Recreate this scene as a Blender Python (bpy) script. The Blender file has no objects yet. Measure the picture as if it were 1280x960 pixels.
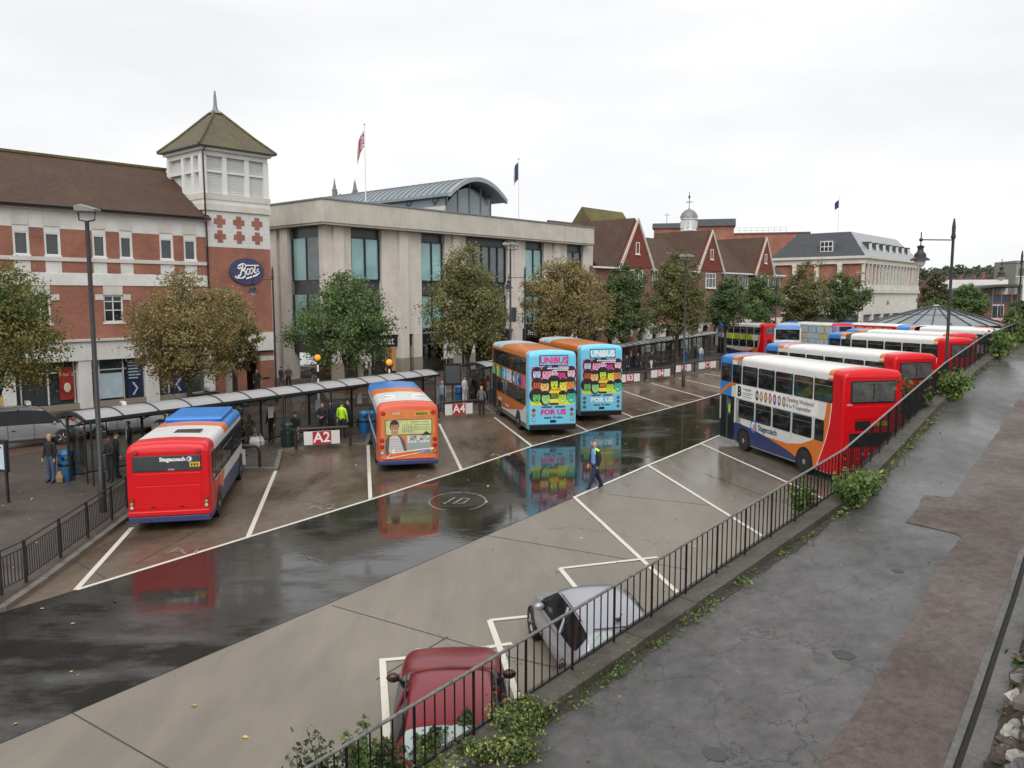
import bpy, bmesh, math, random
from math import sin, cos, pi, radians, atan, atan2, sqrt, hypot
from mathutils import Vector, Matrix
random.seed(7)
scn = bpy.context.scene
COL = scn.collection

# ------------------------------------------------------------------ camera, sky, sun, exposure
F_PX, HORIZ, CAM_H = 1010.0, 370.0, 7.1
PITCH = atan((480 - HORIZ) / F_PX)
cam_d = bpy.data.cameras.new('camera')
cam_d.sensor_width = 36.0
cam_d.lens = F_PX / 1280 * 36.0
cam_d.clip_start = 0.1
cam_d.clip_end = 6000
cam = bpy.data.objects.new('camera', cam_d)
COL.objects.link(cam)
cam.location = (0, 0, CAM_H)
cam.rotation_euler = (pi / 2 - PITCH, 0, 0)
scn.camera = cam

SUN_EL, SUN_AZ = radians(48), radians(188)
w = bpy.data.worlds.new('World')
scn.world = w
w.use_nodes = True
nt = w.node_tree
for n in list(nt.nodes):
    nt.nodes.remove(n)
out = nt.nodes.new('ShaderNodeOutputWorld')
sky = nt.nodes.new('ShaderNodeTexSky')
sky.sky_type = 'NISHITA'
sky.sun_disc = False
sky.sun_elevation = SUN_EL
sky.sun_rotation = SUN_AZ
bg1 = nt.nodes.new('ShaderNodeBackground')
bg1.inputs['Strength'].default_value = 0.05
nt.links.new(sky.outputs[0], bg1.inputs['Color'])
# cloud deck: pale grey overcast with soft darker bands, the same all round
tc = nt.nodes.new('ShaderNodeTexCoord')
mp = nt.nodes.new('ShaderNodeMapping')
mp.inputs['Scale'].default_value = (1.2, 1.2, 4.2)
nz = nt.nodes.new('ShaderNodeTexNoise')
nz.inputs['Scale'].default_value = 1.7
nz.inputs['Detail'].default_value = 5
nz.inputs['Roughness'].default_value = 0.5
rp = nt.nodes.new('ShaderNodeValToRGB')
rp.color_ramp.elements[0].position = 0.36
rp.color_ramp.elements[0].color = (0.565, 0.57, 0.582, 1)
rp.color_ramp.elements[1].position = 0.56
rp.color_ramp.elements[1].color = (0.642, 0.643, 0.645, 1)
bg2 = nt.nodes.new('ShaderNodeBackground')
bg2.inputs['Strength'].default_value = 1.0
nt.links.new(tc.outputs['Generated'], mp.inputs['Vector'])
nt.links.new(mp.outputs[0], nz.inputs['Vector'])
nt.links.new(nz.outputs['Fac'], rp.inputs[0])
nt.links.new(rp.outputs[0], bg2.inputs['Color'])
mixw = nt.nodes.new('ShaderNodeMixShader')
mixw.inputs[0].default_value = 0.97
nt.links.new(bg1.outputs[0], mixw.inputs[1])
nt.links.new(bg2.outputs[0], mixw.inputs[2])
nt.links.new(mixw.outputs[0], out.inputs['Surface'])

sl = bpy.data.lights.new('sun', 'SUN')
sl.energy = 1.5
sl.angle = radians(60)
sl.color = (1.0, 0.97, 0.93)
so = bpy.data.objects.new('sun', sl)
COL.objects.link(so)
so.rotation_euler = (pi / 2 - SUN_EL, 0, pi - SUN_AZ)

vs = scn.view_settings
vs.view_transform = 'Standard'
vs.look = 'None'
vs.exposure = 0.68
vs.gamma = 1.0
vs.use_curve_mapping = False
try:
    scn.cycles.max_bounces = 6
    scn.cycles.transparent_max_bounces = 10
    scn.cycles.caustics_reflective = False
    scn.cycles.caustics_refractive = False
except Exception:
    pass

# ------------------------------------------------------------------ places: a point of the picture back onto a real plane
CP, SP = cos(PITCH), sin(PITCH)
def ray(px, py):
    a, b = px - 640.0, py - 480.0
    return Vector((a, CP * F_PX - SP * b, -SP * F_PX - CP * b))
def G(px, py, z=0.0):
    d = ray(px, py)
    t = (z - CAM_H) / d.z
    return Vector((d.x * t, d.y * t, z))
def V(px, py, y):
    d = ray(px, py)
    t = y / d.y
    return Vector((d.x * t, y, CAM_H + d.z * t))

# ------------------------------------------------------------------ materials
MATS = {}
def _nodes(name):
    m = bpy.data.materials.new(name)
    m.use_nodes = True
    n = m.node_tree
    b = n.nodes['Principled BSDF']
    return m, n, b
def c4(c):
    return (c[0], c[1], c[2], 1.0)
def noise(n, scale, detail=4, rough=0.55, vec=None, coord='Object', stretch=None):
    x = n.nodes.new('ShaderNodeTexNoise')
    x.inputs['Scale'].default_value = scale
    x.inputs['Detail'].default_value = detail
    x.inputs['Roughness'].default_value = rough
    if vec is None:
        t = n.nodes.new('ShaderNodeTexCoord')
        vec = t.outputs[coord]
    if stretch:
        mpp = n.nodes.new('ShaderNodeMapping')
        mpp.inputs['Scale'].default_value = stretch[:3]
        if len(stretch) > 3:
            mpp.inputs['Rotation'].default_value = (0, 0, stretch[3])
        n.links.new(vec, mpp.inputs['Vector'])
        vec = mpp.outputs[0]
    n.links.new(vec, x.inputs['Vector'])
    return x
def ramp(n, fac, stops):
    r = n.nodes.new('ShaderNodeValToRGB')
    e = r.color_ramp.elements
    e[0].position, e[0].color = stops[0][0], c4(stops[0][1])
    e[1].position, e[1].color = stops[-1][0], c4(stops[-1][1])
    for p, c in stops[1:-1]:
        k = e.new(p)
        k.color = c4(c)
    n.links.new(fac, r.inputs[0])
    return r.outputs[0]
def mixc(n, fac, a, b, mode='MIX'):
    x = n.nodes.new('ShaderNodeMix')
    x.data_type = 'RGBA'
    x.blend_type = mode
    for s, v in ((x.inputs[0], fac), (x.inputs[6], a), (x.inputs[7], b)):
        if isinstance(v, (int, float)):
            s.default_value = v
        elif isinstance(v, tuple):
            s.default_value = c4(v)
        else:
            n.links.new(v, s)
    return x.outputs[2]
def fmath(n, op, a, b=0.0, c=None):
    x = n.nodes.new('ShaderNodeMath')
    x.operation = op
    for i, v in enumerate((a, b, c)):
        if v is None:
            continue
        if isinstance(v, (int, float)):
            x.inputs[i].default_value = v
        else:
            n.links.new(v, x.inputs[i])
    return x.outputs[0]
def bump(n, b, h, strength=0.3, dist=0.02):
    x = n.nodes.new('ShaderNodeBump')
    x.inputs['Strength'].default_value = strength
    x.inputs['Distance'].default_value = dist
    n.links.new(h, x.inputs['Height'])
    n.links.new(x.outputs[0], b.inputs['Normal'])
def grey(c, k):
    return tuple(max(0.0, min(1.0, v * k)) for v in c)
def M(name, col, rough=0.55, metal=0.0, var=0.12, scale=1.5, bmp=0.0, coat=0.0, spec=0.5, dirt=0.0):
    if name in MATS:
        return MATS[name]
    m, n, b = _nodes(name)
    x = noise(n, scale, 5)
    c = ramp(n, x.outputs['Fac'], [(0.3, grey(col, 1 - var)), (0.7, grey(col, 1 + var))])
    if dirt:
        y = noise(n, scale * 4.3, 6, 0.7)
        f = ramp(n, y.outputs['Fac'], [(0.5, (0, 0, 0)), (0.75, (1, 1, 1))])
        c = mixc(n, fmath(n, 'MULTIPLY', f, dirt), c, grey((0.10, 0.09, 0.075), 1))
    n.links.new(c, b.inputs['Base Color'])
    b.inputs['Roughness'].default_value = rough
    b.inputs['Metallic'].default_value = metal
    b.inputs['Specular IOR Level'].default_value = spec
    if coat:
        b.inputs['Coat Weight'].default_value = coat
        b.inputs['Coat Roughness'].default_value = 0.06
    if bmp:
        bump(n, b, noise(n, scale * 12, 4).outputs['Fac'], bmp, 0.01)
    MATS[name] = m
    return m
def P(name, col, rough=0.3, var=0.05, dirt=0.09):        # vehicle paint, a little road dirt
    return M(name, col, rough, 0, var, 0.9, 0, 0.15, 0.35, dirt)
def emit(name, col, s):
    m, n, b = _nodes(name)
    b.inputs['Base Color'].default_value = c4(col)
    b.inputs['Emission Color'].default_value = c4(col)
    b.inputs['Emission Strength'].default_value = s
    MATS[name] = m
    return m
def brick_mat(name, c1, c2, mortar, rotx=True, bw=0.225, bh=0.075, var=0.35):
    m, n, b = _nodes(name)
    t = n.nodes.new('ShaderNodeTexCoord')
    sp = n.nodes.new('ShaderNodeSeparateXYZ')
    n.links.new(t.outputs['Object'], sp.inputs[0])
    cb = n.nodes.new('ShaderNodeCombineXYZ')
    u = fmath(n, 'ADD', sp.outputs[0], sp.outputs[1])
    n.links.new(u, cb.inputs[0])
    n.links.new(sp.outputs[2], cb.inputs[1])
    k = n.nodes.new('ShaderNodeTexBrick')
    k.inputs['Scale'].default_value = 1.0
    k.inputs['Brick Width'].default_value = bw
    k.inputs['Row Height'].default_value = bh
    k.inputs['Mortar Size'].default_value = 0.009
    k.inputs['Color1'].default_value = c4(c1)
    k.inputs['Color2'].default_value = c4(c2)
    k.inputs['Mortar'].default_value = c4(mortar)
    n.links.new(cb.outputs[0], k.inputs['Vector'])
    x = noise(n, 0.5, 5, 0.6)
    c = mixc(n, 1.0, k.outputs['Color'], ramp(n, x.outputs['Fac'], [(0.3, (1 - var,) * 3), (0.7, (1.0 + var * 0.4,) * 3)]), 'MULTIPLY')
    n.links.new(c, b.inputs['Base Color'])
    b.inputs['Roughness'].default_value = 0.85
    bump(n, b, k.outputs['Fac'], -0.4, 0.01)
    MATS[name] = m
    return m
def tile_mat(name, c1, c2, moss, step=0.22, mossy=0.5):
    m, n, b = _nodes(name)
    t = n.nodes.new('ShaderNodeTexCoord')
    k = n.nodes.new('ShaderNodeTexBrick')
    k.inputs['Scale'].default_value = 1.0
    k.inputs['Brick Width'].default_value = step * 1.1
    k.inputs['Row Height'].default_value = step
    k.inputs['Mortar Size'].default_value = 0.012
    k.inputs['Color1'].default_value = c4(c1)
    k.inputs['Color2'].default_value = c4(c2)
    k.inputs['Mortar'].default_value = c4(grey(c1, 0.45))
    sp = n.nodes.new('ShaderNodeSeparateXYZ')
    n.links.new(t.outputs['Object'], sp.inputs[0])
    cb = n.nodes.new('ShaderNodeCombineXYZ')
    n.links.new(fmath(n, 'ADD', sp.outputs[0], fmath(n, 'MULTIPLY', sp.outputs[1], 0.63)), cb.inputs[0])
    n.links.new(fmath(n, 'MULTIPLY', sp.outputs[2], 1.5), cb.inputs[1])
    n.links.new(cb.outputs[0], k.inputs['Vector'])
    x = noise(n, 0.45, 6, 0.65)
    y = noise(n, 7.0, 4, 0.7)
    f = fmath(n, 'MULTIPLY', ramp(n, x.outputs['Fac'], [(0.45, (0, 0, 0)), (0.7, (1, 1, 1))]), mossy)
    c = mixc(n, f, k.outputs['Color'], moss)
    c = mixc(n, 1.0, c, ramp(n, y.outputs['Fac'], [(0.3, (0.72,) * 3), (0.7, (1.25,) * 3)]), 'MULTIPLY')
    n.links.new(c, b.inputs['Base Color'])
    b.inputs['Roughness'].default_value = 0.8
    b.inputs['Specular IOR Level'].default_value = 0.25
    bump(n, b, k.outputs['Fac'], -0.5, 0.02)
    MATS[name] = m
    return m
def leaf_mat(name, cols, patch=0.35, transl=0.35):
    m, n, b = _nodes(name)
    g = n.nodes.new('ShaderNodeNewGeometry')
    x = noise(n, patch, 3, 0.6)
    mixv = fmath(n, 'ADD', fmath(n, 'MULTIPLY', x.outputs['Fac'], 0.9), fmath(n, 'MULTIPLY', g.outputs['Random Per Island'], 0.55))
    st = [(0.35 + 0.65 * i / (len(cols) - 1), c) for i, c in enumerate(cols)]
    c = ramp(n, mixv, st)
    cl_ = noise(n, 1.25, 4, 0.7)
    c = mixc(n, 1.0, c, ramp(n, cl_.outputs['Fac'], [(0.32, (0.6,) * 3), (0.66, (1.65,) * 3)]), 'MULTIPLY')
    n.links.new(c, b.inputs['Base Color'])
    b.inputs['Roughness'].default_value = 0.5
    tr = n.nodes.new('ShaderNodeBsdfTranslucent')
    n.links.new(c, tr.inputs['Color'])
    mx = n.nodes.new('ShaderNodeMixShader')
    mx.inputs[0].default_value = transl
    o = n.nodes['Material Output']
    n.links.new(b.outputs[0], mx.inputs[1])
    n.links.new(tr.outputs[0], mx.inputs[2])
    n.links.new(mx.outputs[0], o.inputs['Surface'])
    MATS[name] = m
    return m
def glass_mat(name, tint=(0.8, 0.85, 0.85), refl=0.9, base=0.06):
    m, n, b = _nodes(name)
    o = n.nodes['Material Output']
    tr = n.nodes.new('ShaderNodeBsdfTransparent')
    tr.inputs[0].default_value = c4(tint)
    gl = n.nodes.new('ShaderNodeBsdfGlossy')
    gl.inputs['Roughness'].default_value = 0.03
    lw = n.nodes.new('ShaderNodeFresnel')
    lw.inputs[0].default_value = 1.45
    mx = n.nodes.new('ShaderNodeMixShader')
    n.links.new(fmath(n, 'ADD', fmath(n, 'MULTIPLY', lw.outputs[0], refl), base), mx.inputs[0])
    n.links.new(tr.outputs[0], mx.inputs[1])
    n.links.new(gl.outputs[0], mx.inputs[2])
    n.links.new(mx.outputs[0], o.inputs['Surface'])
    MATS[name] = m
    return m

# ------------------------------------------------------------------ mesh helpers
class MB:
    def __init__(s):
        s.v, s.f, s.m, s.ms = [], [], [], []
    def mi(s, mat):
        if mat not in s.ms:
            s.ms.append(mat)
        return s.ms.index(mat)
    def add(s, vs, fs, mat):
        o = len(s.v)
        s.v += [tuple(p) for p in vs]
        k = s.mi(mat)
        for f in fs:
            s.f.append(tuple(i + o for i in f))
            s.m.append(k)
    def box(s, x0, x1, y0, y1, z0, z1, mat):
        s.add([(x0, y0, z0), (x1, y0, z0), (x1, y1, z0), (x0, y1, z0), (x0, y0, z1), (x1, y0, z1), (x1, y1, z1), (x0, y1, z1)],
              [(0, 3, 2, 1), (4, 5, 6, 7), (0, 1, 5, 4), (1, 2, 6, 5), (2, 3, 7, 6), (3, 0, 4, 7)], mat)
        return s
    def poly(s, pts, mat):
        s.add(pts, [tuple(range(len(pts)))], mat)
        return s
    def prism(s, pts, ax, a0, a1, mat):       # outline in the plane across ax, extruded along ax
        def P3(p, a):
            return (a, p[0], p[1]) if ax == 'x' else (p[0], a, p[1]) if ax == 'y' else (p[0], p[1], a)
        n = len(pts)
        vs = [P3(p, a0) for p in pts] + [P3(p, a1) for p in pts]
        fs = [tuple(range(n))[::-1], tuple(range(n, 2 * n))] + [(i, (i + 1) % n, n + (i + 1) % n, n + i) for i in range(n)]
        s.add(vs, fs, mat)
        return s
    def tube(s, pts, r, n, mat, r2=None, cap=True):
        pts = [Vector(p) for p in pts]
        rings = []
        for i, p in enumerate(pts):
            d = (pts[min(i + 1, len(pts) - 1)] - pts[max(i - 1, 0)])
            d = d.normalized() if d.length > 1e-9 else Vector((0, 0, 1))
            a = Vector((0, 0, 1)) if abs(d.z) < 0.9 else Vector((1, 0, 0))
            u = d.cross(a).normalized()
            q = d.cross(u)
            rr = r if r2 is None else r + (r2 - r) * i / max(1, len(pts) - 1)
            if isinstance(r, (list, tuple)):
                rr = r[i]
            rings.append([p + u * rr * cos(2 * pi * k / n) + q * rr * sin(2 * pi * k / n) for k in range(n)])
        vs = [v for rg in rings for v in rg]
        fs = []
        for i in range(len(pts) - 1):
            for k in range(n):
                fs.append((i * n + k, i * n + (k + 1) % n, (i + 1) * n + (k + 1) % n, (i + 1) * n + k))
        if cap:
            fs += [tuple(range(n)), tuple(range((len(pts) - 1) * n, len(pts) * n))]
        s.add(vs, fs, mat)
        return s
    def lathe(s, prof, n, mat, c=(0, 0, 0), ax='z'):
        vs = []
        for r, z in prof:
            for k in range(n):
                a = 2 * pi * k / n
                p = (r * cos(a), r * sin(a), z) if ax == 'z' else (z, r * cos(a), r * sin(a)) if ax == 'x' else (r * sin(a), z, r * cos(a))
                vs.append((p[0] + c[0], p[1] + c[1], p[2] + c[2]))
        fs = []
        for i in range(len(prof) - 1):
            for k in range(n):
                fs.append((i * n + k, i * n + (k + 1) % n, (i + 1) * n + (k + 1) % n, (i + 1) * n + k))
        fs += [tuple(range(n)), tuple(range((len(prof) - 1) * n, len(prof) * n))]
        s.add(vs, fs, mat)
        return s
    def ell(s, c, r, mat, n=10, m=7):
        vs, fs = [], []
        for j in range(m + 1):
            t = pi * j / m
            for k in range(n):
                a = 2 * pi * k / n
                vs.append((c[0] + r[0] * sin(t) * cos(a), c[1] + r[1] * sin(t) * sin(a), c[2] + r[2] * cos(t)))
        for j in range(m):
            for k in range(n):
                fs.append((j * n + k, (j + 1) * n + k, (j + 1) * n + (k + 1) % n, j * n + (k + 1) % n))
        s.add(vs, fs, mat)
        return s
    def mesh(s, name):
        me = bpy.data.meshes.new(name)
        me.from_pydata(s.v, [], s.f)
        for mt in s.ms:
            me.materials.append(mt)
        me.polygons.foreach_set('material_index', s.m)
        me.update()
        return me
    def build(s, name, parent=None, loc=(0, 0, 0), rz=0.0, smooth=False, bevel=0.0, fix=True, label=None, cat=None, group=None, kind=None):
        me = s.mesh(name)
        if fix or smooth:
            bm = bmesh.new()
            bm.from_mesh(me)
            if fix:
                bmesh.ops.recalc_face_normals(bm, faces=bm.faces)
            bm.to_mesh(me)
            bm.free()
        if smooth:
            me.polygons.foreach_set('use_smooth', [True] * len(me.polygons))
            try:
                me.set_sharp_from_angle(angle=radians(38))
            except Exception:
                pass
        o = bpy.data.objects.new(name, me)
        COL.objects.link(o)
        o.location = loc
        o.rotation_euler = (0, 0, rz)
        if parent:
            o.parent = parent
        if bevel:
            bv = o.modifiers.new('edge', 'BEVEL')
            bv.width = bevel
            bv.segments = 2
            bv.limit_method = 'ANGLE'
            bv.angle_limit = radians(50)
        tag(o, label, cat, group, kind)
        return o
def tag(o, label=None, cat=None, group=None, kind=None):
    if label: o['label'] = label
    if cat: o['category'] = cat
    if group: o['group'] = group
    if kind: o['kind'] = kind
    return o
def thing(name, label, cat, loc=(0, 0, 0), rz=0.0, group=None):
    o = bpy.data.objects.new(name, None)
    COL.objects.link(o)
    o.empty_display_size = 0.3
    o.location = loc
    o.rotation_euler = (0, 0, rz)
    return tag(o, label, cat, group)
KIDS = {}
def kids(o):
    return [c for c in bpy.data.objects if c.parent == o]
def copy_tree(o, loc=None, rz=None, label=None, group=None, parent=None):
    c = o.copy()
    COL.objects.link(c)
    if parent is not None:
        c.parent = parent
    for ch in list(o.children):
        copy_tree(ch, parent=c)
    if loc is not None: c.location = loc
    if rz is not None: c.rotation_euler = (0, 0, rz)
    if label: c['label'] = label
    if group: c['group'] = group
    return c
def inst(src, name, parent, loc=(0, 0, 0), rz=0.0, scale=None):     # one more piece sharing the mesh of src
    o = bpy.data.objects.new(name, src.data)
    COL.objects.link(o)
    o.parent = parent
    o.location = loc
    o.rotation_euler = (0, 0, rz)
    if scale: o.scale = scale
    return o
def text(s, size, mat, parent=None, loc=(0, 0, 0), rot=(0, 0, 0), name='lettering', ext=0.004, align='CENTER', shear=0.0, bold=0.0, sx=1.0):
    cu = bpy.data.curves.new(name, 'FONT')
    cu.body = s
    cu.size = size
    cu.extrude = ext
    cu.align_x = align
    cu.align_y = 'CENTER'
    cu.shear = shear
    cu.offset = bold
    cu.resolution_u = 2
    t = bpy.data.objects.new(name, cu)
    COL.objects.link(t)
    bpy.context.view_layer.update()
    me = bpy.data.meshes.new_from_object(t.evaluated_get(bpy.context.evaluated_depsgraph_get()))
    bpy.data.objects.remove(t)
    me.materials.clear()
    me.materials.append(mat)
    o = bpy.data.objects.new(name, me)
    COL.objects.link(o)
    o.location = loc
    o.rotation_euler = rot
    o.scale = (sx, 1, 1)
    if parent: o.parent = parent
    return o
def h2(deg):                                           # heading (clockwise from +Y) to a unit vector
    a = radians(deg)
    return Vector((sin(a), cos(a), 0))

# ------------------------------------------------------------------ palette
WHITE = M('white_render', (0.66, 0.655, 0.62), 0.75, 0, 0.07, 0.5, 0.1, dirt=0.18)
OFFWHITE = M('pale_stone_trim', (0.58, 0.55, 0.49), 0.8, 0, 0.08, 0.6, 0.1, dirt=0.2)
FRAME_W = M('white_window_paint', (0.72, 0.72, 0.7), 0.4, 0, 0.04)
DARK = M('black_metal_paint', (0.018, 0.018, 0.02), 0.42, 0, 0.25, 6, 0.05, dirt=0.08)
RUBBER = M('black_rubber', (0.012, 0.012, 0.013), 0.6, 0, 0.2)
TYRE = M('tyre_rubber', (0.022, 0.021, 0.02), 0.85, 0, 0.25, 5)
RIM = M('grey_steel_rim', (0.34, 0.34, 0.33), 0.5, 0.2, 0.2, 6, dirt=0.3)
PANE = M('dark_window_glass', (0.03, 0.037, 0.042), 0.06, 0, 0.5, 0.8, spec=0.8)
PANE_B, _n, _b = _nodes('bus_window_glass')
MATS['bus_window_glass'] = PANE_B
_x = noise(_n, 1.6, 5, 0.6, stretch=(1, 1, 2.2))
_n.links.new(ramp(_n, _x.outputs['Fac'], [(0.42, (0.010, 0.011, 0.012)), (0.58, (0.03, 0.033, 0.034)), (0.72, (0.10, 0.105, 0.105))]), _b.inputs['Base Color'])  # paler patches paint grey reflection streaks into the glass colour
_b.inputs['Roughness'].default_value = 0.05
_b.inputs['Specular IOR Level'].default_value = 0.6
PANE_T = M('teal_tinted_glass', (0.26, 0.47, 0.47), 0.08, 0, 0.25, 0.35, spec=0.8)
PANE_G = M('grey_blind_glass', (0.36, 0.38, 0.38), 0.25, 0, 0.1, 1.0)
CHROME = M('bright_metal', (0.5, 0.5, 0.5), 0.25, 0.9, 0.05)
BLACK = M('black_panel', (0.012, 0.012, 0.014), 0.35, 0, 0.2)
BRICK = brick_mat('red_brick', (0.37, 0.112, 0.066), (0.285, 0.086, 0.052), (0.31, 0.23, 0.18))
BRICK2 = brick_mat('plum_brick', (0.26, 0.095, 0.065), (0.19, 0.07, 0.05), (0.24, 0.19, 0.16))
TILEHUNG = tile_mat('red_hung_tiles', (0.235, 0.062, 0.04), (0.19, 0.052, 0.036), (0.16, 0.07, 0.045), 0.2, 0.3)
TILE = tile_mat('brown_roof_tiles', (0.095, 0.052, 0.040), (0.074, 0.043, 0.035), (0.085, 0.075, 0.035), 0.2, 0.55)
TILE_M = tile_mat('mossy_roof_tiles', (0.14, 0.105, 0.06), (0.12, 0.10, 0.05), (0.15, 0.15, 0.035), 0.2, 0.85)
SLATE = tile_mat('grey_roof_slates', (0.075, 0.082, 0.092), (0.062, 0.068, 0.077), (0.1, 0.1, 0.1), 0.3, 0.2)
LEAD = M('grey_lead_sheet', (0.20, 0.215, 0.23), 0.45, 0.2, 0.15, 0.8)
def concrete_mat(name, c, streak=0.3):
    m, n, b = _nodes(name)
    x = noise(n, 0.6, 6, 0.65)
    y = noise(n, 1.6, 5, 0.7, stretch=(1, 1, 0.12))
    z = noise(n, 30, 3, 0.6)
    col = ramp(n, x.outputs['Fac'], [(0.3, grey(c, 0.86)), (0.7, grey(c, 1.1))])
    col = mixc(n, fmath(n, 'MULTIPLY', ramp(n, y.outputs['Fac'], [(0.5, (0, 0, 0)), (0.8, (1, 1, 1))]), streak), col, grey(c, 0.55))
    col = mixc(n, 1.0, col, ramp(n, z.outputs['Fac'], [(0.3, (0.9,) * 3), (0.7, (1.08,) * 3)]), 'MULTIPLY')
    n.links.new(col, b.inputs['Base Color'])
    b.inputs['Roughness'].default_value = 0.85
    bump(n, b, z.outputs['Fac'], 0.2, 0.01)
    MATS[name] = m
    return m
STONE = concrete_mat('pinkish_stone_cladding', (0.64, 0.59, 0.535), 0.2)
FASCIA = concrete_mat('weathered_concrete', (0.54, 0.51, 0.445), 0.4)
TANSTONE = concrete_mat('tan_stone_plinth', (0.30, 0.265, 0.20), 0.2)
WHITE = concrete_mat('streaked_white_render', (0.69, 0.685, 0.65), 0.2)
OFFWHITE = concrete_mat('streaked_stone_trim', (0.61, 0.585, 0.53), 0.25)
PALE = concrete_mat('pale_portland_stone', (0.66, 0.645, 0.59), 0.22)
# ------------------------------------------------------------------ ground
def wet_mat(name, c1, c2, r_lo, r_hi, scale, stretch=None, puddle=None, coat=0.0, pcol=None, bmpv=0.08, crack=0.0, spot=0.25, spec=0.5, rpos=(0.38, 0.62)):
    m, n, b = _nodes(name)
    x = noise(n, scale, 7, 0.62, stretch=stretch)
    y = noise(n, scale * 9, 5, 0.7)
    z = noise(n, 45, 3, 0.6)
    col = ramp(n, x.outputs['Fac'], [(0.32, c1), (0.68, c2)])
    col = mixc(n, 1.0, col, ramp(n, y.outputs['Fac'], [(0.3, (1 - spot,) * 3), (0.7, (1 + spot * 0.8,) * 3)]), 'MULTIPLY')
    col = mixc(n, 1.0, col, ramp(n, z.outputs['Fac'], [(0.3, (0.86,) * 3), (0.7, (1.14,) * 3)]), 'MULTIPLY')
    p = noise(n, puddle or scale * 0.8, 6, 0.6, stretch=stretch)
    rf = ramp(n, p.outputs['Fac'], [(rpos[0], (r_lo,) * 3), (rpos[1], (r_hi,) * 3)])
    if pcol:
        pf = ramp(n, p.outputs['Fac'], [(rpos[0], (1,) * 3), (rpos[1], (0,) * 3)])
        col = mixc(n, pf, col, pcol)
    hgt = z.outputs['Fac']
    if crack:
        vo = n.nodes.new('ShaderNodeTexVoronoi')
        vo.feature = 'DISTANCE_TO_EDGE'
        vo.inputs['Scale'].default_value = 0.75
        t = n.nodes.new('ShaderNodeTexCoord')
        wn = noise(n, 1.6, 5, 0.62)
        ad = n.nodes.new('ShaderNodeVectorMath')
        ad.operation = 'MULTIPLY_ADD'
        n.links.new(wn.outputs['Color'], ad.inputs[0])
        ad.inputs[1].default_value = (0.8, 0.8, 0.8)
        n.links.new(t.outputs['Object'], ad.inputs[2])
        n.links.new(ad.outputs[0], vo.inputs['Vector'])
        mk = noise(n, 0.35, 3, 0.5)
        v2 = n.nodes.new('ShaderNodeTexVoronoi')
        v2.feature = 'DISTANCE_TO_EDGE'
        v2.inputs['Scale'].default_value = 4.6
        n.links.new(ad.outputs[0], v2.inputs['Vector'])
        mk2 = noise(n, 0.8, 3, 0.6)
        wd = fmath(n, 'MULTIPLY', ramp(n, mk.outputs['Fac'], [(0.36, (0,) * 3), (0.6, (1,) * 3)]), 0.0085)
        wd2 = fmath(n, 'MULTIPLY', ramp(n, mk2.outputs['Fac'], [(0.50, (0,) * 3), (0.70, (1,) * 3)]), 0.020)
        cf = fmath(n, 'MAXIMUM', fmath(n, 'LESS_THAN', vo.outputs['Distance'], wd), fmath(n, 'LESS_THAN', v2.outputs['Distance'], wd2))
        col = mixc(n, fmath(n, 'MULTIPLY', cf, crack), col, (0.012, 0.012, 0.011))
        hgt = fmath(n, 'SUBTRACT', z.outputs['Fac'], cf)
    n.links.new(col, b.inputs['Base Color'])
    n.links.new(rf, b.inputs['Roughness'])
    b.inputs['Specular IOR Level'].default_value = spec
    if coat:
        b.inputs['Coat Weight'].default_value = coat
        b.inputs['Coat Roughness'].default_value = 0.08
    bump(n, b, hgt, bmpv, 0.006)
    MATS[name] = m
    return m
BAY = wet_mat('damp_brown_concrete', (0.07, 0.049, 0.031), (0.145, 0.108, 0.074), 0.14, 0.5, 0.3, (1, 0.4, 1, radians(-35)), 0.3, bmpv=0.06, spec=0.4)
PAVE = wet_mat('damp_dark_paving', (0.052, 0.042, 0.036), (0.085, 0.07, 0.06), 0.35, 0.7, 0.4, bmpv=0.1, spec=0.35)
KERB = wet_mat('worn_kerb_stone', (0.12, 0.108, 0.09), (0.2, 0.182, 0.155), 0.4, 0.75, 1.5, bmpv=0.1, spec=0.3)
ROADRED = wet_mat('red_block_road', (0.085, 0.05, 0.038), (0.14, 0.085, 0.066), 0.3, 0.6, 0.5, bmpv=0.1, spec=0.35)
PATH = wet_mat('cracked_grey_tarmac', (0.055, 0.0535, 0.0525), (0.094, 0.0915, 0.0905), 0.22, 0.55, 0.3, (1, 0.35, 1, radians(-40)), 0.35, bmpv=0.12, crack=0.5, spec=0.42, spot=0.38)
PATCH = wet_mat('reddish_tarmac_patch', (0.078, 0.060, 0.052), (0.114, 0.091, 0.081), 0.42, 0.75, 0.7, bmpv=0.2, crack=0.35, spec=0.3, spot=0.38)
COPING = wet_mat('mossy_concrete_coping', (0.05, 0.046, 0.038), (0.10, 0.092, 0.078), 0.5, 0.8, 1.2, bmpv=0.15, spec=0.25)
EARTH = wet_mat('field_ground', (0.07, 0.075, 0.045), (0.12, 0.12, 0.08), 0.8, 0.95, 0.05, bmpv=0.1)
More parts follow.
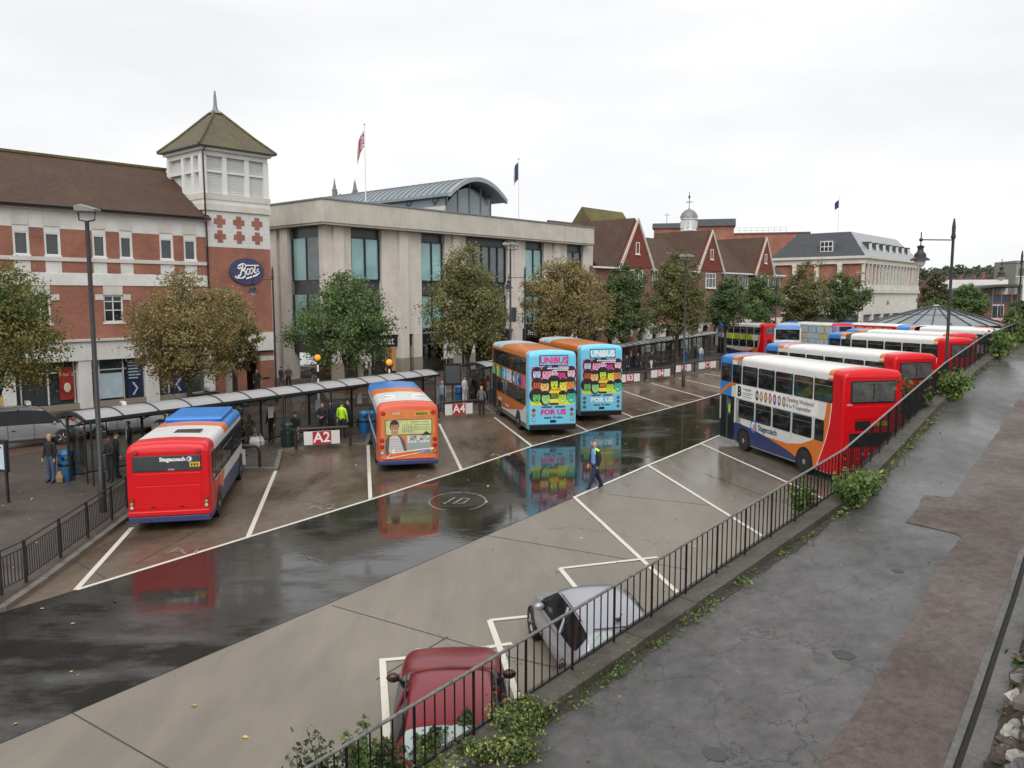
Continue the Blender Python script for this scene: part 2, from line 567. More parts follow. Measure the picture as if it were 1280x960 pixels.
def lane_mat():
    m, n, b = _nodes('wet_dark_asphalt')
    MATS['wet_dark_asphalt'] = m
    t = n.nodes.new('ShaderNodeTexCoord')
    sp = n.nodes.new('ShaderNodeSeparateXYZ')
    n.links.new(t.outputs['Object'], sp.inputs[0])
    g = noise(n, 26, 3, 0.65)
    x = noise(n, 0.5, 6, 0.65, stretch=(1.0, 0.3, 1, radians(31)))
    film = noise(n, 0.30, 8, 0.64, stretch=(0.55, 1.0, 1, radians(0)))
    fine = noise(n, 1.1, 6, 0.7, stretch=(0.35, 1.0, 1, radians(8)))
    # the rain film thins out towards the near end of the lane, where the fall drains it
    near = ramp(n, fmath(n, 'MULTIPLY', fmath(n, 'ADD', sp.outputs[1], fmath(n, 'MULTIPLY', sp.outputs[0], 0.35)), 0.02), [(0.16, (0.0,) * 3), (0.42, (0.17,) * 3)])
    f = fmath(n, 'ADD', fmath(n, 'MULTIPLY', film.outputs['Fac'], 0.75), fmath(n, 'MULTIPLY', fine.outputs['Fac'], 0.35))
    f = ramp(n, fmath(n, 'ADD', f, near), [(0.54, (0,) * 3), (0.72, (1,) * 3)])
    col = ramp(n, x.outputs['Fac'], [(0.3, (0.010, 0.0095, 0.0085)), (0.7, (0.030, 0.027, 0.023))])
    col = mixc(n, 1.0, col, ramp(n, g.outputs['Fac'], [(0.3, (0.65,) * 3), (0.7, (1.35,) * 3)]), 'MULTIPLY')
    n.links.new(col, b.inputs['Base Color'])
    n.links.new(fmath(n, 'ADD', fmath(n, 'MULTIPLY', f, -0.30), 0.34), b.inputs['Roughness'])
    n.links.new(fmath(n, 'ADD', fmath(n, 'MULTIPLY', f, 0.52), 0.03), b.inputs['Specular IOR Level'])
    rip = noise(n, 5.0, 3, 0.55)
    bump(n, b, fmath(n, 'ADD', g.outputs['Fac'], fmath(n, 'MULTIPLY', rip.outputs['Fac'], 5.0)), 0.06, 0.004)
    return m
LANE = lane_mat()
def yard_mat():
    m, n, b = _nodes('pale_concrete_yard')
    MATS['pale_concrete_yard'] = m
    t = n.nodes.new('ShaderNodeTexCoord')
    sp = n.nodes.new('ShaderNodeSeparateXYZ')
    n.links.new(t.outputs['Object'], sp.inputs[0])
    big = noise(n, 0.22, 6, 0.6, stretch=(1.0, 0.45, 1, radians(50)))
    mid = noise(n, 1.4, 6, 0.7, stretch=(1.0, 0.25, 1, radians(-33)))
    fine = noise(n, 40, 3, 0.65)
    spots = noise(n, 5.5, 4, 0.8)
    # rain has dried towards the near end and still lies farther up the yard
    d = fmath(n, 'ADD', fmath(n, 'MULTIPLY', sp.outputs[0], 0.45), fmath(n, 'MULTIPLY', sp.outputs[1], 0.89))
    d = fmath(n, 'ADD', d, fmath(n, 'MULTIPLY', big.outputs['Fac'], 9.0))
    wet = ramp(n, fmath(n, 'MULTIPLY', d, 0.02), [(0.56, (0,) * 3), (0.72, (1,) * 3)])
    col = ramp(n, big.outputs['Fac'], [(0.3, (0.165, 0.146, 0.12)), (0.7, (0.235, 0.209, 0.173))])
    col = mixc(n, 1.0, col, ramp(n, mid.outputs['Fac'], [(0.25, (0.82,) * 3), (0.75, (1.13,) * 3)]), 'MULTIPLY')
    grit = noise(n, 85, 2, 0.7)
    col = mixc(n, 1.0, col, ramp(n, grit.outputs['Fac'], [(0.28, (0.72,) * 3), (0.72, (1.25,) * 3)]), 'MULTIPLY')
    col = mixc(n, 1.0, col, ramp(n, fine.outputs['Fac'], [(0.3, (0.86,) * 3), (0.7, (1.12,) * 3)]), 'MULTIPLY')
    col = mixc(n, ramp(n, spots.outputs['Fac'], [(0.66, (0,) * 3), (0.76, (0.5,) * 3)]), col, (0.09, 0.078, 0.064))
    wc = ramp(n, mid.outputs['Fac'], [(0.3, (0.085, 0.073, 0.057)), (0.7, (0.165, 0.145, 0.118))])
    col = mixc(n, wet, col, wc)
    n.links.new(col, b.inputs['Base Color'])
    n.links.new(fmath(n, 'ADD', fmath(n, 'MULTIPLY', wet, -0.42), fmath(n, 'ADD', 0.46, fmath(n, 'MULTIPLY', mid.outputs['Fac'], 0.25))), b.inputs['Roughness'])
    vo = n.nodes.new('ShaderNodeTexVoronoi')
    vo.feature = 'DISTANCE_TO_EDGE'
    vo.inputs['Scale'].default_value = 0.26
    wv = noise(n, 1.3, 6, 0.7)
    ad = n.nodes.new('ShaderNodeVectorMath')
    ad.operation = 'MULTIPLY_ADD'
    n.links.new(wv.outputs['Color'], ad.inputs[0])
    ad.inputs[1].default_value = (0.9, 0.9, 0.9)
    n.links.new(t.outputs['Object'], ad.inputs[2])
    n.links.new(ad.outputs[0], vo.inputs['Vector'])
    mk = noise(n, 0.12, 3, 0.5)
    cr = fmath(n, 'LESS_THAN', vo.outputs['Distance'], fmath(n, 'MULTIPLY', ramp(n, mk.outputs['Fac'], [(0.45, (0,) * 3), (0.62, (1,) * 3)]), 0.004))
    streak = noise(n, 0.9, 5, 0.7, stretch=(1.6, 0.16, 1, radians(33)))
    col = mixc(n, ramp(n, streak.outputs['Fac'], [(0.52, (0,) * 3), (0.8, (0.28,) * 3)]), col, (0.10, 0.09, 0.076))
    col = mixc(n, fmath(n, 'MULTIPLY', cr, 0.7), col, (0.04, 0.036, 0.03))
    n.links.new(col, b.inputs['Base Color'])
    b.inputs['Specular IOR Level'].default_value = 0.38
    bump(n, b, fine.outputs['Fac'], 0.06, 0.006)
    return m
CONC = yard_mat()
def paint_mat(name, c, wear=0.42):
    m, n, b = _nodes(name)
    x = noise(n, 9, 6, 0.75)
    y = noise(n, 1.3, 4, 0.6)
    f = fmath(n, 'ADD', fmath(n, 'MULTIPLY', x.outputs['Fac'], 0.7), fmath(n, 'MULTIPLY', y.outputs['Fac'], 0.4))
    col = ramp(n, f, [(wear - 0.07, (0.11, 0.1, 0.08)), (wear + 0.05, c)])
    n.links.new(col, b.inputs['Base Color'])
    b.inputs['Roughness'].default_value = 0.45
    MATS[name] = m
    return m
LINE = paint_mat('white_road_paint', (0.58, 0.56, 0.48), 0.44)
LINE_W = paint_mat('worn_white_road_paint', (0.30, 0.285, 0.24), 0.60)
def sheet(name, pts, z, mat, kind='structure'):
    return MB().poly([(p[0], p[1], z) for p in pts], mat).build(name, kind=kind)
BIG = 2600
sheet('ground', [(-BIG, -400), (BIG, -400), (BIG, 2 * BIG), (-BIG, 2 * BIG)], -0.03, EARTH)

Lpt = [G(95, 738), G(310, 672), G(463, 625), G(577, 588), G(665, 558), G(735, 539), G(791.6, 521.9), G(840, 509.4), G(882, 497.7)]
hd = h2(-11.2)
st = (Lpt[8] - Lpt[0]) / 8.0
Lp = [Lpt[0] - st * 3, Lpt[0] - st * 1.0] + Lpt + [Lpt[8] + st * k for k in range(1, 9)]
Rl = [G(-700, 1230), G(0, 930), G(410, 755), G(718, 622), G(810, 582), G(876, 554.7), G(894.7, 546.6)]
rs = (Rl[6] - Rl[3]).normalized()
Rl += [Rl[6] + rs * 40, Rl[6] + rs * 75]
# station yard: right-hand concrete, the wet lane, the bays
yard_r = [(-40, 2), (60, -10), (120, 150), (20, 170)]
sheet('yard', [(p[0], p[1]) for p in ((-60, -30), (80, -30), (150, 190), (-60, 190))], 0.0, CONC)
_damp = [Rl[3] + rs * 1.5, Rl[8], Rl[8] + h2(169) * 45, Rl[3] + h2(169) * 30 + rs * 3.0]
sheet('bay_floor', [tuple(p) for p in Lp] + [Lp[-1] + hd * 26, Lp[0] + hd * 26 + Vector((-20, 0, 0))], 0.008, BAY)
sheet('lane', [tuple(p) for p in Lp] + [tuple(p) for p in reversed(Rl)], 0.012, LANE)
# joints between concrete pours, built as narrow recessed-looking sealant strips
SEAL = M('dark_joint_sealant', (0.04, 0.036, 0.032), 0.7, 0, 0.3, 3)
_lift = [0]
def strip(mb, a, b, wd, z, mat):
    _lift[0] += 1
    z += (_lift[0] % 9) * 0.00035
    a, b = Vector(a), Vector(b)
    n = (b - a).normalized()
    n = Vector((-n.y, n.x, 0)) * wd / 2
    mb.poly([(a.x + n.x, a.y + n.y, z), (b.x + n.x, b.y + n.y, z), (b.x - n.x, b.y - n.y, z), (a.x - n.x, a.y - n.y, z)], mat)
mb = MB()
for a, b in (((415, 757), (640, 822)), ((640, 822), (860, 872)), ((60, 874), (330, 1030)), ((600, 668), (860, 712)), ((760, 618), (890, 632)), ((880, 592), (1010, 640)), ((560, 796), (470, 850))):
    strip(mb, G(*a), G(*b), 0.024, 0.007, SEAL)
for a, b in (((170, 705), (290, 640)), ((90, 700), (200, 760)), ((395, 590), (470, 600)), ((330, 620), (470, 640))):
    strip(mb, G(*a), G(*b), 0.03, 0.0105, SEAL)
mb.build('yard_joint', kind='structure')
# painted lines
mb = MB()
for i in range(2, len(Lp) - 1):
    strip(mb, Lp[i], Lp[i + 1], 0.13, 0.016, LINE)
for i in range(3, 8):
    strip(mb, Rl[i], Rl[i + 1], 0.13, 0.016, LINE)
mb.build('lane_edge_line', kind='structure')
divs = [((95, 738), (165, 660)), ((310, 672), (345, 588)), ((463, 625), (460, 556)), ((577, 588), (549, 530)), ((665, 558), (618, 522)), ((735, 539), (690, 516)), ((791.6, 521.9), (770, 513))]
mb = MB()
for a, b in divs:
    strip(mb, G(*a), G(*b), 0.14, 0.015, LINE)
for a, b in (((840, 509.4), (779, 489)), ((882, 497.7), (814, 479.3)), ((905, 486), (849, 473.3)), ((905, 471), (880, 467))):
    strip(mb, G(*a), G(*b), 0.15, 0.015, LINE)
for a, b in (((718, 622), (864, 757)), ((810, 582), (975, 684)), ((876, 554.7), (1030, 624)),
             ((700, 711), (822, 697)), ((700, 711), (728, 745)), ((612, 776), (690, 768)), ((612, 776), (652, 886)), ((477, 826), (520, 822)), ((478, 824), (484, 925)), ((596, 812), (640, 805))):
    strip(mb, G(*a), G(*b), 0.13, 0.015, LINE)
for k in range(1, 8):
    a = Rl[5] + (Rl[5] - Rl[4]) * k
    strip(mb, a, a + h2(169) * 10.5, 0.13, 0.015, LINE)
mb.build('bay_line', kind='structure')
# bay numbers painted on the floor, and the worn roundel in the lane
for s, px, py in (('A1', 232, 689), ('A2', 402, 635), ('A3', 534, 596), ('A4', 625, 569), ('A5', 700, 546), ('B3', 806, 512.5), ('B4', 862, 500)):
    p = G(px, py)
    o = text(s, .95, LINE_W, None, (p.x, p.y, 0.018), (0, 0, radians(11)), 'bay_number_marking', 0.0, sx=0.95)
    tag(o, kind='structure')
mb = MB()
c = G(572, 627)
for k in range(40):
    a0, a1 = 2 * pi * k / 40, 2 * pi * (k + 1) / 40
    if 27 < k < 33: continue
    strip(mb, (c.x + .98 * cos(a0), c.y + 1.25 * sin(a0), 0), (c.x + .98 * cos(a1), c.y + 1.25 * sin(a1), 0), 0.06, 0.017, LINE_W)
for x0, y0, x1, y1 in ((-0.7, -0.6, -0.2, 0.8), (-0.2, -0.6, 0.25, 0.7), (0.25, 0.7, 0.6, 0.5), (0.6, 0.5, 0.35, -0.4), (0.35, -0.4, 0.0, -0.5)):
    strip(mb, (c.x + x0 * .65, c.y + y0 * .65, 0), (c.x + x1 * .65, c.y + y1 * .65, 0), 0.07, 0.0175, LINE_W)
mb.build('lane_roundel_marking', kind='structure')

# platform pavement with saw-tooth kerb
T = [p + hd * 10.0 for p in Lpt]
C = [p + hd * 13.9 for p in Lpt]
T[1], T[2], T[3], T[4] = G(347, 589), G(460, 557), G(549, 527), G(620, 519)
C[1], C[2], C[3] = G(353, 565), G(466, 540), G(548, 514)
edge = [G(-420, 880), G(-180, 800), G(-30, 776), G(8, 764), G(60, 727), G(160, 650), Lpt[0] + h2(-11.2) * 9.5, C[0]]
for i in range(1, 6):
    edge += [T[i], C[i]]
edge += [G(760, 486.5), G(776, 483.5), G(806, 480), G(811, 476.5), G(842, 472.2), G(848, 469), G(884, 465.6), G(892, 462.6), G(935, 459)]
edge += [edge[-1] + Vector((sin(radians(38)), cos(radians(38)), 0)) * 60]
inner = [Lp[-1] + hd * 20 + Vector((-3, 40, 0)), Lp[0] + hd * 24 + Vector((-32, 6, 0)), edge[0] + Vector((-12, 10, 0))]
EDGE = [Vector((p.x, p.y, 0)) for p in edge]
KH = 0.12
mb = MB()
mb.poly([(p.x, p.y, KH) for p in EDGE] + [(p.x, p.y, KH) for p in inner], PAVE)
mb.build('pavement', kind='structure')
# kerb stones, one by one along the saw-tooth (near ones), each a piece of the kerb
kerb = bpy.data.objects.new('kerb', None)
COL.objects.link(kerb)
kerb['kind'] = 'structure'
ks = {}
def kerb_run(a, b, wd=0.16):
    d = b - a
    L = d.length
    if L < 0.2: return
    n = max(1, round(L / 0.92))
    key = round(L / n, 2)
    rz = atan2(d.y, d.x)
    for i in range(n):
        p = a + d * (i / n)
        if key not in ks:
            o = ks[key] = MB().box(0.006, key - 0.006, -0.02, wd, -0.02, KH + 0.012, KERB).build('kerb_stone', kerb)
        else:
            o = inst(ks[key], 'kerb_stone', kerb)
        o.location = (p.x, p.y, random.uniform(-0.004, 0.004))
        o.rotation_euler = (random.uniform(-0.006, 0.006), 0, rz)
for i in range(len(EDGE) - 1):
    kerb_run(EDGE[i], EDGE[i + 1])
# the street between platform and shops
DIRB = radians(41.0)
DB = Vector((sin(DIRB), cos(DIRB), 0))
NB = Vector((DB.y, -DB.x, 0))          # out of the shop fronts towards the camera side
B0 = G(321, 491)
def street_off(u): return 6.6 - 0.085 * (u + 10)
sheet('street', [B0 + DB * u + NB * (street_off(u) + k) for u, k in ((-80, 0), (50, 0), (50, 6.2), (-80, 6.2))], KH + 0.004, ROADRED)
# ------------------------------------------------------------------ buildings along the street (x along the front, y away, z up)
RZB = pi / 2 - DIRB
def bld(name, label, u0, cat='building', off=0.0):
    p = B0 + DB * u0 + NB * off
    return thing(name, label, cat, (p.x, p.y, 0), RZB)
def window(parent, x0, x1, z0, z1, pane, y=0.0, fr=0.07, vs=(), hs=(), frame=None, depth=0.16, sill=True):
    # a real window: frame ring standing in the wall's face, pane set back behind it
    frame = frame or FRAME_W
    m = MB()
    for a, b, c, d in ((x0, x0 + fr, z0, z1), (x1 - fr, x1, z0, z1), (x0 + fr, x1 - fr, z0, z0 + fr), (x0 + fr, x1 - fr, z1 - fr, z1)):
        m.box(a, b, y - 0.03, y + depth, c, d, frame)
    for v in vs:
        m.box(v - fr * .35, v + fr * .35, y + 0.0, y + depth, z0 + fr, z1 - fr, frame)
    for h in hs:
        m.box(x0 + fr, x1 - fr, y - 0.004, y + depth - .003, h - fr * .35, h + fr * .35, frame)
    w_ = m.build('window', parent)
    MB().box(x0 + fr * .5, x1 - fr * .5, y + 0.07, y + 0.09, z0 + fr * .5, z1 - fr * .5, pane).build('pane', w_)
    if sill:
        MB().box(x0 - 0.1, x1 + 0.1, y - 0.12, y + 0.05, z0 - 0.12, z0 - 0.003, frame).build('sill', w_)
    return w_
def wall_with_holes(m, x0, x1, z0, z1, holes, mat, y=0.0, th=0.3):
    # a wall slab split into boxes round rectangular openings
    zs = sorted({z0, z1} | {h[2] for h in holes} | {h[3] for h in holes})
    zs = [z for z in zs if z0 <= z <= z1]
    for i in range(len(zs) - 1):
        a, b = zs[i], zs[i + 1]
        mid = (a + b) / 2
        hs = sorted([(h[0], h[1]) for h in holes if h[2] < mid < h[3]])
        x = x0
        for h in hs:
            if h[0] > x: m.box(x, h[0], y, y + th, a, b, mat)
            x = max(x, h[1])
        if x < x1: m.box(x, x1, y, y + th, a, b, mat)

# ---- brick chemist's shop with the corner tower
XB = -40.0
bt = bld('brick_shop', 'long red brick shop building with white render bands and brown tiled roof', 0)
top_w = [(-15.42, -14.66), (-13.75, -12.95), (-11.01, -10.29), (-9.35, -8.64), (-6.75, -5.93), (-5.09, -4.30)]
k = 0
extra = []
for base in (-20.6, -26.0, -31.4, -36.8):
    extra += [(base, base + .76), (base + 1.75, base + 2.5)]
top_w = extra + top_w
holes = [(a, b, 9.53, 10.85) for a, b in top_w]
low_w = [(-14.92 + 0.2, -13.65), (-10.56, -9.36), (-19.6, -18.4), (-24.4, -23.2), (-29.2, -28.0), (-34.0, -32.8), (-5.9, -4.7)]
holes += [(a, b, 5.45, 7.15) for a, b in low_w]
m = MB()
wall_with_holes(m, XB, -3.55, 8.15, 12.2, holes, WHITE)
m.build('upper_wall', bt)
m = MB()
wall_with_holes(m, XB, -3.55, 4.44, 8.147, holes, BRICK)
m.build('lower_wall', bt)
# brick panels between the top windows, standing just proud of the render
edges = [XB] + [v for w_ in top_w for v in (w_[0] - .06, w_[1] + .06)] + [-3.55]
for i in range(0, len(edges), 2):
    a, b = edges[i], edges[i + 1]
    if b - a > 0.3:
        MB().box(a, b, -0.025, 0.05, 9.45, 11.14, BRICK).build('brick_panel', bt)
        MB().box(a, b, -0.025, 0.05, 8.53, 9.18, BRICK).build('brick_panel', bt)
MB().box(XB, -3.55, -0.1, 0.06, 9.2, 9.4, OFFWHITE).build('string_course', bt)
MB().box(XB, -3.55, -0.05, 0.06, 7.75, 8.45, WHITE).build('render_band', bt)
for a, b in top_w:
    MB().box(a - 0.05, b + 0.05, -0.05, 0.04, 11.25, 11.95, OFFWHITE).build('lintel_panel', bt)
    window(bt, a, b, 9.53, 10.85, PANE, 0.05, 0.07)
for a, b in low_w:
    window(bt, a, b, 5.45, 7.15, PANE, 0.08, 0.08, vs=((a + b) / 2,), hs=(6.2, 6.75))
    for q, r_ in ((a - .5, a - .02), (b + .02, b + .5)):
        MB().box(q, r_, -0.04, 0.05, 6.85, 7.2, OFFWHITE).build('quoin_block', bt)
    MB().box(a, b, -0.03, 0.05, 7.17, 7.74, OFFWHITE).build('lintel', bt)
# cornice, gutter and roof
MB().box(XB, -3.56, -0.28, 0.0, 12.2, 12.42, FRAME_W).build('eaves_board', bt)
MB().tube([(XB, -0.42, 12.42), (-3.75, -0.42, 12.42)], 0.09, 8, DARK).build('gutter', bt, smooth=True)
m = MB()
ry, rzz = 6.0, 16.3
m.prism([(-0.45, 12.42), (ry, rzz), (12.5, 12.42), (12.5, 12.25), (ry, rzz - .2), (-0.45, 12.25)], 'x', XB, -3.3, TILE)
m.build('roof', bt)
MB().box(XB, -1.9, ry - .18, ry + .18, rzz - .05, rzz + .12, TILE_M).build('ridge_tiles', bt)
MB().box(XB, -3.6, 0.32, 12.2, 0.1, 12.2, BRICK).build('rear_wall', bt)
# ground floor: fascia, columns, shop glass with posters
MB().box(XB, -0.45, -0.35, 0.3, 3.12, 4.3, WHITE).build('fascia', bt)
MB().box(XB, -0.42, -0.48, 0.3, 4.303, 4.44, OFFWHITE).build('fascia_cornice', bt)
MB().box(XB, -3.6, -0.16, -0.1, 0.125, 0.5, TANSTONE).build('plinth', bt)
for a, b in ((-12.37, -11.62), (-8.22, -7.37), (-3.95, -3.4), (-16.6, -15.9), (-20.8, -20.1), (-25, -24.3)):
    MB().box(a, b, -0.3, 0.3, 0.12, 3.117, WHITE).build('column', bt, bevel=0.02)
SHOPG = M('shop_glass_dark', (0.035, 0.05, 0.055), 0.06, 0, 0.5, 0.35, spec=0.9)
m = MB()
m.box(-26, -3.5, 0.25, 0.31, 0.5, 3.11, SHOPG)
sg = m.build('shop_window', bt)
m = MB()
for x in [-26 + i * 1.5 for i in range(16)]:
    m.box(x - .04, x + .04, 0.19, 0.247, 0.5, 3.11, FRAME_W)
m.box(-26, -3.5, 0.2, 0.246, 2.4, 2.47, FRAME_W)
m.build('frame', sg)
NAVY = M('navy_poster', (0.018, 0.027, 0.075), 0.3, 0, 0.15)
CREAM = M('cream_print', (0.6, 0.56, 0.45), 0.5)
LBLUE = M('pale_blue_print', (0.45, 0.55, 0.62), 0.5)
for a, b, right in ((-9.3, -8.3, True), (-6.4, -5.4, False)):
    p = MB().box(a, b, 0.1, 0.14, 0.45, 3.0, NAVY).build('poster', bt, label='navy poster with pale arrow')
    m = MB()
    cx, cz, s_ = (a + b) / 2, 1.1, (1 if right else -1)
    for dz in (-1, 1):
        m.prism([(cx + .18 * s_, cz), (cx + .18 * s_ - .12 * s_, cz), (cx - .22 * s_, cz + .42 * dz), (cx - .08 * s_, cz + .42 * dz)], 'y', 0.085, 0.098, LBLUE)
    for j in range(6):
        m.box(a + .1, a + .1 + random.uniform(.5, .8), 0.085, 0.098, 2.75 - j * .2, 2.83 - j * .2, LBLUE)
    m.build('arrow', p)
REDP = M('red_poster', (0.28, 0.03, 0.02), 0.4, 0, 0.35, 2)
rp_ = MB().box(-13.4, -12.55, 0.1, 0.14, 0.75, 2.75, REDP).build('poster', bt, label='red poster with a pale pattern')
text('3 for 2', 0.3, CREAM, rp_, (-12.98, 0.09, 2.3), (pi / 2, 0, 0))
MB().ell((-12.95, 0.1, 1.5), (0.2, 0.02, 0.3), CREAM).build('picture', rp_)
for a, b in ((-11.4, -9.6),):
    MB().box(a, b, 0.1, 0.14, 0.6, 2.2, LBLUE).build('poster', bt)
YEL = M('yellow_sign', (0.75, 0.38, 0.02), 0.4)
MB().box(-17.2, -16.7, -0.36, -0.31, 0.9, 1.35, YEL).build('poster', bt)

# tower
tw = bld('shop_tower', 'square brick corner tower with white louvred lantern and pyramid tiled roof', -1.03)
hw, dp = 2.5, 5.0
TILEW = brick_mat('white_wall_tiles', (0.66, 0.655, 0.63), (0.62, 0.615, 0.59), (0.45, 0.45, 0.44), bw=0.5, bh=0.33, var=0.08)
MB().box(-hw, hw, -0.05, dp, 4.45, 10.5, BRICK).build('wall', tw)
MB().box(-hw + .003, hw - .003, -0.06, dp - .02, 10.503, 12.98, TILEW).build('tiled_band', tw)
for cx in (-1.45, 0.02, 1.47):
    for cz in (11.25, 12.28):
        m = MB()
        a, b = .19, .43
        m.prism([(-a + cx, -b + cz), (a + cx, -b + cz), (a + cx, -a + cz), (b + cx, -a + cz), (b + cx, a + cz), (a + cx, a + cz), (a + cx, b + cz), (-a + cx, b + cz), (-a + cx, a + cz), (-b + cx, a + cz), (-b + cx, -a + cz), (-a + cx, -a + cz)], 'y', -0.085, -0.05, BRICK)
        m.build('brick_cross', tw)
m = MB()
m.box(-hw - .12, hw + .12, -0.18, dp, 13.0, 13.45, OFFWHITE)
m.box(-hw - .06, hw + .06, -0.12, dp - .01, 13.453, 13.75, WHITE)
m.box(-hw - .1, hw + .1, -0.16, dp + .01, 13.753, 14.15, OFFWHITE)
m.build('cornice', tw)
LOUV = M('pale_louvre_blind', (0.60, 0.61, 0.60), 0.5, 0, 0.05)
MB().box(-hw + .25, hw - .25, 0.25, dp - .25, 14.15, 17.0, LOUV).build('lantern_core', tw)
m = MB()
lx, ly = hw - .1, 0.1
for x in (-lx, -.86, .86, lx):
    wd = .2 if abs(x) == lx else .17
    m.box(x - wd, x + wd, ly - .08, ly + .3, 14.15, 16.72, FRAME_W)
for y in (1.35, 2.7, dp - .15):
    for sx in (-1, 1):
        x = sx * (lx - .0)
        m.box(x - .17, x + .17, y - .17, y + .17, 14.15, 16.72, FRAME_W)
m.box(-lx + .2, lx - .2, ly - .02, ly + .2, 15.62, 15.76, FRAME_W)
for sx in (-1, 1):
    m.box(sx * lx - .1, sx * lx + .1, 0.42, dp - .33, 15.625, 15.755, FRAME_W)
m.build('lantern_frame', tw)
m = MB()
for i in range(3):
    a = -lx + .2 + i * (2 * lx - .06) / 3
    for j in range(17):
        z = 14.22 + j * .15
        m.box(-lx + .2, lx - .2, 0.215, 0.247, z, z + .1, LOUV)
    break
m.build('louvre', tw)
m = MB()
m.box(-hw - .02, hw + .02, -0.02, dp + .02, 16.723, 17.05, WHITE)
m.box(-hw - .22, hw + .22, -0.24, dp + .2, 17.053, 17.25, FRAME_W)
m.build('frieze', tw)
m = MB()
e = .5
cx, cy = 0.0, dp / 2
b_ = [(-hw - e, -e, 17.32), (hw + e, -e, 17.32), (hw + e, dp + e, 17.32), (-hw - e, dp + e, 17.32)]
md = [(-hw + .55, .55 + .0, 18.35), (hw - .55, .55, 18.35), (hw - .55, dp - .55, 18.35), (-hw + .55, dp - .55, 18.35)]
tp = [(-.25, cy - .25, 20.2), (.25, cy - .25, 20.2), (.25, cy + .25, 20.2), (-.25, cy + .25, 20.2)]
m.add(b_ + md + tp, [(0, 1, 5, 4), (1, 2, 6, 5), (2, 3, 7, 6), (3, 0, 4, 7), (4, 5, 9, 8), (5, 6, 10, 9), (6, 7, 11, 10), (7, 4, 8, 11), (8, 9, 10, 11), (3, 2, 1, 0)], tile_mat('tower_roof_tiles', (0.135, 0.115, 0.085), (0.115, 0.1, 0.078), (0.13, 0.135, 0.045), 0.2, 0.8))
m.build('roof', tw)
m = MB()
for q in ((-1, 0), (1, 0), (1, 1), (-1, 1)):
    a = (q[0] * (hw + e), -e if q[1] == 0 else dp + e, 17.36)
    b = (q[0] * (hw - .55), .55 if q[1] == 0 else dp - .55, 18.39)
    c_ = (q[0] * .25, cy + (-.25 if q[1] == 0 else .25), 20.24)
    m.tube([a, b, c_], 0.1, 6, TILE_M)
m.build('hip_tiles', tw)
MB().box(-hw - e - .02, hw + e + .02, -e - .02, dp + e + .02, 17.253, 17.316, DARK).build('eaves_gutter', tw)
MB().lathe([(.48, 20.15), (.42, 20.25), (.2, 20.45), (.13, 20.7), (.11, 21.2), (.06, 21.75), (.0, 21.8)], 10, LEAD, (0, cy, 0)).build('finial', tw, smooth=True)
MB().tube([(-hw + .05, -e - .03, 17.25), (-hw - .1, -.25, 16.9), (-hw - .08, -.27, 12.5), (-hw + .02, -.14, 12.2), (-hw + .02, -.12, 4.5)], 0.055, 8, DARK).build('downpipe', tw, smooth=True)
# tower foot
MB().box(-hw + .6, hw - .05, -0.3, .3, 3.12, 4.44, WHITE).build('fascia', tw)
for a, b in ((-2.3, -1.45), (-.6, .22), (1.4, 2.5)):
    MB().box(a, b, -.08, .6, .12, 3.1, BRICK).build('pier', tw)
    MB().box(a - .02, b + .02, -.1, .62, 2.35, 2.7, OFFWHITE).build('pier_band', tw)
MB().box(-2.4, 2.4, 3.2, 3.3, .12, 3.1, SHOPG).build('doorway_glass', tw)
MB().box(2.2, 2.45, .7, 5, .12, 4.4, BRICK).build('return_wall', tw)
MB().box(-1.42, -.62, .5, .58, .12, 2.6, PALE).build('door_surround', tw)
MB().box(-2.2, -1.8, -.1, -.06, 1.5, 1.75, YEL).build('notice', tw)
MB().box(1.5, 2.1, -.11, -.08, 1.0, 1.1, BLACK).build('notice', tw)

# oval script sign hung on the tower
sg = bld('shop_sign', 'navy oval sign with white script lettering high on the brick tower', -0.55, 'sign', 0.07)
NAVYS = M('navy_sign_enamel', (0.042, 0.05, 0.13), 0.3, 0, 0.12)
SW = M('white_sign_letters', (0.8, 0.8, 0.8), 0.4)
m = MB()
m.prism([(1.36 * cos(2 * pi * k / 48), 8.85 + 0.95 * sin(2 * pi * k / 48)) for k in range(48)], 'y', -0.1, 0.0, NAVYS)
m.build('plate', sg)
def stroke(m, pts, r, mat, z0=8.85, y=-0.125, sc=1.0, n=3):
    P_ = [Vector((p[0] * sc, y, z0 + p[1] * sc)) for p in pts]
    out_ = []
    for i in range(len(P_) - 1):
        a = P_[max(i - 1, 0)]; b = P_[i]; c_ = P_[i + 1]; d = P_[min(i + 2, len(P_) - 1)]
        for k in range(n):
            t = k / n
            out_.append(0.5 * ((2 * b) + (c_ - a) * t + (2 * a - 5 * b + 4 * c_ - d) * t * t + (3 * b - a - 3 * c_ + d) * t ** 3))
    out_.append(P_[-1])
    m.tube(out_, r, 6, mat)
m = MB()
# B
stroke(m, [(-.42, .47), (-.62, .42), (-.72, .25), (-.62, .16), (-.50, .30)], .055, SW)
stroke(m, [(-.60, .40), (-.40, .52), (-.18, .48), (-.12, .33), (-.25, .14), (-.42, .06), (-.22, .02), (-.14, -.15), (-.24, -.38), (-.46, -.50), (-.70, -.46), (-.72, -.34), (-.60, -.30)], .06, SW)
stroke(m, [(-.34, .46), (-.46, .0), (-.62, -.42), (-.82, -.50), (-.95, -.42), (-.90, -.36)], .055, SW)
# o o
for cx in (.06, .34):
    stroke(m, [(cx + .13 * cos(t) + .05 * sin(t), -.02 + .06 * (cx - .06) / .28 + .21 * sin(t)) for t in [pi / 2 + 2 * pi * k / 10 for k in range(11)]], .05, SW, n=2)
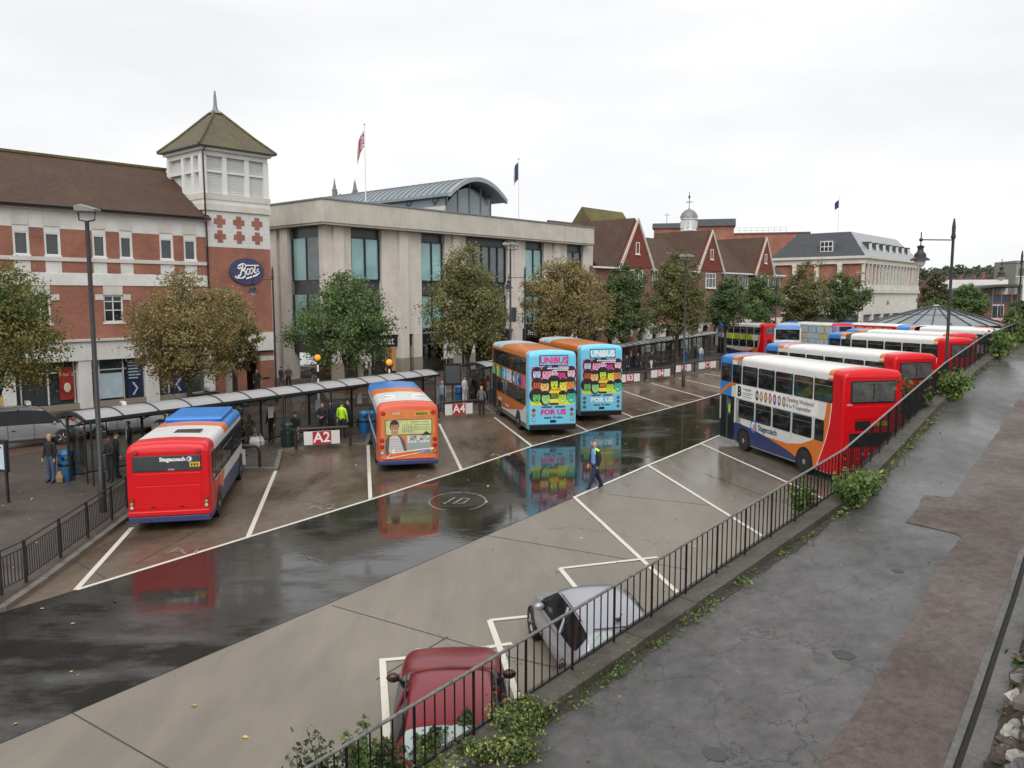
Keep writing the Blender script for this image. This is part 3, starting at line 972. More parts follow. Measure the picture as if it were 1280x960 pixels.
# t, s
stroke(m, [(.66, .42), (.60, .15), (.57, -.05), (.64, -.10), (.72, -.02)], .05, SW)
stroke(m, [(.92, .20), (.82, .16), (.80, .06), (.92, .0), (.95, -.10), (.86, -.18), (.76, -.12)], .045, SW)
stroke(m, [(-.05, .42), (.3, .43), (.92, .44)], .055, SW)
stroke(m, [(-.12, -.52), (.3, -.40), (.70, -.27), (.80, -.2)], .065, SW)
m.build('lettering', sg, smooth=True)

# ---- stone-clad department store
NX0, NX1 = 6.2, 42.6
st_ = bld('stone_store', 'big flat roofed stone store with tall dark recessed windows and deep concrete parapet', NX0)
def nx(u): return u - NX0
W1 = nx(43.9)
ins = 1.0                                                     # wall set back under the parapet
MB().box(0, W1 - 1.2, 0, 24, 12.85, 14.6, FASCIA).build('parapet', st_, bevel=0.03)
MB().box(-.08, W1 - 1.12, -.08, 24.1, 14.603, 14.72, LEAD).build('parapet_capping', st_)
m = MB()
m.box(.1, W1 - 1.3, .1, 23.8, 12.7, 12.847, FASCIA)
m.build('soffit', st_)
# front panels between the recesses
rec = [(9.7, 12.95), (17.5, 20.4), (23.2, 29.2), (31.95, 35.0), (39.0, 42.0)]
xs = [6.95]
for a, b in rec: xs += [a, b]
xs += [43.9]
m = None
for i in range(0, len(xs), 2):
    a, b = nx(xs[i]), nx(xs[i + 1])
    n_ = 2 if b - a > 2.0 else 1
    rib = (a + b) / 2
    zb = 3.75
    if n_ == 2:
        MB().box(a, rib - .5, ins, ins + .5, zb, 12.7, STONE).build('wall_panel', st_)
        MB().box(rib + .5, b, ins, ins + .5, zb, 12.7, STONE).build('wall_panel', st_)
        MB().box(rib - .497, rib + .497, ins - .25, ins + .45, 1.66, 12.69, STONE).build('pier', st_)
        MB().box(rib - .52, rib + .52, ins - .27, ins + .47, .12, 1.657, TANSTONE).build('pier_base', st_)
    else:
        MB().box(a, b, ins, ins + .5, 1.66 if i == 0 else zb, 12.7, STONE).build('wall_panel', st_)
        if i == 0: MB().box(a - .02, b + .02, ins - .02, ins + .52, .12, 1.657, TANSTONE).build('pier_base', st_)
ALU = M('dark_bronze_frame', (0.022, 0.024, 0.027), 0.4, 0.3, 0.15)
SPAN = M('dark_spandrel_panel', (0.05, 0.054, 0.06), 0.3, 0, 0.2)
for i, (a, b) in enumerate(rec):
    a, b = nx(a), nx(b)
    y = ins + .32
    n_ = 5 if b - a > 4 else 2
    cw = (b - a - .3) / n_
    MB().box(a, b, y + .1, y + .2, 3.75, 12.7, SPAN).build('recess_panel', st_)
    for z0, z1, pn in ((8.5, 11.85, PANE_T if i in (1, 3) else PANE_G if False else PANE), (4.2, 7.1, PANE)):
        w_ = MB()
        for q in range(n_ + 1):
            x = a + .15 + q * cw
            w_.box(x - .06, x + .06, y - .12, y + .09, z0, z1, ALU)
        w_.box(a + .15, b - .15, y - .1, y + .087, z1, z1 + .1, ALU)
        w_.box(a + .15, b - .15, y - .1, y + .086, z0 - .1, z0, ALU)
        wo = w_.build('window', st_)
        for q in range(n_):
            x = a + .15 + q * cw
            MB().box(x + .05, x + cw - .05, y, y + .03, z0 + .005, z1 - .005, PANE_T if (i in (1, 3) or (i == 0 and z0 > 8)) else M('grey_blue_glass', (0.09, 0.12, 0.13), 0.06, 0, 0.5, 0.5, spec=0.8)).build('pane', wo)
MB().box(nx(6.95) + .4, W1 - .1, ins + .6, 23.5, 3.75, 12.69, SPAN).build('inner_block', st_)
# side front to the alley (x = const plane), receding from the corner
sx = nx(6.95)
for a, b in ((1.5, 2.2 - .6), (5.5, 9.0), (9.6, 23)):
    if b > a: MB().box(sx, sx + .35, a, b, 2.6, 12.69, STONE).build('wall_panel', st_)
MB().box(sx - .25, sx + .3, 7.2, 8.2, .12, 12.68, STONE).build('pier', st_)
MB().box(sx - .3, sx + .6, 5.5, 6.6, .12, 12.67, STONE).build('pier', st_)
MB().box(sx + .25, sx + .36, 1.55, 5.5, 3.2, 12.69, SPAN).build('recess_panel', st_)
for z0, z1 in ((8.4, 11.8), (3.6, 7.2)):
    wo = MB().box(sx + .1, sx + .24, 1.6, 1.75, z0, z1, ALU).box(sx + .1, sx + .24, 3.4, 3.55, z0, z1, ALU).box(sx + .1, sx + .24, 5.3, 5.45, z0, z1, ALU).build('window', st_)
    for q, mt in ((1.75, M('grey_blue_glass', (0.09, 0.12, 0.13), 0.06)), (3.55, PANE_T)):
        MB().box(sx + .15, sx + .18, q, q + 1.75, z0, z1, mt).build('pane', wo)
# shop fronts below: black fascia with lettering, warm lit glass behind
MB().box(nx(9.6), nx(16.9), ins + .2, ins + .5, 2.75, 3.72, BLACK).build('shop_fascia', st_)
MB().box(nx(16.9), nx(43.5), ins + .25, ins + .55, 2.75, 3.72, BLACK).build('shop_fascia', st_)
MB().box(sx + .1, sx + .4, 1.6, 7.1, 2.4, 3.62, BLACK).build('shop_fascia', st_)
WLET = M('white_shop_letters', (0.75, 0.75, 0.74), 0.4)
text('next', 1.0, WLET, st_, (nx(13.4), ins + .17, 3.2), (pi / 2, 0, 0))
text('next', 1.0, WLET, st_, (nx(27.4), ins + .22, 3.2), (pi / 2, 0, 0))
text('French', 0.75, WLET, st_, (nx(33.6), ins + .22, 3.25), (pi / 2, 0, 0), shear=0.2)
text('next', 0.9, WLET, st_, (sx + .07, 6.5, 3.0), (pi / 2, 0, -pi / 2))
WARM = emit('warm_shop_interior', (0.85, 0.42, 0.16), 0.22)
SHOPIN = M('dim_shop_interior', (0.10, 0.07, 0.045), 0.5, 0, 0.5, 0.5)
MB().box(nx(8), nx(43.5), ins + 2.6, ins + 2.7, .12, 2.74, SHOPIN).build('shop_back_wall', st_)
for a, b in ((9.4, 10.6), (12.1, 13.6), (15.2, 16.6), (21.5, 22.9)):
    MB().box(nx(a), nx(b), ins + 2.4, ins + 2.5, .3, 2.5, WARM).build('lit_display', st_)
SG = glass_mat('shop_front_glass', (0.75, 0.8, 0.8), 0.9, 0.1)
for a, b in ((9.6, 14.3), (15.7, 20.9), (22, 25), (27, 33), (34.5, 38)):
    MB().box(nx(a), nx(b), ins + .45, ins + .47, .2, 2.74, SG).build('shop_window', st_)
for a in (11.0, 16.9, 23.8, 30.9, 36.5, 40.5):
    MB().box(nx(a) - .5, nx(a) + .5, ins - .1, ins + .5, 1.66, 3.74, STONE).build('pier', st_)
    MB().box(nx(a) - .52, nx(a) + .52, ins - .12, ins + .52, .12, 1.657, TANSTONE).build('pier_base', st_)
bn = MB().box(nx(20.0), nx(21.2), ins - .2, ins - .14, 1.3, 3.4, M('pale_banner', (0.55, 0.56, 0.57), 0.5)).build('banner', st_)
MB().lathe([(0.0, -.02), (.28, -.02), (.28, .0), (.0, .0)], 20, BLACK, (nx(20.6), ins - .21, 2.2), 'y').build('emblem', bn)
# barrel-roofed glass pavilion on top
pv = bld('roof_pavilion', 'glazed rooftop pavilion with curved standing seam metal roof', 26)
ROOFM = M('blue_grey_metal_roof', (0.23, 0.275, 0.30), 0.4, 0.3, 0.08, 0.4)
yf, yb, xc, hwid, zs_, rise = 5.0, 48.0, 3.5, 4.25, 17.3, 1.85
def arcp(r, inset=0.0, n=16):
    o = []
    for k in range(n + 1):
        t = -1 + 2 * k / n
        o.append((xc + t * (hwid - inset), zs_ + r * (1 - t * t) - inset * .6))
    return o
up = arcp(rise)
lo = [(x, z - .28) for x, z in up]
MB().prism(up + lo[::-1], 'y', yf + .4, yb, ROOFM).build('barrel_roof', pv, smooth=True)
MB().prism([(x, z + .06) for x, z in up] + [(x, z - .1) for x, z in lo[::-1]], 'y', yf, yf + .397, M('pale_grey_roof_rim', (0.3, 0.32, 0.33), 0.4)).build('roof_rim', pv, smooth=True)
m = MB()
for j in range(48):
    y = yf + .9 + j * .9
    for k in range(len(up) - 1):
        (xa, za), (xb, zb) = up[k], up[k + 1]
        m.prism([(xa, za), (xb, zb), (xb, zb + .09), (xa, za + .09)], 'y', y, y + .09, LEAD)
m.build('standing_seam', pv, kind='stuff')
gy = yf + 1.6
m = MB()
pts = [(x, z - .3) for x, z in arcp(rise, 1.0)]
m.prism([(pts[0][0], 14.2)] + pts + [(pts[-1][0], 14.2)], 'y', gy, gy + .08, M('grey_pavilion_glass', (0.20, 0.25, 0.27), 0.08, 0, 0.3, 0.3, spec=0.8))
gl_ = m.build('glass_end', pv)
for x in (xc - 3.25, xc - 1.7, xc, xc + 1.7, xc + 3.25):
    z = zs_ + rise * (1 - ((x - xc) / hwid) ** 2) - .5
    MB().box(x - .06, x + .06, gy - .09, gy - .003, 14.2, z, LEAD).build('mullion', pv)
MB().box(xc - 3.5, xc - 3.2, gy + .1, yb - 1, 14.2, 16.2, WHITE).build('side_wall', pv)
MB().box(xc - 3.45, xc - 3.25, gy + .1, yb - 1, 16.203, 17.4, M('grey_pavilion_glass', (0.2, 0.25, 0.27))).build('clerestory', pv)
MB().box(xc + 3.2, xc + 3.5, gy + .1, yb - 1, 14.2, 17.4, WHITE).build('side_wall', pv)
for j in range(9):
    y = gy + 1.5 + j * 4
    MB().prism([(xc - 3.5, 16.3), (xc - 4.15, 17.1), (xc - 4.15, 17.2), (xc - 3.5, 16.6)], 'y', y, y + .12, LEAD).build('bracket', pv)
MB().box(xc + 8, xc + 14, 5, 11, 14.65, 15.3, LEAD).build('plant_housing', pv)

# flagpoles on the store roof, each with its flag
def flagpole(u, w_, z0, z1, lab, r=.06):
    p = B0 + DB * u - NB * w_
    t = thing('flagpole', lab, 'flagpole', (p.x, p.y, z0), 0, 'flagpoles on the roofs')
    MB().tube([(0, 0, 0), (0, 0, z1 - z0)], r, 8, FRAME_W, r * .7).build('pole', t, smooth=True)
    MB().ell((0, 0, z1 - z0 + .08), (.1, .1, .1), CHROME).build('ball', t, smooth=True)
    return p
NAVYF = M('navy_flag_cloth', (0.03, 0.035, 0.11), 0.8)
REDF = M('red_flag_cloth', (0.4, 0.03, 0.04), 0.8)
WHF = M('white_flag_cloth', (0.6, 0.6, 0.6), 0.8)
def flag(name, lab, p, zt, wd, ht, cols, droop=1.0, side=-1):
    # limp cloth hanging in folds: strips of colour on a rippled sheet
    t = thing(name, lab, 'flag', (p.x, p.y, zt), 0)
    m = MB()
    nu, nv = 8, 14
    def q(i, j):
        u_, v_ = i / nu, j / nv
        x = side * (0.06 + wd * u_ * (.55 - .2 * u_))
        z = -ht * v_ - droop * wd * u_ * (.55 + .25 * u_)
        y = .16 * sin(u_ * 9 + v_ * 2.2) * u_ + .05
        return (x, y, z)
    for i in range(nu):
        for j in range(nv):
            m.add([q(i, j), q(i + 1, j), q(i + 1, j + 1), q(i, j + 1)], [(0, 1, 2, 3)], cols(i / nu, j / nv))
    m.build('cloth', t, smooth=True, fix=False)
def union(u_, v_):
    x, y = u_ - .45, v_ - .46
    if abs(x) < .09 or abs(y) < .09: return REDF
    if abs(x) < .17 or abs(y) < .15: return WHF
    d1, d2 = abs(x - y), abs(x + y)
    d = min(d1, d2)
    return REDF if d < .05 else WHF if d < .13 else NAVYF
p = flagpole(18.6, 10, 14.6, 23.4, 'tall white flagpole with drooping union flag on the stone store roof')
flag('union_flag', 'drooping union flag in red white and navy', p, 22.9, 1.9, 1.5, union, 1.15)
p = flagpole(41.4, 10, 14.6, 23.0, 'thin white flagpole with dark flag right of the curved roof')
flag('dark_flag', 'limp dark navy flag on the pole right of the curved roof', p, 22.7, 1.5, 2.0, lambda a, b: NAVYF if a < .6 else WHF, .7)

# ---- row of gabled brick shops
gx0 = 43.2
def gable_row():
    t = bld('gabled_brick_row', 'row of brown roofed brick shops with three steep tile-hung gables', gx0)
    X = lambda u: u - gx0
    zE = 10.55
    MB().box(0, X(97), 0.9, 14, 3.6, zE, BRICK2).build('wall', t)
    MB().box(.1, X(97) - .1, 2.2, 13.9, .1, 3.597, SHOPIN).build('arcade_back', t)
    m = MB()
    m.prism([(.5, zE), (6.2, 15.0), (13, zE), (13, zE - .25), (6.2, 14.75), (.5, zE - .25)], 'x', X(55), X(97), TILE)
    m.build('roof', t)
    m = MB()
    m.prism([(.5, zE), (7.8, 16.1), (15, zE), (15, zE - .25), (7.8, 15.8), (.5, zE - .25)], 'x', 1.0, X(55.2), TILE)
    m.build('roof', t)
    for (a, b, za) in ((47.94, 55.43, 16.13), (66.9, 74.4, 15.85), (84.9, 91.7, 15.8)):
        c_ = (a + b) / 2
        m = MB()
        m.prism([(X(a), zE), (X(c_), za), (X(b), zE)], 'y', 0.0, .4, TILEHUNG)
        m.build('gable', t)
        MB().box(X(a) + .5, X(b) - .5, .1, .9, 3.6, zE - .003, BRICK2).build('gable_wall', t)
        m = MB()
        m.prism([(X(a) - .1, zE - .1), (X(c_), za + .1), (X(b) + .1, zE - .1), (X(b) + .1, zE + .05), (X(c_), za + .28), (X(a) - .1, zE + .05)], 'y', .402, 9, TILE)
        m.build('gable_roof', t)
        for s_ in (-1, 1):
            e_ = X(a) if s_ < 0 else X(b)
            m = MB()
            m.prism([(e_ + s_ * .35, zE - .3), (X(c_), za + .3), (X(c_), za - .2), (e_ - s_ * .05, zE - .5)], 'y', -.14, -.004, M('weathered_white_board', (.5, .48, .44), .6, 0, .1))
            m.build('bargeboard', t)
        window(t, X(c_) - .4, X(c_) + .4, 12.1, 13.5, FRAME_W, -.02, .1, depth=.02)
        window(t, X(c_) - 1.5, X(c_) + 1.3, 8.2, 10.2, PANE, .0, .1, vs=(X(c_) - .6, X(c_) + .4), hs=(9.5,), depth=.1)
    for a, b in ((56.5, 59), (60.5, 63), (76, 79.5), (80.5, 84), (92.5, 96)):
        window(t, X(a), X(b), 8.3, 10.2, PANE, .82, .1, vs=[X(a) + (X(b) - X(a)) * q for q in (.25, .5, .75)], depth=.1)
    MB().box(0, X(97), .3, .5, zE - .28, zE - .08, FRAME_W).build('eaves_board', t)
    MB().box(0, X(97), .4, .9, 3.2, 3.6, PALE).build('stone_band', t)
    # arcade: brick piers with pale arches
    u = 45.0
    while u < 96:
        wide = 1.1
        MB().box(X(u), X(u) + wide, .35, 1.2, .12, 3.197, BRICK2 if int(u) % 2 else PALE).build('arcade_pier', t)
        m = MB()
        w_ = 2.2
        ar = [(X(u) + wide + w_ / 2 + w_ / 2 * cos(pi - pi * k / 10), 2.2 + .95 * sin(pi * k / 10)) for k in range(11)]
        m.prism([(X(u) + wide, 2.2)] + [(X(u) + wide, 3.19)] + [(X(u) + wide + w_, 3.19)] + [(X(u) + wide + w_, 2.2)] + ar[::-1], 'y', .45, .75, PALE)
        m.build('arch', t)
        u += wide + w_
    # raised roof ridge block and chimney shapes above the first part
    return t
gable_row()
pb = bld('brick_penthouse', 'mossy tiled roof block rising behind the first gable', 52)
m = MB()
m.prism([(12, 16.2), (14.4, 19.4), (17, 16.2)], 'x', 8, 18.2, TILE_M)
m.build('roof', pb)
MB().box(8.05, 18.15, 12, 17, 8, 16.197, BRICK2).build('wall', pb)
# white octagonal roof lantern with lead dome and weathervane
lt = bld('roof_lantern', 'white octagonal roof lantern with domed lead cap and weathervane', 75.8)
lyy = 6.5
MB().box(-1.25, 1.25, lyy - .9, lyy + .9, 14.2, 16.6, LEAD).build('lead_base', lt)
MB().lathe([(1.25, 16.6), (1.25, 16.75), (1.08, 16.8), (1.08, 18.2), (1.25, 18.25), (1.28, 18.5)], 8, FRAME_W, (0, lyy, 0)).build('drum', lt)
m = MB()
for k in range(8):
    a = 2 * pi * (k + .5) / 8
    m.box(1.0 * cos(a) - .18, 1.0 * cos(a) + .18, lyy + 1.0 * sin(a) - .18, lyy + 1.0 * sin(a) + .18, 17.0, 18.05, LOUV)
m.build('louvre', lt)
MB().lathe([(1.3, 18.5), (1.26, 18.75), (1.05, 19.2), (.62, 19.6), (.22, 19.75), (.08, 19.95), (.0, 20.0)], 16, LEAD, (0, lyy, 0)).build('dome', lt, smooth=True)
MB().tube([(0, lyy, 19.9), (0, lyy, 22.2)], .05, 6, DARK).tube([(-.6, lyy, 20.8), (.6, lyy, 20.8)], .035, 6, DARK).tube([(0, lyy - .6, 20.8), (0, lyy + .6, 20.8)], .035, 6, DARK).box(-.22, .22, lyy - .03, lyy + .03, 21.3, 21.7, DARK).build('weathervane', lt)
# brick blocks behind the row
q = V(865, 380, 150)
rb = thing('brick_rear_block', 'plain brick block with grey roof storey behind the white lantern', 'building', (q.x, q.y, 0), -radians(13))
MB().box(-7.2, 7.1, 0, 12, 0, 19.75, BRICK).build('wall', rb)
m = MB()
m.prism([(-.35, 19.75), (.9, 21.1), (11, 21.1), (12.3, 19.75)], 'x', -2.0, 7.4, SLATE)
m.prism([(-.35, 19.5), (.9, 20.5), (11, 20.5), (12.3, 19.5)], 'x', -7.5, -2.004, SLATE)
m.build('roof', rb)
window(rb, -6.4, -5.2, 17.2, 18.3, FRAME_W, -.1, .1, depth=.05)
MB().tube([(-5, 3, 20.5), (-5, 3, 22.6)], .05, 6, DARK).tube([(-5.6, 3, 22.2), (-4.4, 3, 22.2)], .04, 6, DARK).build('aerial', rb)
q = V(930, 380, 190)
rb2 = thing('long_brick_block', 'long low brick block with roof railings behind the gables', 'building', (q.x, q.y, 0), -radians(15))
MB().box(-15.5, 14, 0, 10, 0, 21.3, BRICK).build('wall', rb2)
MB().box(-15.6, 14.1, -.15, 10.1, 21.303, 21.65, M('brown_coping', (0.12, 0.07, 0.05), 0.7)).build('coping', rb2)
m = MB()
for i in range(14):
    m.tube([(-8 + i * 1.3, 1, 21.6), (-8 + i * 1.3, 1, 22.9)], .03, 5, LEAD)
m.tube([(-8, 1, 22.9), (8.9, 1, 22.9)], .03, 5, LEAD).tube([(-8, 1, 22.25), (8.9, 1, 22.25)], .03, 5, LEAD)
m.build('roof_railing', rb2)

# ---- far department store with mansard roof and colonnade
UF = 134.1
fs_ = bld('mansard_store', 'far pale stone and brick store with slate mansard roof and columned front', UF)
LF, DF = 39.0, 19.0
MB().box(0, LF, 0, DF, 3.4, 7.7, PALE).build('podium', fs_)
MB().box(-.35, LF + .3, -.4, DF, 7.703, 8.5, OFFWHITE).build('ledge', fs_)
MB().box(.6, LF - .3, .6, DF - .5, .1, 3.397, M('grey_blue_glass', (0.09, 0.12, 0.13))).build('shop_window', fs_)
u = 0.0
while u < LF - 1:
    MB().box(u, u + 1.2, 0, .6, .1, 3.397, PALE).build('podium_pier', fs_)
    u += 6.3
MB().box(0.3, LF - .3, .3, DF, 8.503, 13.5, BRICK).build('wall', fs_)
MB().box(-.2, LF + .1, -.2, DF, 13.503, 14.5, PALE).build('entablature', fs_)
MB().box(-.7, LF + .5, -.7, DF + .2, 14.503, 15.0, OFFWHITE).build('cornice', fs_)
m = MB()
b_ = [(-.3, -.3, 15.0), (LF, -.3, 15.0), (LF, DF, 15.0), (-.3, DF, 15.0)]
t_ = [(4.2, 4.2, 20.1), (LF - 4, 4.2, 20.1), (LF - 4, DF - 4, 20.1), (4.2, DF - 4, 20.1)]
m.add(b_ + t_, [(1, 2, 6, 5), (2, 3, 7, 6), (3, 0, 4, 7), (4, 5, 6, 7)], SLATE)
m.add(b_ + t_, [(0, 1, 5, 4)], M('sky_sheen_slates', (.30, .32, .34), .4, .1, .1, .6))  # front slope made paler: the sky's reflection is put into its colour
m.build('mansard_roof', fs_)
BAND = M('column_stone', (0.6, 0.58, 0.52), 0.75)
def column(x, y, w_=.45):
    MB().box(x - w_ * 1.2, x + w_ * 1.2, y - w_ * 1.2, y + w_ * 1.2, 8.505, 9.1, PALE).box(x - w_, x + w_, y - w_, y + w_, 9.1, 13.1, BAND).box(x - w_ * 1.2, x + w_ * 1.2, y - w_ * 1.2, y + w_ * 1.2, 13.1, 13.5, PALE).build('column', fs_)
for i in range(17):
    x = .4 + i * (LF - 1) / 16
    column(x, .16, .26)
    if i < 16 and 4 <= i <= 12:
        window(fs_, x + .42, x + (LF - 1) / 16 - .42, 9.0, 13.3, PANE, .22, .14, hs=(10.2, 12.2), depth=.05, sill=False)
    elif i in (1, 14):
        window(fs_, x + .6, x + 1.8, 10.2, 13.0, PANE, .22, .12, hs=(11.6,), depth=.05, sill=False)
for y in (4.6, 9.2, 13.8, 18.4):
    column(.1, y, .4)
m = MB()
for i in range(40):
    m.box(-.1 + i * .98, .35 + i * .98, -.3, .0, 8.503, 9.4, PALE)
m.build('balustrade', fs_)
for i in range(7):
    x = 6.2 + i * 4.5
    MB().box(x - 1, x + 1, .9, 4.0, 15.6, 18.0, SLATE).build('dormer', fs_)
    MB().box(x - .8, x + .8, .82, .9, 15.9, 17.7, PALE).build('dormer_window', fs_)
d_ = MB().box(.55, 3.4, 6.2, 9.0, 15.8, 18.3, LEAD).build('dormer', fs_)
MB().box(.45, .54, 6.35, 8.85, 16.0, 18.1, FRAME_W).build('frame', d_)
m = MB()
for a in (6.5, 7.3, 8.1):
    for z in (16.15, 17.15):
        m.box(.4, .445, a, a + .62, z, z + .8, PANE)
m.build('pane', d_)
text('fen', 1.5, M('navy_wall_letters', (0.03, 0.04, 0.12), 0.5), fs_, (16.5, -.05, 5.7), (pi / 2, 0, 0), shear=.25, sx=.8)
MB().box(-5, 0, 19.2, 30, 0, 12.4, BRICK).build('side_wing', fs_)
MB().prism([(19.0, 12.4), (24.6, 14.6), (30.4, 12.4)], 'x', -5.3, -.004, TILE).build('wing_roof', fs_)
p = flagpole(UF + 22, 13, 20, 29, 'thin flagpole above the far slate mansard roof', .07)
flag('navy_flag', 'small navy flag flying above the slate mansard roof', p, 28.6, 2.6, 1.7, lambda a, b: NAVYF, .4)

# ---- cathedral tower far behind: only its pinnacles clear the store roof
ct = thing('cathedral_tower', 'distant grey cathedral tower pinnacles above the curved metal roof', 'tower', V(431, 258, 420)[:2] + (0,), radians(20))
CST = concrete_mat('grey_cathedral_stone', (0.22, 0.20, 0.165), 0.3)
zt = V(431, 240, 420).z
MB().box(-5.2, 5.2, -5.2, 5.2, 0, zt - 2.4, CST).build('tower_shaft', ct)
for x, y in ((-5.6, -4.6), (-4.0, 5.2), (4.6, -5.4), (5.6, 4.2)):
    MB().lathe([(1.25, 10), (1.25, zt), (1.5, zt + .2), (.9, zt + .8), (.42, zt + 3.6), (.12, zt + 5.6), (.02, zt + 6.8)], 8, CST, (x, y, 0)).build('pinnacle', ct)
m = MB()
for x in (-3, 3):
    for y in (-5.2, 5.2):
        m.box(x - .4, x + .4, y - .4, y + .4, zt - 2.4, zt - 1.6, CST)
m.build('battlement', ct)

# ---- glass roofed pavilion at the far end of the bays
gp = Vector((48.6, 93.0, 0))
gv = thing('glass_pavilion', 'low round waiting hall with ribbed glass cone roof', 'pavilion', (gp.x, gp.y, 0), 0)
GR = M('milky_roof_glass', (0.15, 0.18, 0.19), 0.3, 0, 0.2, 0.6)
nseg = 24
prof = [(7.3, 3.95), (4.0, 4.95), (3.6, 5.05), (1.9, 5.55), (1.6, 5.62), (0.4, 5.95)]
for k in range(nseg):
    a0_, a1_ = 2 * pi * k / nseg, 2 * pi * (k + 1) / nseg
    for j, mt in ((0, GR), (1, DARK), (2, GR), (3, DARK), (4, GR)):
        (r0, z0), (r1, z1) = prof[j], prof[j + 1]
        m = MB()
        m.add([(r0 * cos(a0_), r0 * sin(a0_), z0), (r0 * cos(a1_), r0 * sin(a1_), z0), (r1 * cos(a1_), r1 * sin(a1_), z1), (r1 * cos(a0_), r1 * sin(a0_), z1),
               (r0 * cos(a0_), r0 * sin(a0_), z0 - .08), (r0 * cos(a1_), r0 * sin(a1_), z0 - .08), (r1 * cos(a1_), r1 * sin(a1_), z1 - .08), (r1 * cos(a0_), r1 * sin(a0_), z1 - .08)],
              [(0, 1, 2, 3), (7, 6, 5, 4), (0, 4, 5, 1), (1, 5, 6, 2), (2, 6, 7, 3), (3, 7, 4, 0)], mt)
        m.build('roof_panel', gv)
    MB().tube([(r_ * cos(a0_), r_ * sin(a0_), z_ + .03) for r_, z_ in prof], .075, 5, DARK).build('roof_rib', gv)
MB().lathe([(7.35, 3.6), (7.45, 3.95), (7.1, 3.95), (7.1, 3.6)], nseg, DARK).build('eaves_ring', gv)
MB().lathe([(6.6, 0.0), (6.6, 3.6), (6.5, 3.6), (6.5, 0)], nseg, M('dim_hall_glass', (0.05, 0.055, 0.05), 0.1)).build('glass_wall', gv)
MB().ell((0, 0, 5.95), (.5, .5, .15), FRAME_W).build('roof_cap', gv)

# ---- brick hall with curved canopy and the grey office block, far right
fh = thing('brick_hall', 'far brick and glass hall under a sweeping dark curved canopy', 'building', V(1240, 400, 150)[:2] + (0,), radians(-12))
fh.scale = (.42, .6, .84)
MB().box(-9, 11, 0, 14, 0, 8.8, BRICK2).build('wall', fh)
m = MB()
ar = [(-15 + 27 * k / 12, 9.0 + 2.0 * sin(pi * (.12 + .55 * k / 12))) for k in range(13)]
m.prism(ar + [(x, z - .5) for x, z in ar[::-1]], 'y', -4.5, 16, M('dark_canopy', (0.055, 0.065, 0.06), 0.5))
m.build('canopy', fh)
MB().box(-17, 12.5, 14, 18, 6, 12.2, WHITE).build('rear_wall', fh)
MB().box(8.8, 11.8, -5, -1, 0, 12.4, WHITE).build('side_pylon', fh)
for x in (-2, 1.5, 5.5):
    MB().tube([(x, -3.5, 0), (x, -3.5, 10.2)], .16, 8, LEAD).build('post', fh)
w_ = window(fh, -.4, 4.4, 3.4, 6.6, PANE, -.1, .25, vs=(2.0,), depth=.05)
MB().box(-1.5, 6.5, -.12, -.05, 7.2, 8.2, M('blue_fascia_sign', (0.05, 0.08, 0.2), 0.5)).build('fascia_sign', fh)
MB().box(-10, 9, -6, -5.6, .0, 3.2, PALE).build('terrace_wall', fh)
m = MB()
for i in range(20):
    m.tube([(-9.5 + i, -5.8, 3.2), (-9.5 + i, -5.8, 4.2)], .04, 4, DARK)
m.tube([(-9.5, -5.8, 4.2), (9, -5.8, 4.2)], .05, 4, DARK)
m.build('terrace_railing', fh)
ob = thing('office_block', 'far grey concrete office block with rows of small windows', 'building', V(1318, 400, 230)[:2] + (0,), radians(-8))
ob.scale = (1, 1, .9)
OC = concrete_mat('grey_office_concrete', (0.24, 0.235, 0.21), 0.3)
MB().box(-11, 14, 0, 14, 0, 19.0, OC).build('wall', ob)
MB().box(-4, 6, 3, 9, 19, 20.6, OC).build('plant_room', ob)
for fz in (7.5, 11.0, 14.5):
    for i in range(10):
        MB().box(-10.2 + i * 2.4, -9.0 + i * 2.4, -.06, .02, fz, fz + 2.0, PANE).build('window', ob)
    MB().box(-11.05, 14.05, -.12, -.003, fz - .7, fz - .4, PALE).build('floor_band', ob)
# houses towards the hill
hi = 0
for px, py, Y, rz, wm, rm in ((1170, 352, 330, 20, BRICK2, TILE), (1192, 353, 300, -20, BRICK2, TILE), (1206, 352, 340, 10, WHITE, SLATE), (1220, 350, 380, 30, BRICK2, TILE), (1236, 347, 360, -10, BRICK2, TILE)):
    q = V(px, py, Y)
    t = thing('house', ['small brick house with brown roof beyond the trees by the tall lamp', 'brick house end-on beyond the lamp post', 'pale house with slate roof below the wooded hill', 'brick house with brown roof below the wooded hill', 'brick house left of the grey office block', ''][hi], 'house', (q.x, q.y, 0), radians(rz), 'houses below the wooded hill')
    hi += 1
    zt = q.z
    MB().box(-5, 5, -4, 4, 0, zt - 3, wm).build('wall', t)
    MB().prism([(-5.6, zt - 3), (0, zt + 1.5), (5.6, zt - 3)], 'y', -4.4, 4.4, rm).build('roof', t)
    MB().box(-3, -2, -1, 1, zt - 2, zt + 2.4, BRICK2).build('chimney', t)
    for x in (-3, 1.5):
        MB().box(x, x + 1.6, -4.06, -3.97, zt - 6, zt - 4.4, PANE).build('window', t)
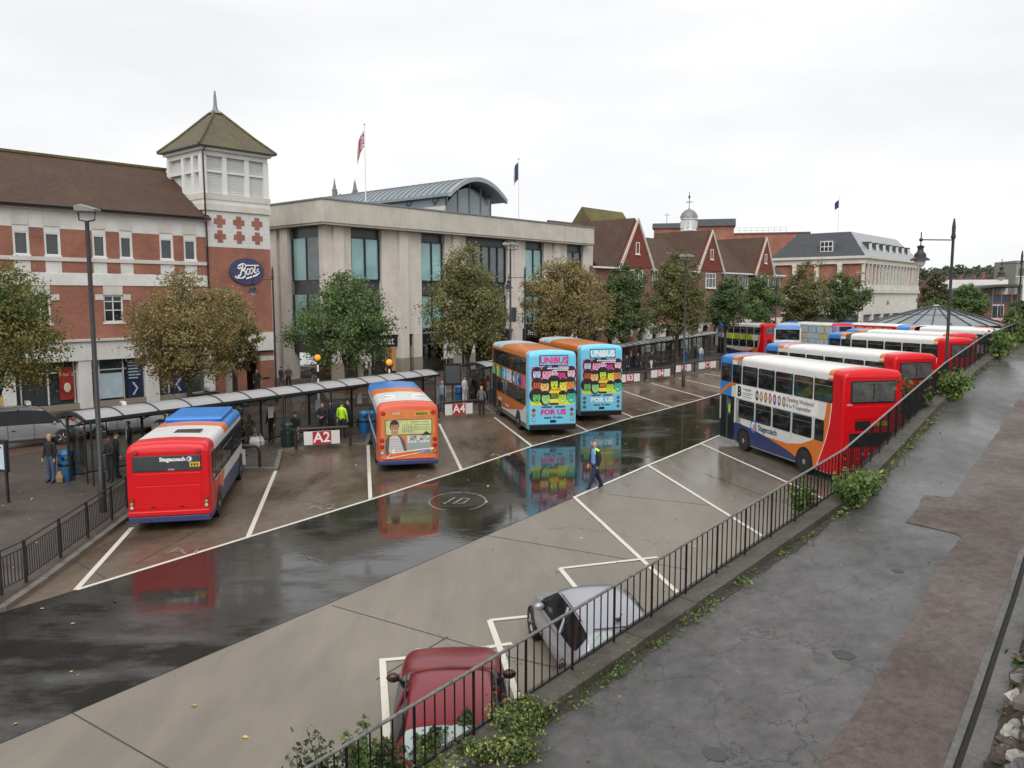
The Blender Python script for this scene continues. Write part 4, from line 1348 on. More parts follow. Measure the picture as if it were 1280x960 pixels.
# ------------------------------------------------------------------ trees
BARK = M('grey_brown_bark', (0.06, 0.05, 0.04), 0.9, 0, 0.3, 6, 0.4)
LGREEN = leaf_mat('green_leaves', [(0.042, 0.078, 0.025), (0.085, 0.14, 0.04), (0.15, 0.205, 0.07)])
LDARK = leaf_mat('dark_green_leaves', [(0.036, 0.066, 0.024), (0.074, 0.118, 0.038), (0.13, 0.17, 0.058)])
LBROWN = leaf_mat('browning_leaves', [(0.10, 0.125, 0.04), (0.20, 0.175, 0.07), (0.30, 0.20, 0.085), (0.16, 0.175, 0.06)])
LMIX = leaf_mat('green_turning_brown_leaves', [(0.065, 0.11, 0.034), (0.125, 0.15, 0.05), (0.24, 0.18, 0.07), (0.11, 0.165, 0.055)], 0.28)
LTURN = leaf_mat('olive_leaves', [(0.06, 0.085, 0.03), (0.115, 0.13, 0.044), (0.19, 0.16, 0.062), (0.105, 0.145, 0.045)], 0.3)
LBRIGHT = leaf_mat('light_green_leaves', [(0.05, 0.10, 0.022), (0.10, 0.165, 0.038), (0.17, 0.22, 0.055)], 1.2)
LIVY = leaf_mat('variegated_ivy_leaves', [(0.035, 0.065, 0.016), (0.07, 0.115, 0.026), (0.13, 0.17, 0.045), (0.36, 0.37, 0.13)], 2.0)
def leaves(pts, size, rnd, up=0.35, asp=0.62):
    vs, fs = [], []
    for p, nrm in pts:
        n = Vector((rnd.gauss(0, 1), rnd.gauss(0, 1), rnd.gauss(0, 1) + up)) + nrm * 0.9
        if n.length < 1e-4: continue
        n.normalize()
        a = n.orthogonal().normalized()
        b = n.cross(a)
        t = rnd.uniform(0, 2 * pi)
        a, b = a * cos(t) + b * sin(t), b * cos(t) - a * sin(t)
        s = size * rnd.uniform(.65, 1.3)
        k = len(vs)
        vs += [p - a * s, p + b * s * asp + n * s * .12, p + a * s, p - b * s * asp + n * s * .12]
        fs.append((k, k + 1, k + 2, k + 3))
    return vs, fs
def crown_mesh(name, mat, rx, ry, rz, nclump, per, size, seed, shape='oval', flat=0.0):
    r = random.Random(seed)
    pts = []
    lobes = [(r.uniform(0, 2 * pi), r.uniform(-.7, .9), r.uniform(.68, 1.3)) for _ in range(13)]
    for c in range(nclump):
        while True:
            d = Vector((r.gauss(0, 1), r.gauss(0, 1), r.gauss(0, 1))).normalized()
            if d.z > -0.85: break
        rad = (r.random() ** 0.42)
        w_ = 1.0
        for la, lz, lk in lobes:
            ld = Vector((cos(la) * sqrt(max(0, 1 - lz * lz)), sin(la) * sqrt(max(0, 1 - lz * lz)), lz))
            k_ = max(0, d.dot(ld)) ** 8
            w_ += (lk - 1) * k_
        if shape == 'egg':
            tp_ = 1.0 - .42 * max(0, d.z * rad) ** 1.3
        else:
            tp_ = 1.0
        cz = Vector((d.x * rx * rad * w_ * tp_, d.y * ry * rad * w_ * tp_, d.z * rz * rad * (w_ if d.z > 0 else 1)))
        cs = r.uniform(.20, .50) * (rx / 3.3)
        for _ in range(per):
            o = Vector((r.gauss(0, cs), r.gauss(0, cs), r.gauss(0, cs * .7)))
            pts.append((cz + o, (d + o * .3)))
    vs, fs = leaves(pts, size, r)
    me = bpy.data.meshes.new(name)
    me.from_pydata(vs, [], fs)
    me.materials.append(mat)
    return me
def tree(name, label, base, h, rx, rz, mat, seed, trunk_h, nclump=200, per=38, size=.14, lean=0.0, group='trees along the street', shape='egg', cat='tree'):
    r = random.Random(seed * 13 + 1)
    t = thing(name, label, cat, (base.x, base.y, base.z if hasattr(base, 'z') else 0), r.uniform(0, 6.28), group)
    m = MB()
    zc = h - rz
    m.tube([(0, 0, 0), (.05, .03, trunk_h * .5), (.02, -.04, trunk_h), (.1 * lean, .05, zc)], [.19, .15, .13, .06], 8, BARK)
    for k in range(7):
        a = k * 2.4 + r.uniform(-.4, .4)
        l_ = rx * r.uniform(.5, .85)
        z0 = trunk_h * r.uniform(.7, 1.15)
        z1 = min(h - .5, z0 + rz * r.uniform(.5, 1.2))
        pth = [(0, 0, z0), (cos(a) * l_ * .45, sin(a) * l_ * .45, z0 + (z1 - z0) * .55), (cos(a) * l_, sin(a) * l_, z1)]
        m.tube(pth, [.085, .055, .018], 6, BARK)
        for q in range(2):
            a2 = a + r.uniform(-.8, .8)
            m.tube([pth[1], (pth[1][0] + cos(a2) * l_ * .4, pth[1][1] + sin(a2) * l_ * .4, pth[1][2] + r.uniform(.2, .9))], [.035, .01], 5, BARK)
    m.build('trunk', t, smooth=True)
    me = crown_mesh('crown', mat, rx, rx, rz, int(nclump * 1.25), int(per * 2.1), size * .64, seed, shape)
    o = bpy.data.objects.new('crown', me)
    COL.objects.link(o)
    o.parent = t
    o.location = (0, 0, zc)
    return t
def tree_px(name, label, pxl, pxr, ptop, pbot, Y, mat, seed, **kw):
    c = (pxl + pxr) / 2
    a, b = V(pxl, (ptop + pbot) / 2, Y), V(pxr, (ptop + pbot) / 2, Y)
    rx = (b.x - a.x) / 2 * .95
    zt, zb = V(c, ptop, Y).z, V(c, pbot, Y).z
    base = Vector((V(c, pbot, Y).x, Y, 0.12))
    return tree(name, label, base, zt - .12 - .1, rx, (zt - zb) / 2 * 1.03, mat, seed, max(1.2, zb + .3), **kw)
tree_px('street_tree', 'green tree with golden tips cut off by the left edge of the photo', -100, 88, 322, 500, 37.5, leaf_mat('green_golden_leaves', [(0.040, 0.073, 0.021), (0.081, 0.120, 0.033), (0.136, 0.160, 0.045), (0.254, 0.154, 0.036)], 0.3), 3, nclump=260, per=36, size=.12)
tree_px('street_tree', 'browning round tree in front of the brick shop', 163, 308, 338, 484, 45, LBROWN, 5, nclump=230, per=40, size=.12)
tree_px('street_tree', 'small dark olive tree tucked behind the browning round tree', 262, 324, 366, 468, 50, LTURN, 6, nclump=110, per=36, size=.13)
tree_px('street_tree', 'dense green tree before the corner of the stone store', 370, 497, 338, 462, 54, LGREEN, 9, nclump=230, per=38, size=.14)
tree_px('street_tree', 'tall green tree turning brown on its right side', 531, 640, 312, 448, 60, LMIX, 12, nclump=230, per=38, size=.15)
tree_px('street_tree', 'rusty brown tree before the right end of the stone store', 655, 758, 318, 438, 68, LBROWN, 15, nclump=230, per=36, size=.165)
tree_px('street_tree', 'dark green tree below the first gable', 744, 815, 330, 430, 75, LDARK, 18, nclump=170, per=36, size=.17)
tree_px('street_tree', 'olive brown tree between the first and second gables', 806, 886, 314, 430, 80, LTURN, 21, nclump=190, per=36, size=.18)
tree_px('street_tree', 'short dark tree under the second gable', 880, 934, 346, 410, 88, LDARK, 24, nclump=120, per=34, size=.19)
tree_px('street_tree', 'bright green tree right of the second gable', 922, 975, 346, 408, 94, LGREEN, 27, nclump=120, per=34, size=.2)
tree_px('street_tree', 'olive tree left of the pair before the mansard store', 970, 1034, 332, 410, 101, LTURN, 30, nclump=140, per=34, size=.21)
tree_px('street_tree', 'dark green tree right of the pair before the mansard store', 1022, 1080, 340, 410, 106, LDARK, 33, nclump=140, per=34, size=.21)
FG = 'trees beyond the far end of the bays'
tree_px('broad_tree', 'dark brownish tree beside the far end of the mansard store', 1148, 1186, 340, 400, 150, leaf_mat('dark_russet_leaves', [(0.054, 0.054, 0.029), (0.109, 0.081, 0.045), (0.081, 0.100, 0.040)]), 36, nclump=130, per=30, size=.3, group=FG)
tree_px('broad_tree', 'light green low tree under the dark brownish tree', 1146, 1182, 372, 402, 135, LGREEN, 39, nclump=90, per=30, size=.26, group=FG)
tree_px('broad_tree', 'round green tree left of the brick hall', 1184, 1232, 356, 404, 128, LGREEN, 42, nclump=140, per=30, size=.26, group=FG)
tree_px('broad_tree', 'dark green tree at the right edge before the brick hall', 1256, 1300, 374, 416, 90, LDARK, 45, nclump=130, per=30, size=.2, group=FG)

# wooded hill on the skyline
hill = MB()
rows = []
for j, (Yh, k_) in enumerate(((420, 0.0), (560, .45), (720, .85), (860, 1.0), (1000, .8), (1300, .2))):
    row = []
    for i in range(41):
        px = 900 + i * 20
        q = V(px, 352, Yh)
        top = 352 - (0 if px < 1130 else min(1, (px - 1130) / 70) * 12 + min(1, max(0, (px - 1200) / 80)) * 6) + 2.5 * sin(px * .05)
        z = max(0, V(px, top + 7, 860).z * k_) - 2
        row.append((q.x, Yh, z))
    rows.append(row)
vs = [p for r_ in rows for p in r_]
fs = [(j * 41 + i, j * 41 + i + 1, (j + 1) * 41 + i + 1, (j + 1) * 41 + i) for j in range(5) for i in range(40)]
hill.add(vs, fs, M('dark_wood_floor', (.05, .06, .035), .9, 0, .3, .02))
hill.build('hill', kind='structure', smooth=True)
rnd = random.Random(99)
pts = []
for _ in range(1500):
    i = rnd.uniform(8, 39.9)
    j = rnd.uniform(.6, 3.6)
    i0, j0 = int(i), int(j)
    a, b = rows[j0][i0], rows[min(5, j0 + 1)][min(40, i0 + 1)]
    f, g = j - j0, i - i0
    c = Vector((a[0] * (1 - g) + b[0] * g, a[1] * (1 - f) + b[1] * f, a[2] * (1 - f) + b[2] * f + 3))
    s_ = rnd.uniform(3.5, 6.5)
    for _k in range(46):
        d = Vector((rnd.gauss(0, 1), rnd.gauss(0, 1), rnd.gauss(0, .8))).normalized()
        pts.append((c + Vector((d.x * s_, d.y * s_, d.z * s_ * .75 + 1)), d))
vs, fs = leaves(pts, 1.9, rnd)
me = bpy.data.meshes.new('woodland')
me.from_pydata(vs, [], fs)
me.materials.append(leaf_mat('hazy_woodland_leaves', [(0.045, 0.062, 0.045), (0.062, 0.078, 0.052), (0.078, 0.088, 0.058)], 0.01))
o = bpy.data.objects.new('woodland', me)
COL.objects.link(o)
tag(o, kind='stuff')
# ------------------------------------------------------------------ bus shelters
SHROOF = M('milky_shelter_roof', (0.29, 0.292, 0.295), 0.35, 0, 0.12, 0.8, dirt=0.25)
SHG = glass_mat('shelter_glass', (0.74, 0.78, 0.77), 0.4, 0.015)
PAPER = M('timetable_paper', (0.62, 0.66, 0.66), 0.5)
WOOD = M('brown_bench_slats', (0.09, 0.05, 0.03), 0.5)
def shelter(label, A, B, wd=1.95, z_e=2.42, rise=.27, pitch=1.55, glassy=True, skip=()):
    A, B = Vector((A.x, A.y, 0)), Vector((B.x, B.y, 0))
    d = (B - A)
    L = d.length
    rz = atan2(d.y, d.x)
    t = thing('bus_shelter', label, 'bus shelter', (A.x, A.y, KH), rz, 'long bus shelters on the platform')
    # local x along the shelter, local y away from the bays (left side)
    n = max(2, round(L / pitch))
    sp = L / n
    def arc(k, K=8):
        q = k / K
        return (wd * q, z_e + rise * 4 * q * (1 - q) * (1 - .25 * q))
    K = 8
    pr, rb = None, None
    for i in range(n):
        if pr is None:
            m = MB()
            top = [arc(k) for k in range(K + 1)]
            m.prism(top + [(y, z - .025) for y, z in top[::-1]], 'x', .03, sp - .03, SHROOF)
            pr = m.build('roof_panel', t, smooth=True)
            m = MB()
            m.tube([(0, y, z + .012) for y, z in top], .03, 6, DARK)
            rb = m.build('rib', t, smooth=True)
        else:
            inst(pr, 'roof_panel', t, (i * sp, 0, 0))
            inst(rb, 'rib', t, (i * sp, 0, 0))
    inst(rb, 'rib', t, (L, 0, 0))
    MB().box(0, L, -.05, .03, z_e - .1, z_e + .01, DARK).build('front_gutter', t)
    MB().box(0, L, wd - .03, wd + .05, z_e - .1, z_e + .01, DARK).build('rear_gutter', t)
    # end hoods
    for x in (0.0, L):
        m = MB()
        top = [arc(k) for k in range(K + 1)]
        m.prism(top + [(y, z - .13) for y, z in top[::-1]], 'x', x - .03, x + .03, DARK)
        m.build('end_hood', t)
    po, g1, br = None, None, None
    for i in range(0, n + 1, 2):
        x = min(i * sp, L)
        if po is None:
            po = MB().tube([(0, wd * .62, 0), (0, wd * .62, z_e + .25)], .06, 8, DARK).build('post', t, smooth=True)
            br = MB().tube([(0, wd * .62, z_e - .45), (0, .1, z_e - .04)], .03, 6, DARK).tube([(0, wd * .62, z_e - .45), (0, wd - .1, z_e - .04)], .03, 6, DARK).build('bracket', t, smooth=True)
        else:
            inst(po, 'post', t, (x, 0, 0))
            inst(br, 'bracket', t, (x, 0, 0))
        inst(po, 'post', t, (x, -wd * .62 + .12, 0), scale=(.6, .6, (z_e - .05) / (z_e + .25)))
        if i < n:
            for q in range(2):
                if (i + q) in skip: continue
                if g1 is None:
                    g1 = MB().box(.08, sp - .08, wd * .62 - .01, wd * .62 + .01, .25, 2.05, SHG).build('glass_panel', t)
                    g1.location.x = x
                    g2 = MB().box(.0, sp, wd * .62 - .025, wd * .62 + .025, 2.06, 2.12, DARK).box(.0, sp, wd * .62 - .025, wd * .62 + .025, .18, .24, DARK).box(-.02, .02, wd * .62 - .02, wd * .62 + .02, .24, 2.06, DARK).build('glass_frame', t)
                    g2.location.x = x
                else:
                    inst(g1, 'glass_panel', t, (x + q * sp, 0, 0))
                    inst(g2, 'glass_frame', t, (x + q * sp, 0, 0))
    bn = None
    for i in range(1, n - 1, 3):
        if bn is None:
            bn = MB().box(0, 1.9, wd * .62 - .45, wd * .62 - .12, .48, .53, WOOD).box(.1, .16, wd * .62 - .32, wd * .62 - .26, 0, .48, DARK).box(1.74, 1.8, wd * .62 - .32, wd * .62 - .26, 0, .48, DARK).build('seat', t)
            bn.location.x = i * sp
        else:
            inst(bn, 'seat', t, (i * sp, 0, 0))
    tt = None
    for i in range(2, n, 2):
        m_ = (i * sp + .4, wd * .62 - .03, 1.2)
        if tt is None:
            tt = MB().box(0, .35, -.012, 0, 0, .55, PAPER).build('timetable', t)
            tt.location = m_
        else:
            inst(tt, 'timetable', t, m_)
    # glass wing screen at each end
    for x in (.1, L - .1):
        MB().box(x - .01, x + .01, .25, wd * .6, .25, 2.05, SHG).build('end_screen', t)
        MB().box(x - .02, x + .02, .2, .25, 0.0, 2.3, DARK).build('end_post', t)
    return t
SA, SB = G(106, 527, 2.5), G(549, 468.5, 2.5)
SC, SD = G(607, 459.5, 2.5), G(897, 417, 2.5)
sdir = (SB - SA).normalized()
# A is the near end of the bay-side gutter; the canopy spreads away to the left of it
shelter('long arched shelter with milky roof behind the red single decker buses', SA, SB)
shelter('far arched shelter running behind the blue double deckers to the right', SC, SD)

# ------------------------------------------------------------------ bay signs: hoop barrier with white panel and red number plate
BROWN = M('dark_brown_tube', (0.035, 0.022, 0.018), 0.45, 0, 0.2)
SIGNW = M('white_sign_board', (0.68, 0.68, 0.66), 0.5, 0, 0.05, dirt=0.12)
SIGNR = M('red_sign_plate', (0.42, 0.025, 0.03), 0.45)
def bay_sign(code, pl, pr, label, z=KH):
    a, b = G(pl[0], pl[1], z), G(pr[0], pr[1], z)
    d = b - a
    L = d.length
    t = thing('bay_sign', label, 'bay sign', (a.x, a.y, z), atan2(d.y, d.x), 'hoop barriers with bay numbers')
    m = MB()
    r = .24
    HB = .9
    pts = [(0, 0, 0), (0, 0, HB - r)] + [(r - r * cos(k * pi / 10), 0, HB - r + r * sin(k * pi / 10)) for k in range(1, 6)] + [(L - r + r * sin(k * pi / 10), 0, HB - r + r * cos(k * pi / 10)) for k in range(0, 6)] + [(L, 0, 0)]
    m.tube(pts, .065, 8, BROWN)
    m.build('hoop', t, smooth=True)
    w0, w1 = L * .12 + .06, L - L * .2
    MB().box(w0, w1, -.1, -.07, .16, .78, SIGNW).build('panel', t)
    cx = (w0 + w1) / 2
    p = MB().box(cx - .42, cx + .42, -.115, -.102, .17, .77, SIGNR).build('number_plate', t)
    text(code, .66, M('white_sign_letters', (0.8,) * 3), p, (cx, -.119, .47), (pi / 2, 0, 0), bold=.012)
    MB().box(w0 - .1, w1 + .1, -.03, .03, .48, .53, BROWN).build('rail', t)
    return t
bay_sign('A1', (236, 588), (325, 584), 'white bay board half hidden behind the red single decker at left')
bay_sign('A2', (370, 561), (438, 557), 'white bay board with red A2 plate')
bay_sign('A4', (548, 523), (600, 519), 'white bay board with red A4 plate')
bay_sign('B3', (768, 481), (806, 478), 'white bay board with red B3 plate')
bay_sign('B4', (808, 475), (843, 471.5), 'white bay board with red B4 plate')
bay_sign('B5', (840, 468), (868, 465), 'white bay board with red B5 plate')
bay_sign('C1', (868, 464), (900, 460.5), 'white bay board with red C1 plate')

# ------------------------------------------------------------------ pedestrian guard rail, left
gr_pts = [G(-60, 792, KH), G(2, 744, KH), G(33, 728, KH), G(76, 697, KH), G(110, 672, KH), G(140, 650, KH), G(159, 635, KH)]
gt = thing('guard_rail', 'dark steel pedestrian guard rail along the left pavement edge', 'railing', (gr_pts[0].x, gr_pts[0].y, KH), 0)
o_ = gr_pts[0]
bar = MB().tube([(0, 0, .16), (0, 0, .86)], .012, 5, DARK)
bars = None
for i in range(len(gr_pts)):
    p = gr_pts[i] - o_
    MB().box(p.x - .03, p.x + .03, p.y - .03, p.y + .03, 0, 1.08, DARK).build('post', gt)
    if i + 1 < len(gr_pts):
        q = gr_pts[i + 1] - o_
        for z in (.14, .88, 1.05):
            MB().tube([(p.x, p.y, z), (q.x, q.y, z)], .022 if z > 1 else .016, 6, DARK).build('rail', gt, smooth=True)
        L = (q - p).length
        n = int(L / .115)
        for k in range(1, n):
            c = p + (q - p) * (k / n)
            if bars is None:
                bars = bar.build('baluster', gt)
                bars.location = (c.x, c.y, 0)
            else:
                inst(bars, 'baluster', gt, (c.x, c.y, 0))

# ------------------------------------------------------------------ lamps
GLOBE = M('frosted_lamp_glass', (0.62, 0.6, 0.56), 0.15, 0, 0.05)
LMET = M('lamp_grey_metal', (0.22, 0.22, 0.22), 0.45, 0.3)
def modern_lamp(base, top_z, label, double=False, r0=.1, bannerish=False):
    t = thing('street_lamp', label, 'street lamp', (base.x, base.y, base.z), 0, 'street lamps')
    h = top_z - base.z
    MB().tube([(0, 0, 0), (0, 0, 1.3), (0, 0, 1.35), (0, 0, h)], [r0 * 1.25, r0 * 1.25, r0 * .85, r0 * .65], 10, DARK).build('post', t, smooth=True)
    for s in ((-1, 1) if double else (1,)):
        m = MB()
        x0 = 0 if not double else s * .25
        m.prism([(x0 - .28, h + .28), (x0 + .34, h + .26), (x0 + .36, h + .36), (x0 - .1, h + .5), (x0 - .3, h + .44)], 'y', -.22, .22, LMET)
        m.build('lantern', t, bevel=.02)
        MB().tube([(x0 - .26, 0, h + .26), (x0 - .24, 0, h + .02), (x0, 0, h - .02), (x0 + .24, 0, h + .02), (x0 + .28, 0, h + .26)], .025, 6, DARK).build('bracket', t, smooth=True)
    return t
def heritage_lamp(base, top_z, arm, label, s=1.0, az=pi):
    t = thing('heritage_lamp', label, 'street lamp', (base.x, base.y, base.z), az, 'heritage lamps with a side arm')
    h = top_z - base.z
    m = MB()
    m.tube([(0, 0, 0), (0, 0, 1.4), (0, 0, 1.45), (0, 0, h - .9 * s)], [.11 * s, .1 * s, .08 * s, .065 * s], 10, DARK)
    m.lathe([(.09 * s, h - .95 * s), (.11 * s, h - .85 * s), (.08 * s, h - .7 * s), (.085 * s, h - .4 * s), (.06 * s, h - .2 * s), (.03 * s, h)], 10, DARK)
    m.build('post', t, smooth=True)
    za = h - 1.0 * s
    MB().tube([(0, 0, za), (arm, 0, za)], .03 * s, 6, DARK).tube([(arm, 0, za + .35 * s), (arm, 0, za - .35 * s)], .025 * s, 6, DARK).ell((arm, 0, za), (.09 * s, .09 * s, .09 * s), DARK, 8, 5).build('arm', t, smooth=True)
    z0 = za - .3 * s
    k_ = .6
    MB().lathe([(.05 * s, z0 + .05 * s), (.28 * s * k_, z0), (.2 * s * k_, z0 - .12 * s), (.24 * s * k_, z0 - .25 * s), (.42 * s * k_, z0 - .36 * s), (.44 * s * k_, z0 - .5 * s), (.7 * s * k_, z0 - .6 * s), (.72 * s * k_, z0 - .66 * s), (.4 * s * k_, z0 - .66 * s)], 14, DARK, (arm, 0, 0)).build('hood', t, smooth=True)
    MB().lathe([(.4 * s * k_, z0 - .66 * s), (.4 * s * k_, z0 - .76 * s), (.3 * s * k_, z0 - .9 * s), (.14 * s * k_, z0 - .97 * s), (.0, z0 - .99 * s)], 12, GLOBE, (arm, 0, 0)).build('globe', t, smooth=True)
    return t
b = G(129, 640, KH)
modern_lamp(b, V(112, 276, b.y).z, 'tall black street lamp beside the guard rail at left', r0=.1)
b = Vector((V(855, 440, 62).x, 62, 0.12))
modern_lamp(b, V(851, 326, 62).z, 'black street lamp between the B4 and B5 boards', True)
b = Vector((V(638, 440, 56).x, 56, 0.12))
modern_lamp(b, V(634, 312, 56).z, 'black street lamp with a box on its post before the stone store', True)
MB().box(.08, .42, -.12, .12, 5.2, 6.2, DARK).build('post_box', bpy.data.objects['street_lamp.002'])
b = Vector((V(968, 440, 92).x, 92, 0.12))
modern_lamp(b, V(967, 350, 92).z, 'thin black street lamp before the olive tree', True)
b = Vector((V(1070, 440, 98).x, 98, 0.12))
modern_lamp(b, V(1070, 345, 98).z, 'thin black street lamp before the mansard store', True)
b = Vector((V(1181, 480, 38.5).x, 38.5, 0.0))
heritage_lamp(b, V(1187.5, 273, 38.5).z, 1.62, 'tall black lamp with side arm among the parked buses at right', 1.0, pi + .12)
b = Vector((V(1271, 420, 62).x, 62, 0.0))
heritage_lamp(b, V(1278, 313, 62).z, 1.6, 'smaller lamp with side arm at the right edge', 1.0, pi + .1)
b = Vector((V(345, 480, 53).x, 53, 0.12))
heritage_lamp(b, V(341, 333, 53).z, 1.25, 'black lamp with side arm before the corner of the brick tower', .85, pi + .3)
b = Vector((V(656, 440, 62).x, 62, 0.12))
heritage_lamp(b, V(645, 333, 62).z, 1.3, 'thin dark lamp with side arm before the stone store', .85, pi + .3)

# ------------------------------------------------------------------ crossing beacons
ORANGE = emit('orange_beacon_globe', (0.85, 0.33, 0.02), 0.3)
for i, (px, py, Y) in enumerate(((397, 447, 51), (486.5, 453, 50.5))):
    q = V(px, py, Y)
    t = thing('crossing_beacon', ['orange globe beacon on striped post left of the green tree trunk', 'orange globe beacon on striped post right of the green tree trunk'][i], 'beacon', (q.x, q.y, .12), 0, 'crossing beacons')
    h = q.z - .12
    for k in range(7):
        MB().tube([(0, 0, h * k / 7), (0, 0, h * (k + 1) / 7 - .004)], .06, 8, FRAME_W if k % 2 else BLACK).build('post_band', t)
    MB().ell((0, 0, h), (.2, .2, .2), ORANGE, 14, 9).build('globe', t, smooth=True)

# ------------------------------------------------------------------ bins, boards
BINB = M('blue_bin_plastic', (0.02, 0.13, 0.32), 0.4, 0, 0.1, dirt=.15)
BING = M('dark_green_bin', (0.012, 0.035, 0.03), 0.4, 0, 0.1, dirt=.2)
def bin_(p, label, mat, h=1.15, r=.29):
    t = thing('litter_bin', label, 'litter bin', (p.x, p.y, KH), .3, 'litter bins on the platform')
    MB().lathe([(r * .92, 0), (r, .06), (r, h * .68), (r * .98, h * .68)], 14, mat).build('body', t, smooth=True)
    MB().lathe([(r * 1.03, h * .5), (r * 1.05, h * .52), (r * 1.05, h * .56), (r * 1.03, h * .58)], 14, BLACK).build('band', t)
    m = MB()
    for k in range(4):
        a = k * pi / 2 + .78
        m.box(r * .8 * cos(a) - .05, r * .8 * cos(a) + .05, r * .8 * sin(a) - .05, r * .8 * sin(a) + .05, h * .66, h * .84, mat)
    m.build('hood_leg', t)
    MB().lathe([(r, h * .82), (r * 1.02, h * .9), (r * .7, h), (0, h * 1.02)], 14, mat).build('hood', t, smooth=True)
bin_(G(84, 600, KH), 'blue litter bin under the near end of the shelter', BINB)
bin_(G(456, 541, KH), 'blue litter bin left of the red bus with the advert', BINB)
bin_(G(574, 503, KH), 'blue litter bin beside the waiting queue', BINB)
bin_(G(791, 459, KH), 'blue litter bin above the B3 board', BINB)
bin_(G(857, 451, KH), 'blue litter bin above the B5 board', BINB)
bin_(G(352, 563, KH) + Vector((0, 1.0, 0)), 'dark green litter bin left of the A2 board', BING)
p = G(10, 628, KH)
t = thing('map_board', 'black framed map board on two posts at the left edge', 'notice board', (p.x, p.y, KH), radians(-20))
MB().box(-1.6, .12, -.06, .06, 1.05, 2.15, DARK).build('frame', t)
MB().box(-1.5, .04, -.075, -.062, 1.15, 2.0, LBLUE).build('map', t)
m = MB()
for i in range(22):
    x, z = random.uniform(-1.45, -.1), random.uniform(1.18, 1.9)
    m.box(x, x + random.uniform(.04, .16), -.082, -.077, z, z + random.uniform(.03, .12), random.choice([NAVY, FRAME_W, BING, REDP]))
m.build('print', t)
for x in (-1.5, .02):
    MB().box(x - .04, x + .04, -.035, .035, 0, 1.047, DARK).build('leg', t)
p = G(566, 508, KH)
t = thing('info_totem', 'black bus information board hung on a post left of the waiting queue', 'notice board', (p.x, p.y, KH), radians(8))
MB().tube([(0, 0, 0), (0, 0, 2.9)], .05, 8, DARK).build('post', t, smooth=True)
MB().box(-.55, .55, -.12, -.055, 1.35, 2.75, BLACK).build('panel', t)
MB().box(-.46, .46, -.14, -.123, 1.5, 2.6, M('dark_grey_print', (0.06, 0.065, 0.065), .3)).build('print', t)
# ------------------------------------------------------------------ buses (x right, y forward, origin on the ground under the rear centre)
BWHITE = P('bus_white_paint', (0.66, 0.655, 0.63))
BRED = P('bus_red_paint', (0.60, 0.006, 0.012))
BORANGE = P('bus_orange_paint', (0.66, 0.17, 0.02))
BBLUE = P('bus_blue_paint', (0.035, 0.21, 0.58))
BNAVY = P('bus_navy_paint', (0.035, 0.05, 0.14))
BSKY = P('bus_sky_blue_paint', (0.17, 0.55, 0.76))
BSALMON = P('bus_orange_red_paint', (0.58, 0.09, 0.04))
ROOFW = M('roof_white_paint', (0.68, 0.68, 0.67), 0.35, 0, 0.05, 0.7, 0, 0.3, 0.5, 0.15)
LREDm = M('red_lamp_lens', (0.5, 0.02, 0.02), 0.15, 0, 0.1)
LAMBER = M('amber_lamp_lens', (0.55, 0.22, 0.04), 0.15)
LCLEAR = M('clear_lamp_lens', (0.5, 0.5, 0.48), 0.1)
PLATE = M('yellow_number_plate', (0.62, 0.42, 0.03), 0.4)
GRILLE = M('black_grille', (0.015, 0.014, 0.014), 0.5)
BLKT = M('black_print', (0.02, 0.02, 0.02), 0.5)
WHT = M('white_print', (0.78, 0.78, 0.77), 0.45)
SEATM = M('dark_seat_cloth', (0.03, 0.03, 0.05), 0.8)
def shell(t, L, W, H, zb, zs, ys, color, round_r=.21, dome=.07):
    hw_ = W / 2
    prof = [(hw_ - .03, zb), (hw_, zb + .06)] + [(hw_, z) for z in zs] + [(hw_ - .015, H - round_r - .08)]
    for k in range(1, 6):
        a = k / 5 * pi / 2
        prof.append((hw_ - .02 - round_r * (1 - cos(a)), H - dome - round_r + round_r * sin(a)))
    prof += [(hw_ * .45, H - dome * .35), (0, H)]
    full = prof + [(-x, z) for x, z in prof[::-1][1:]]
    sts = [0.0, .05, .16] + [y for y in ys if .2 < y < L - .4] + [L - .35, L - .12, L]
    m = MB()
    n = len(full)
    V_ = []
    for i, y in enumerate(sts):
        sx = .968 if i == 0 else .99 if i == 1 else .95 if i == len(sts) - 1 else .985 if i == len(sts) - 2 else 1
        dz = .16 if i == 0 else .06 if i == 1 else .22 if i == len(sts) - 1 else .06 if i == len(sts) - 2 else 0
        V_.append([(x * sx, y, z - (dz * max(0, (z - (H - .6)) / .6) if z > H - .6 else 0)) for x, z in full])
    m.v = [p for r_ in V_ for p in r_]
    def put(f):
        c_ = [sum(m.v[i][a] for i in f) / len(f) for a in range(3)]
        m.f.append(f)
        m.m.append(m.mi(color(c_[0], c_[1], c_[2])))
    for i in range(len(sts) - 1):
        for k in range(n - 1):
            put((i * n + k, i * n + k + 1, (i + 1) * n + k + 1, (i + 1) * n + k))
        put((i * n + n - 1, i * n, (i + 1) * n, (i + 1) * n + n - 1))
    # ends as strips so colours can change with height
    for base in (0, (len(sts) - 1) * n):
        for k in range(n // 2):
            a, b, c_, d = base + k, base + k + 1, base + n - 2 - k, base + n - 1 - k
            if b == c_: put((a, b, d))
            else: put((a, b, c_, d))
    return m.build('body', t, smooth=True)
def side_decal(t, name, pts, W, mat, side, off=.004, th=.006):
    x = W / 2 + off - th
    return MB().prism(pts, 'x', side * x, side * (x + th), mat).build(name, t)
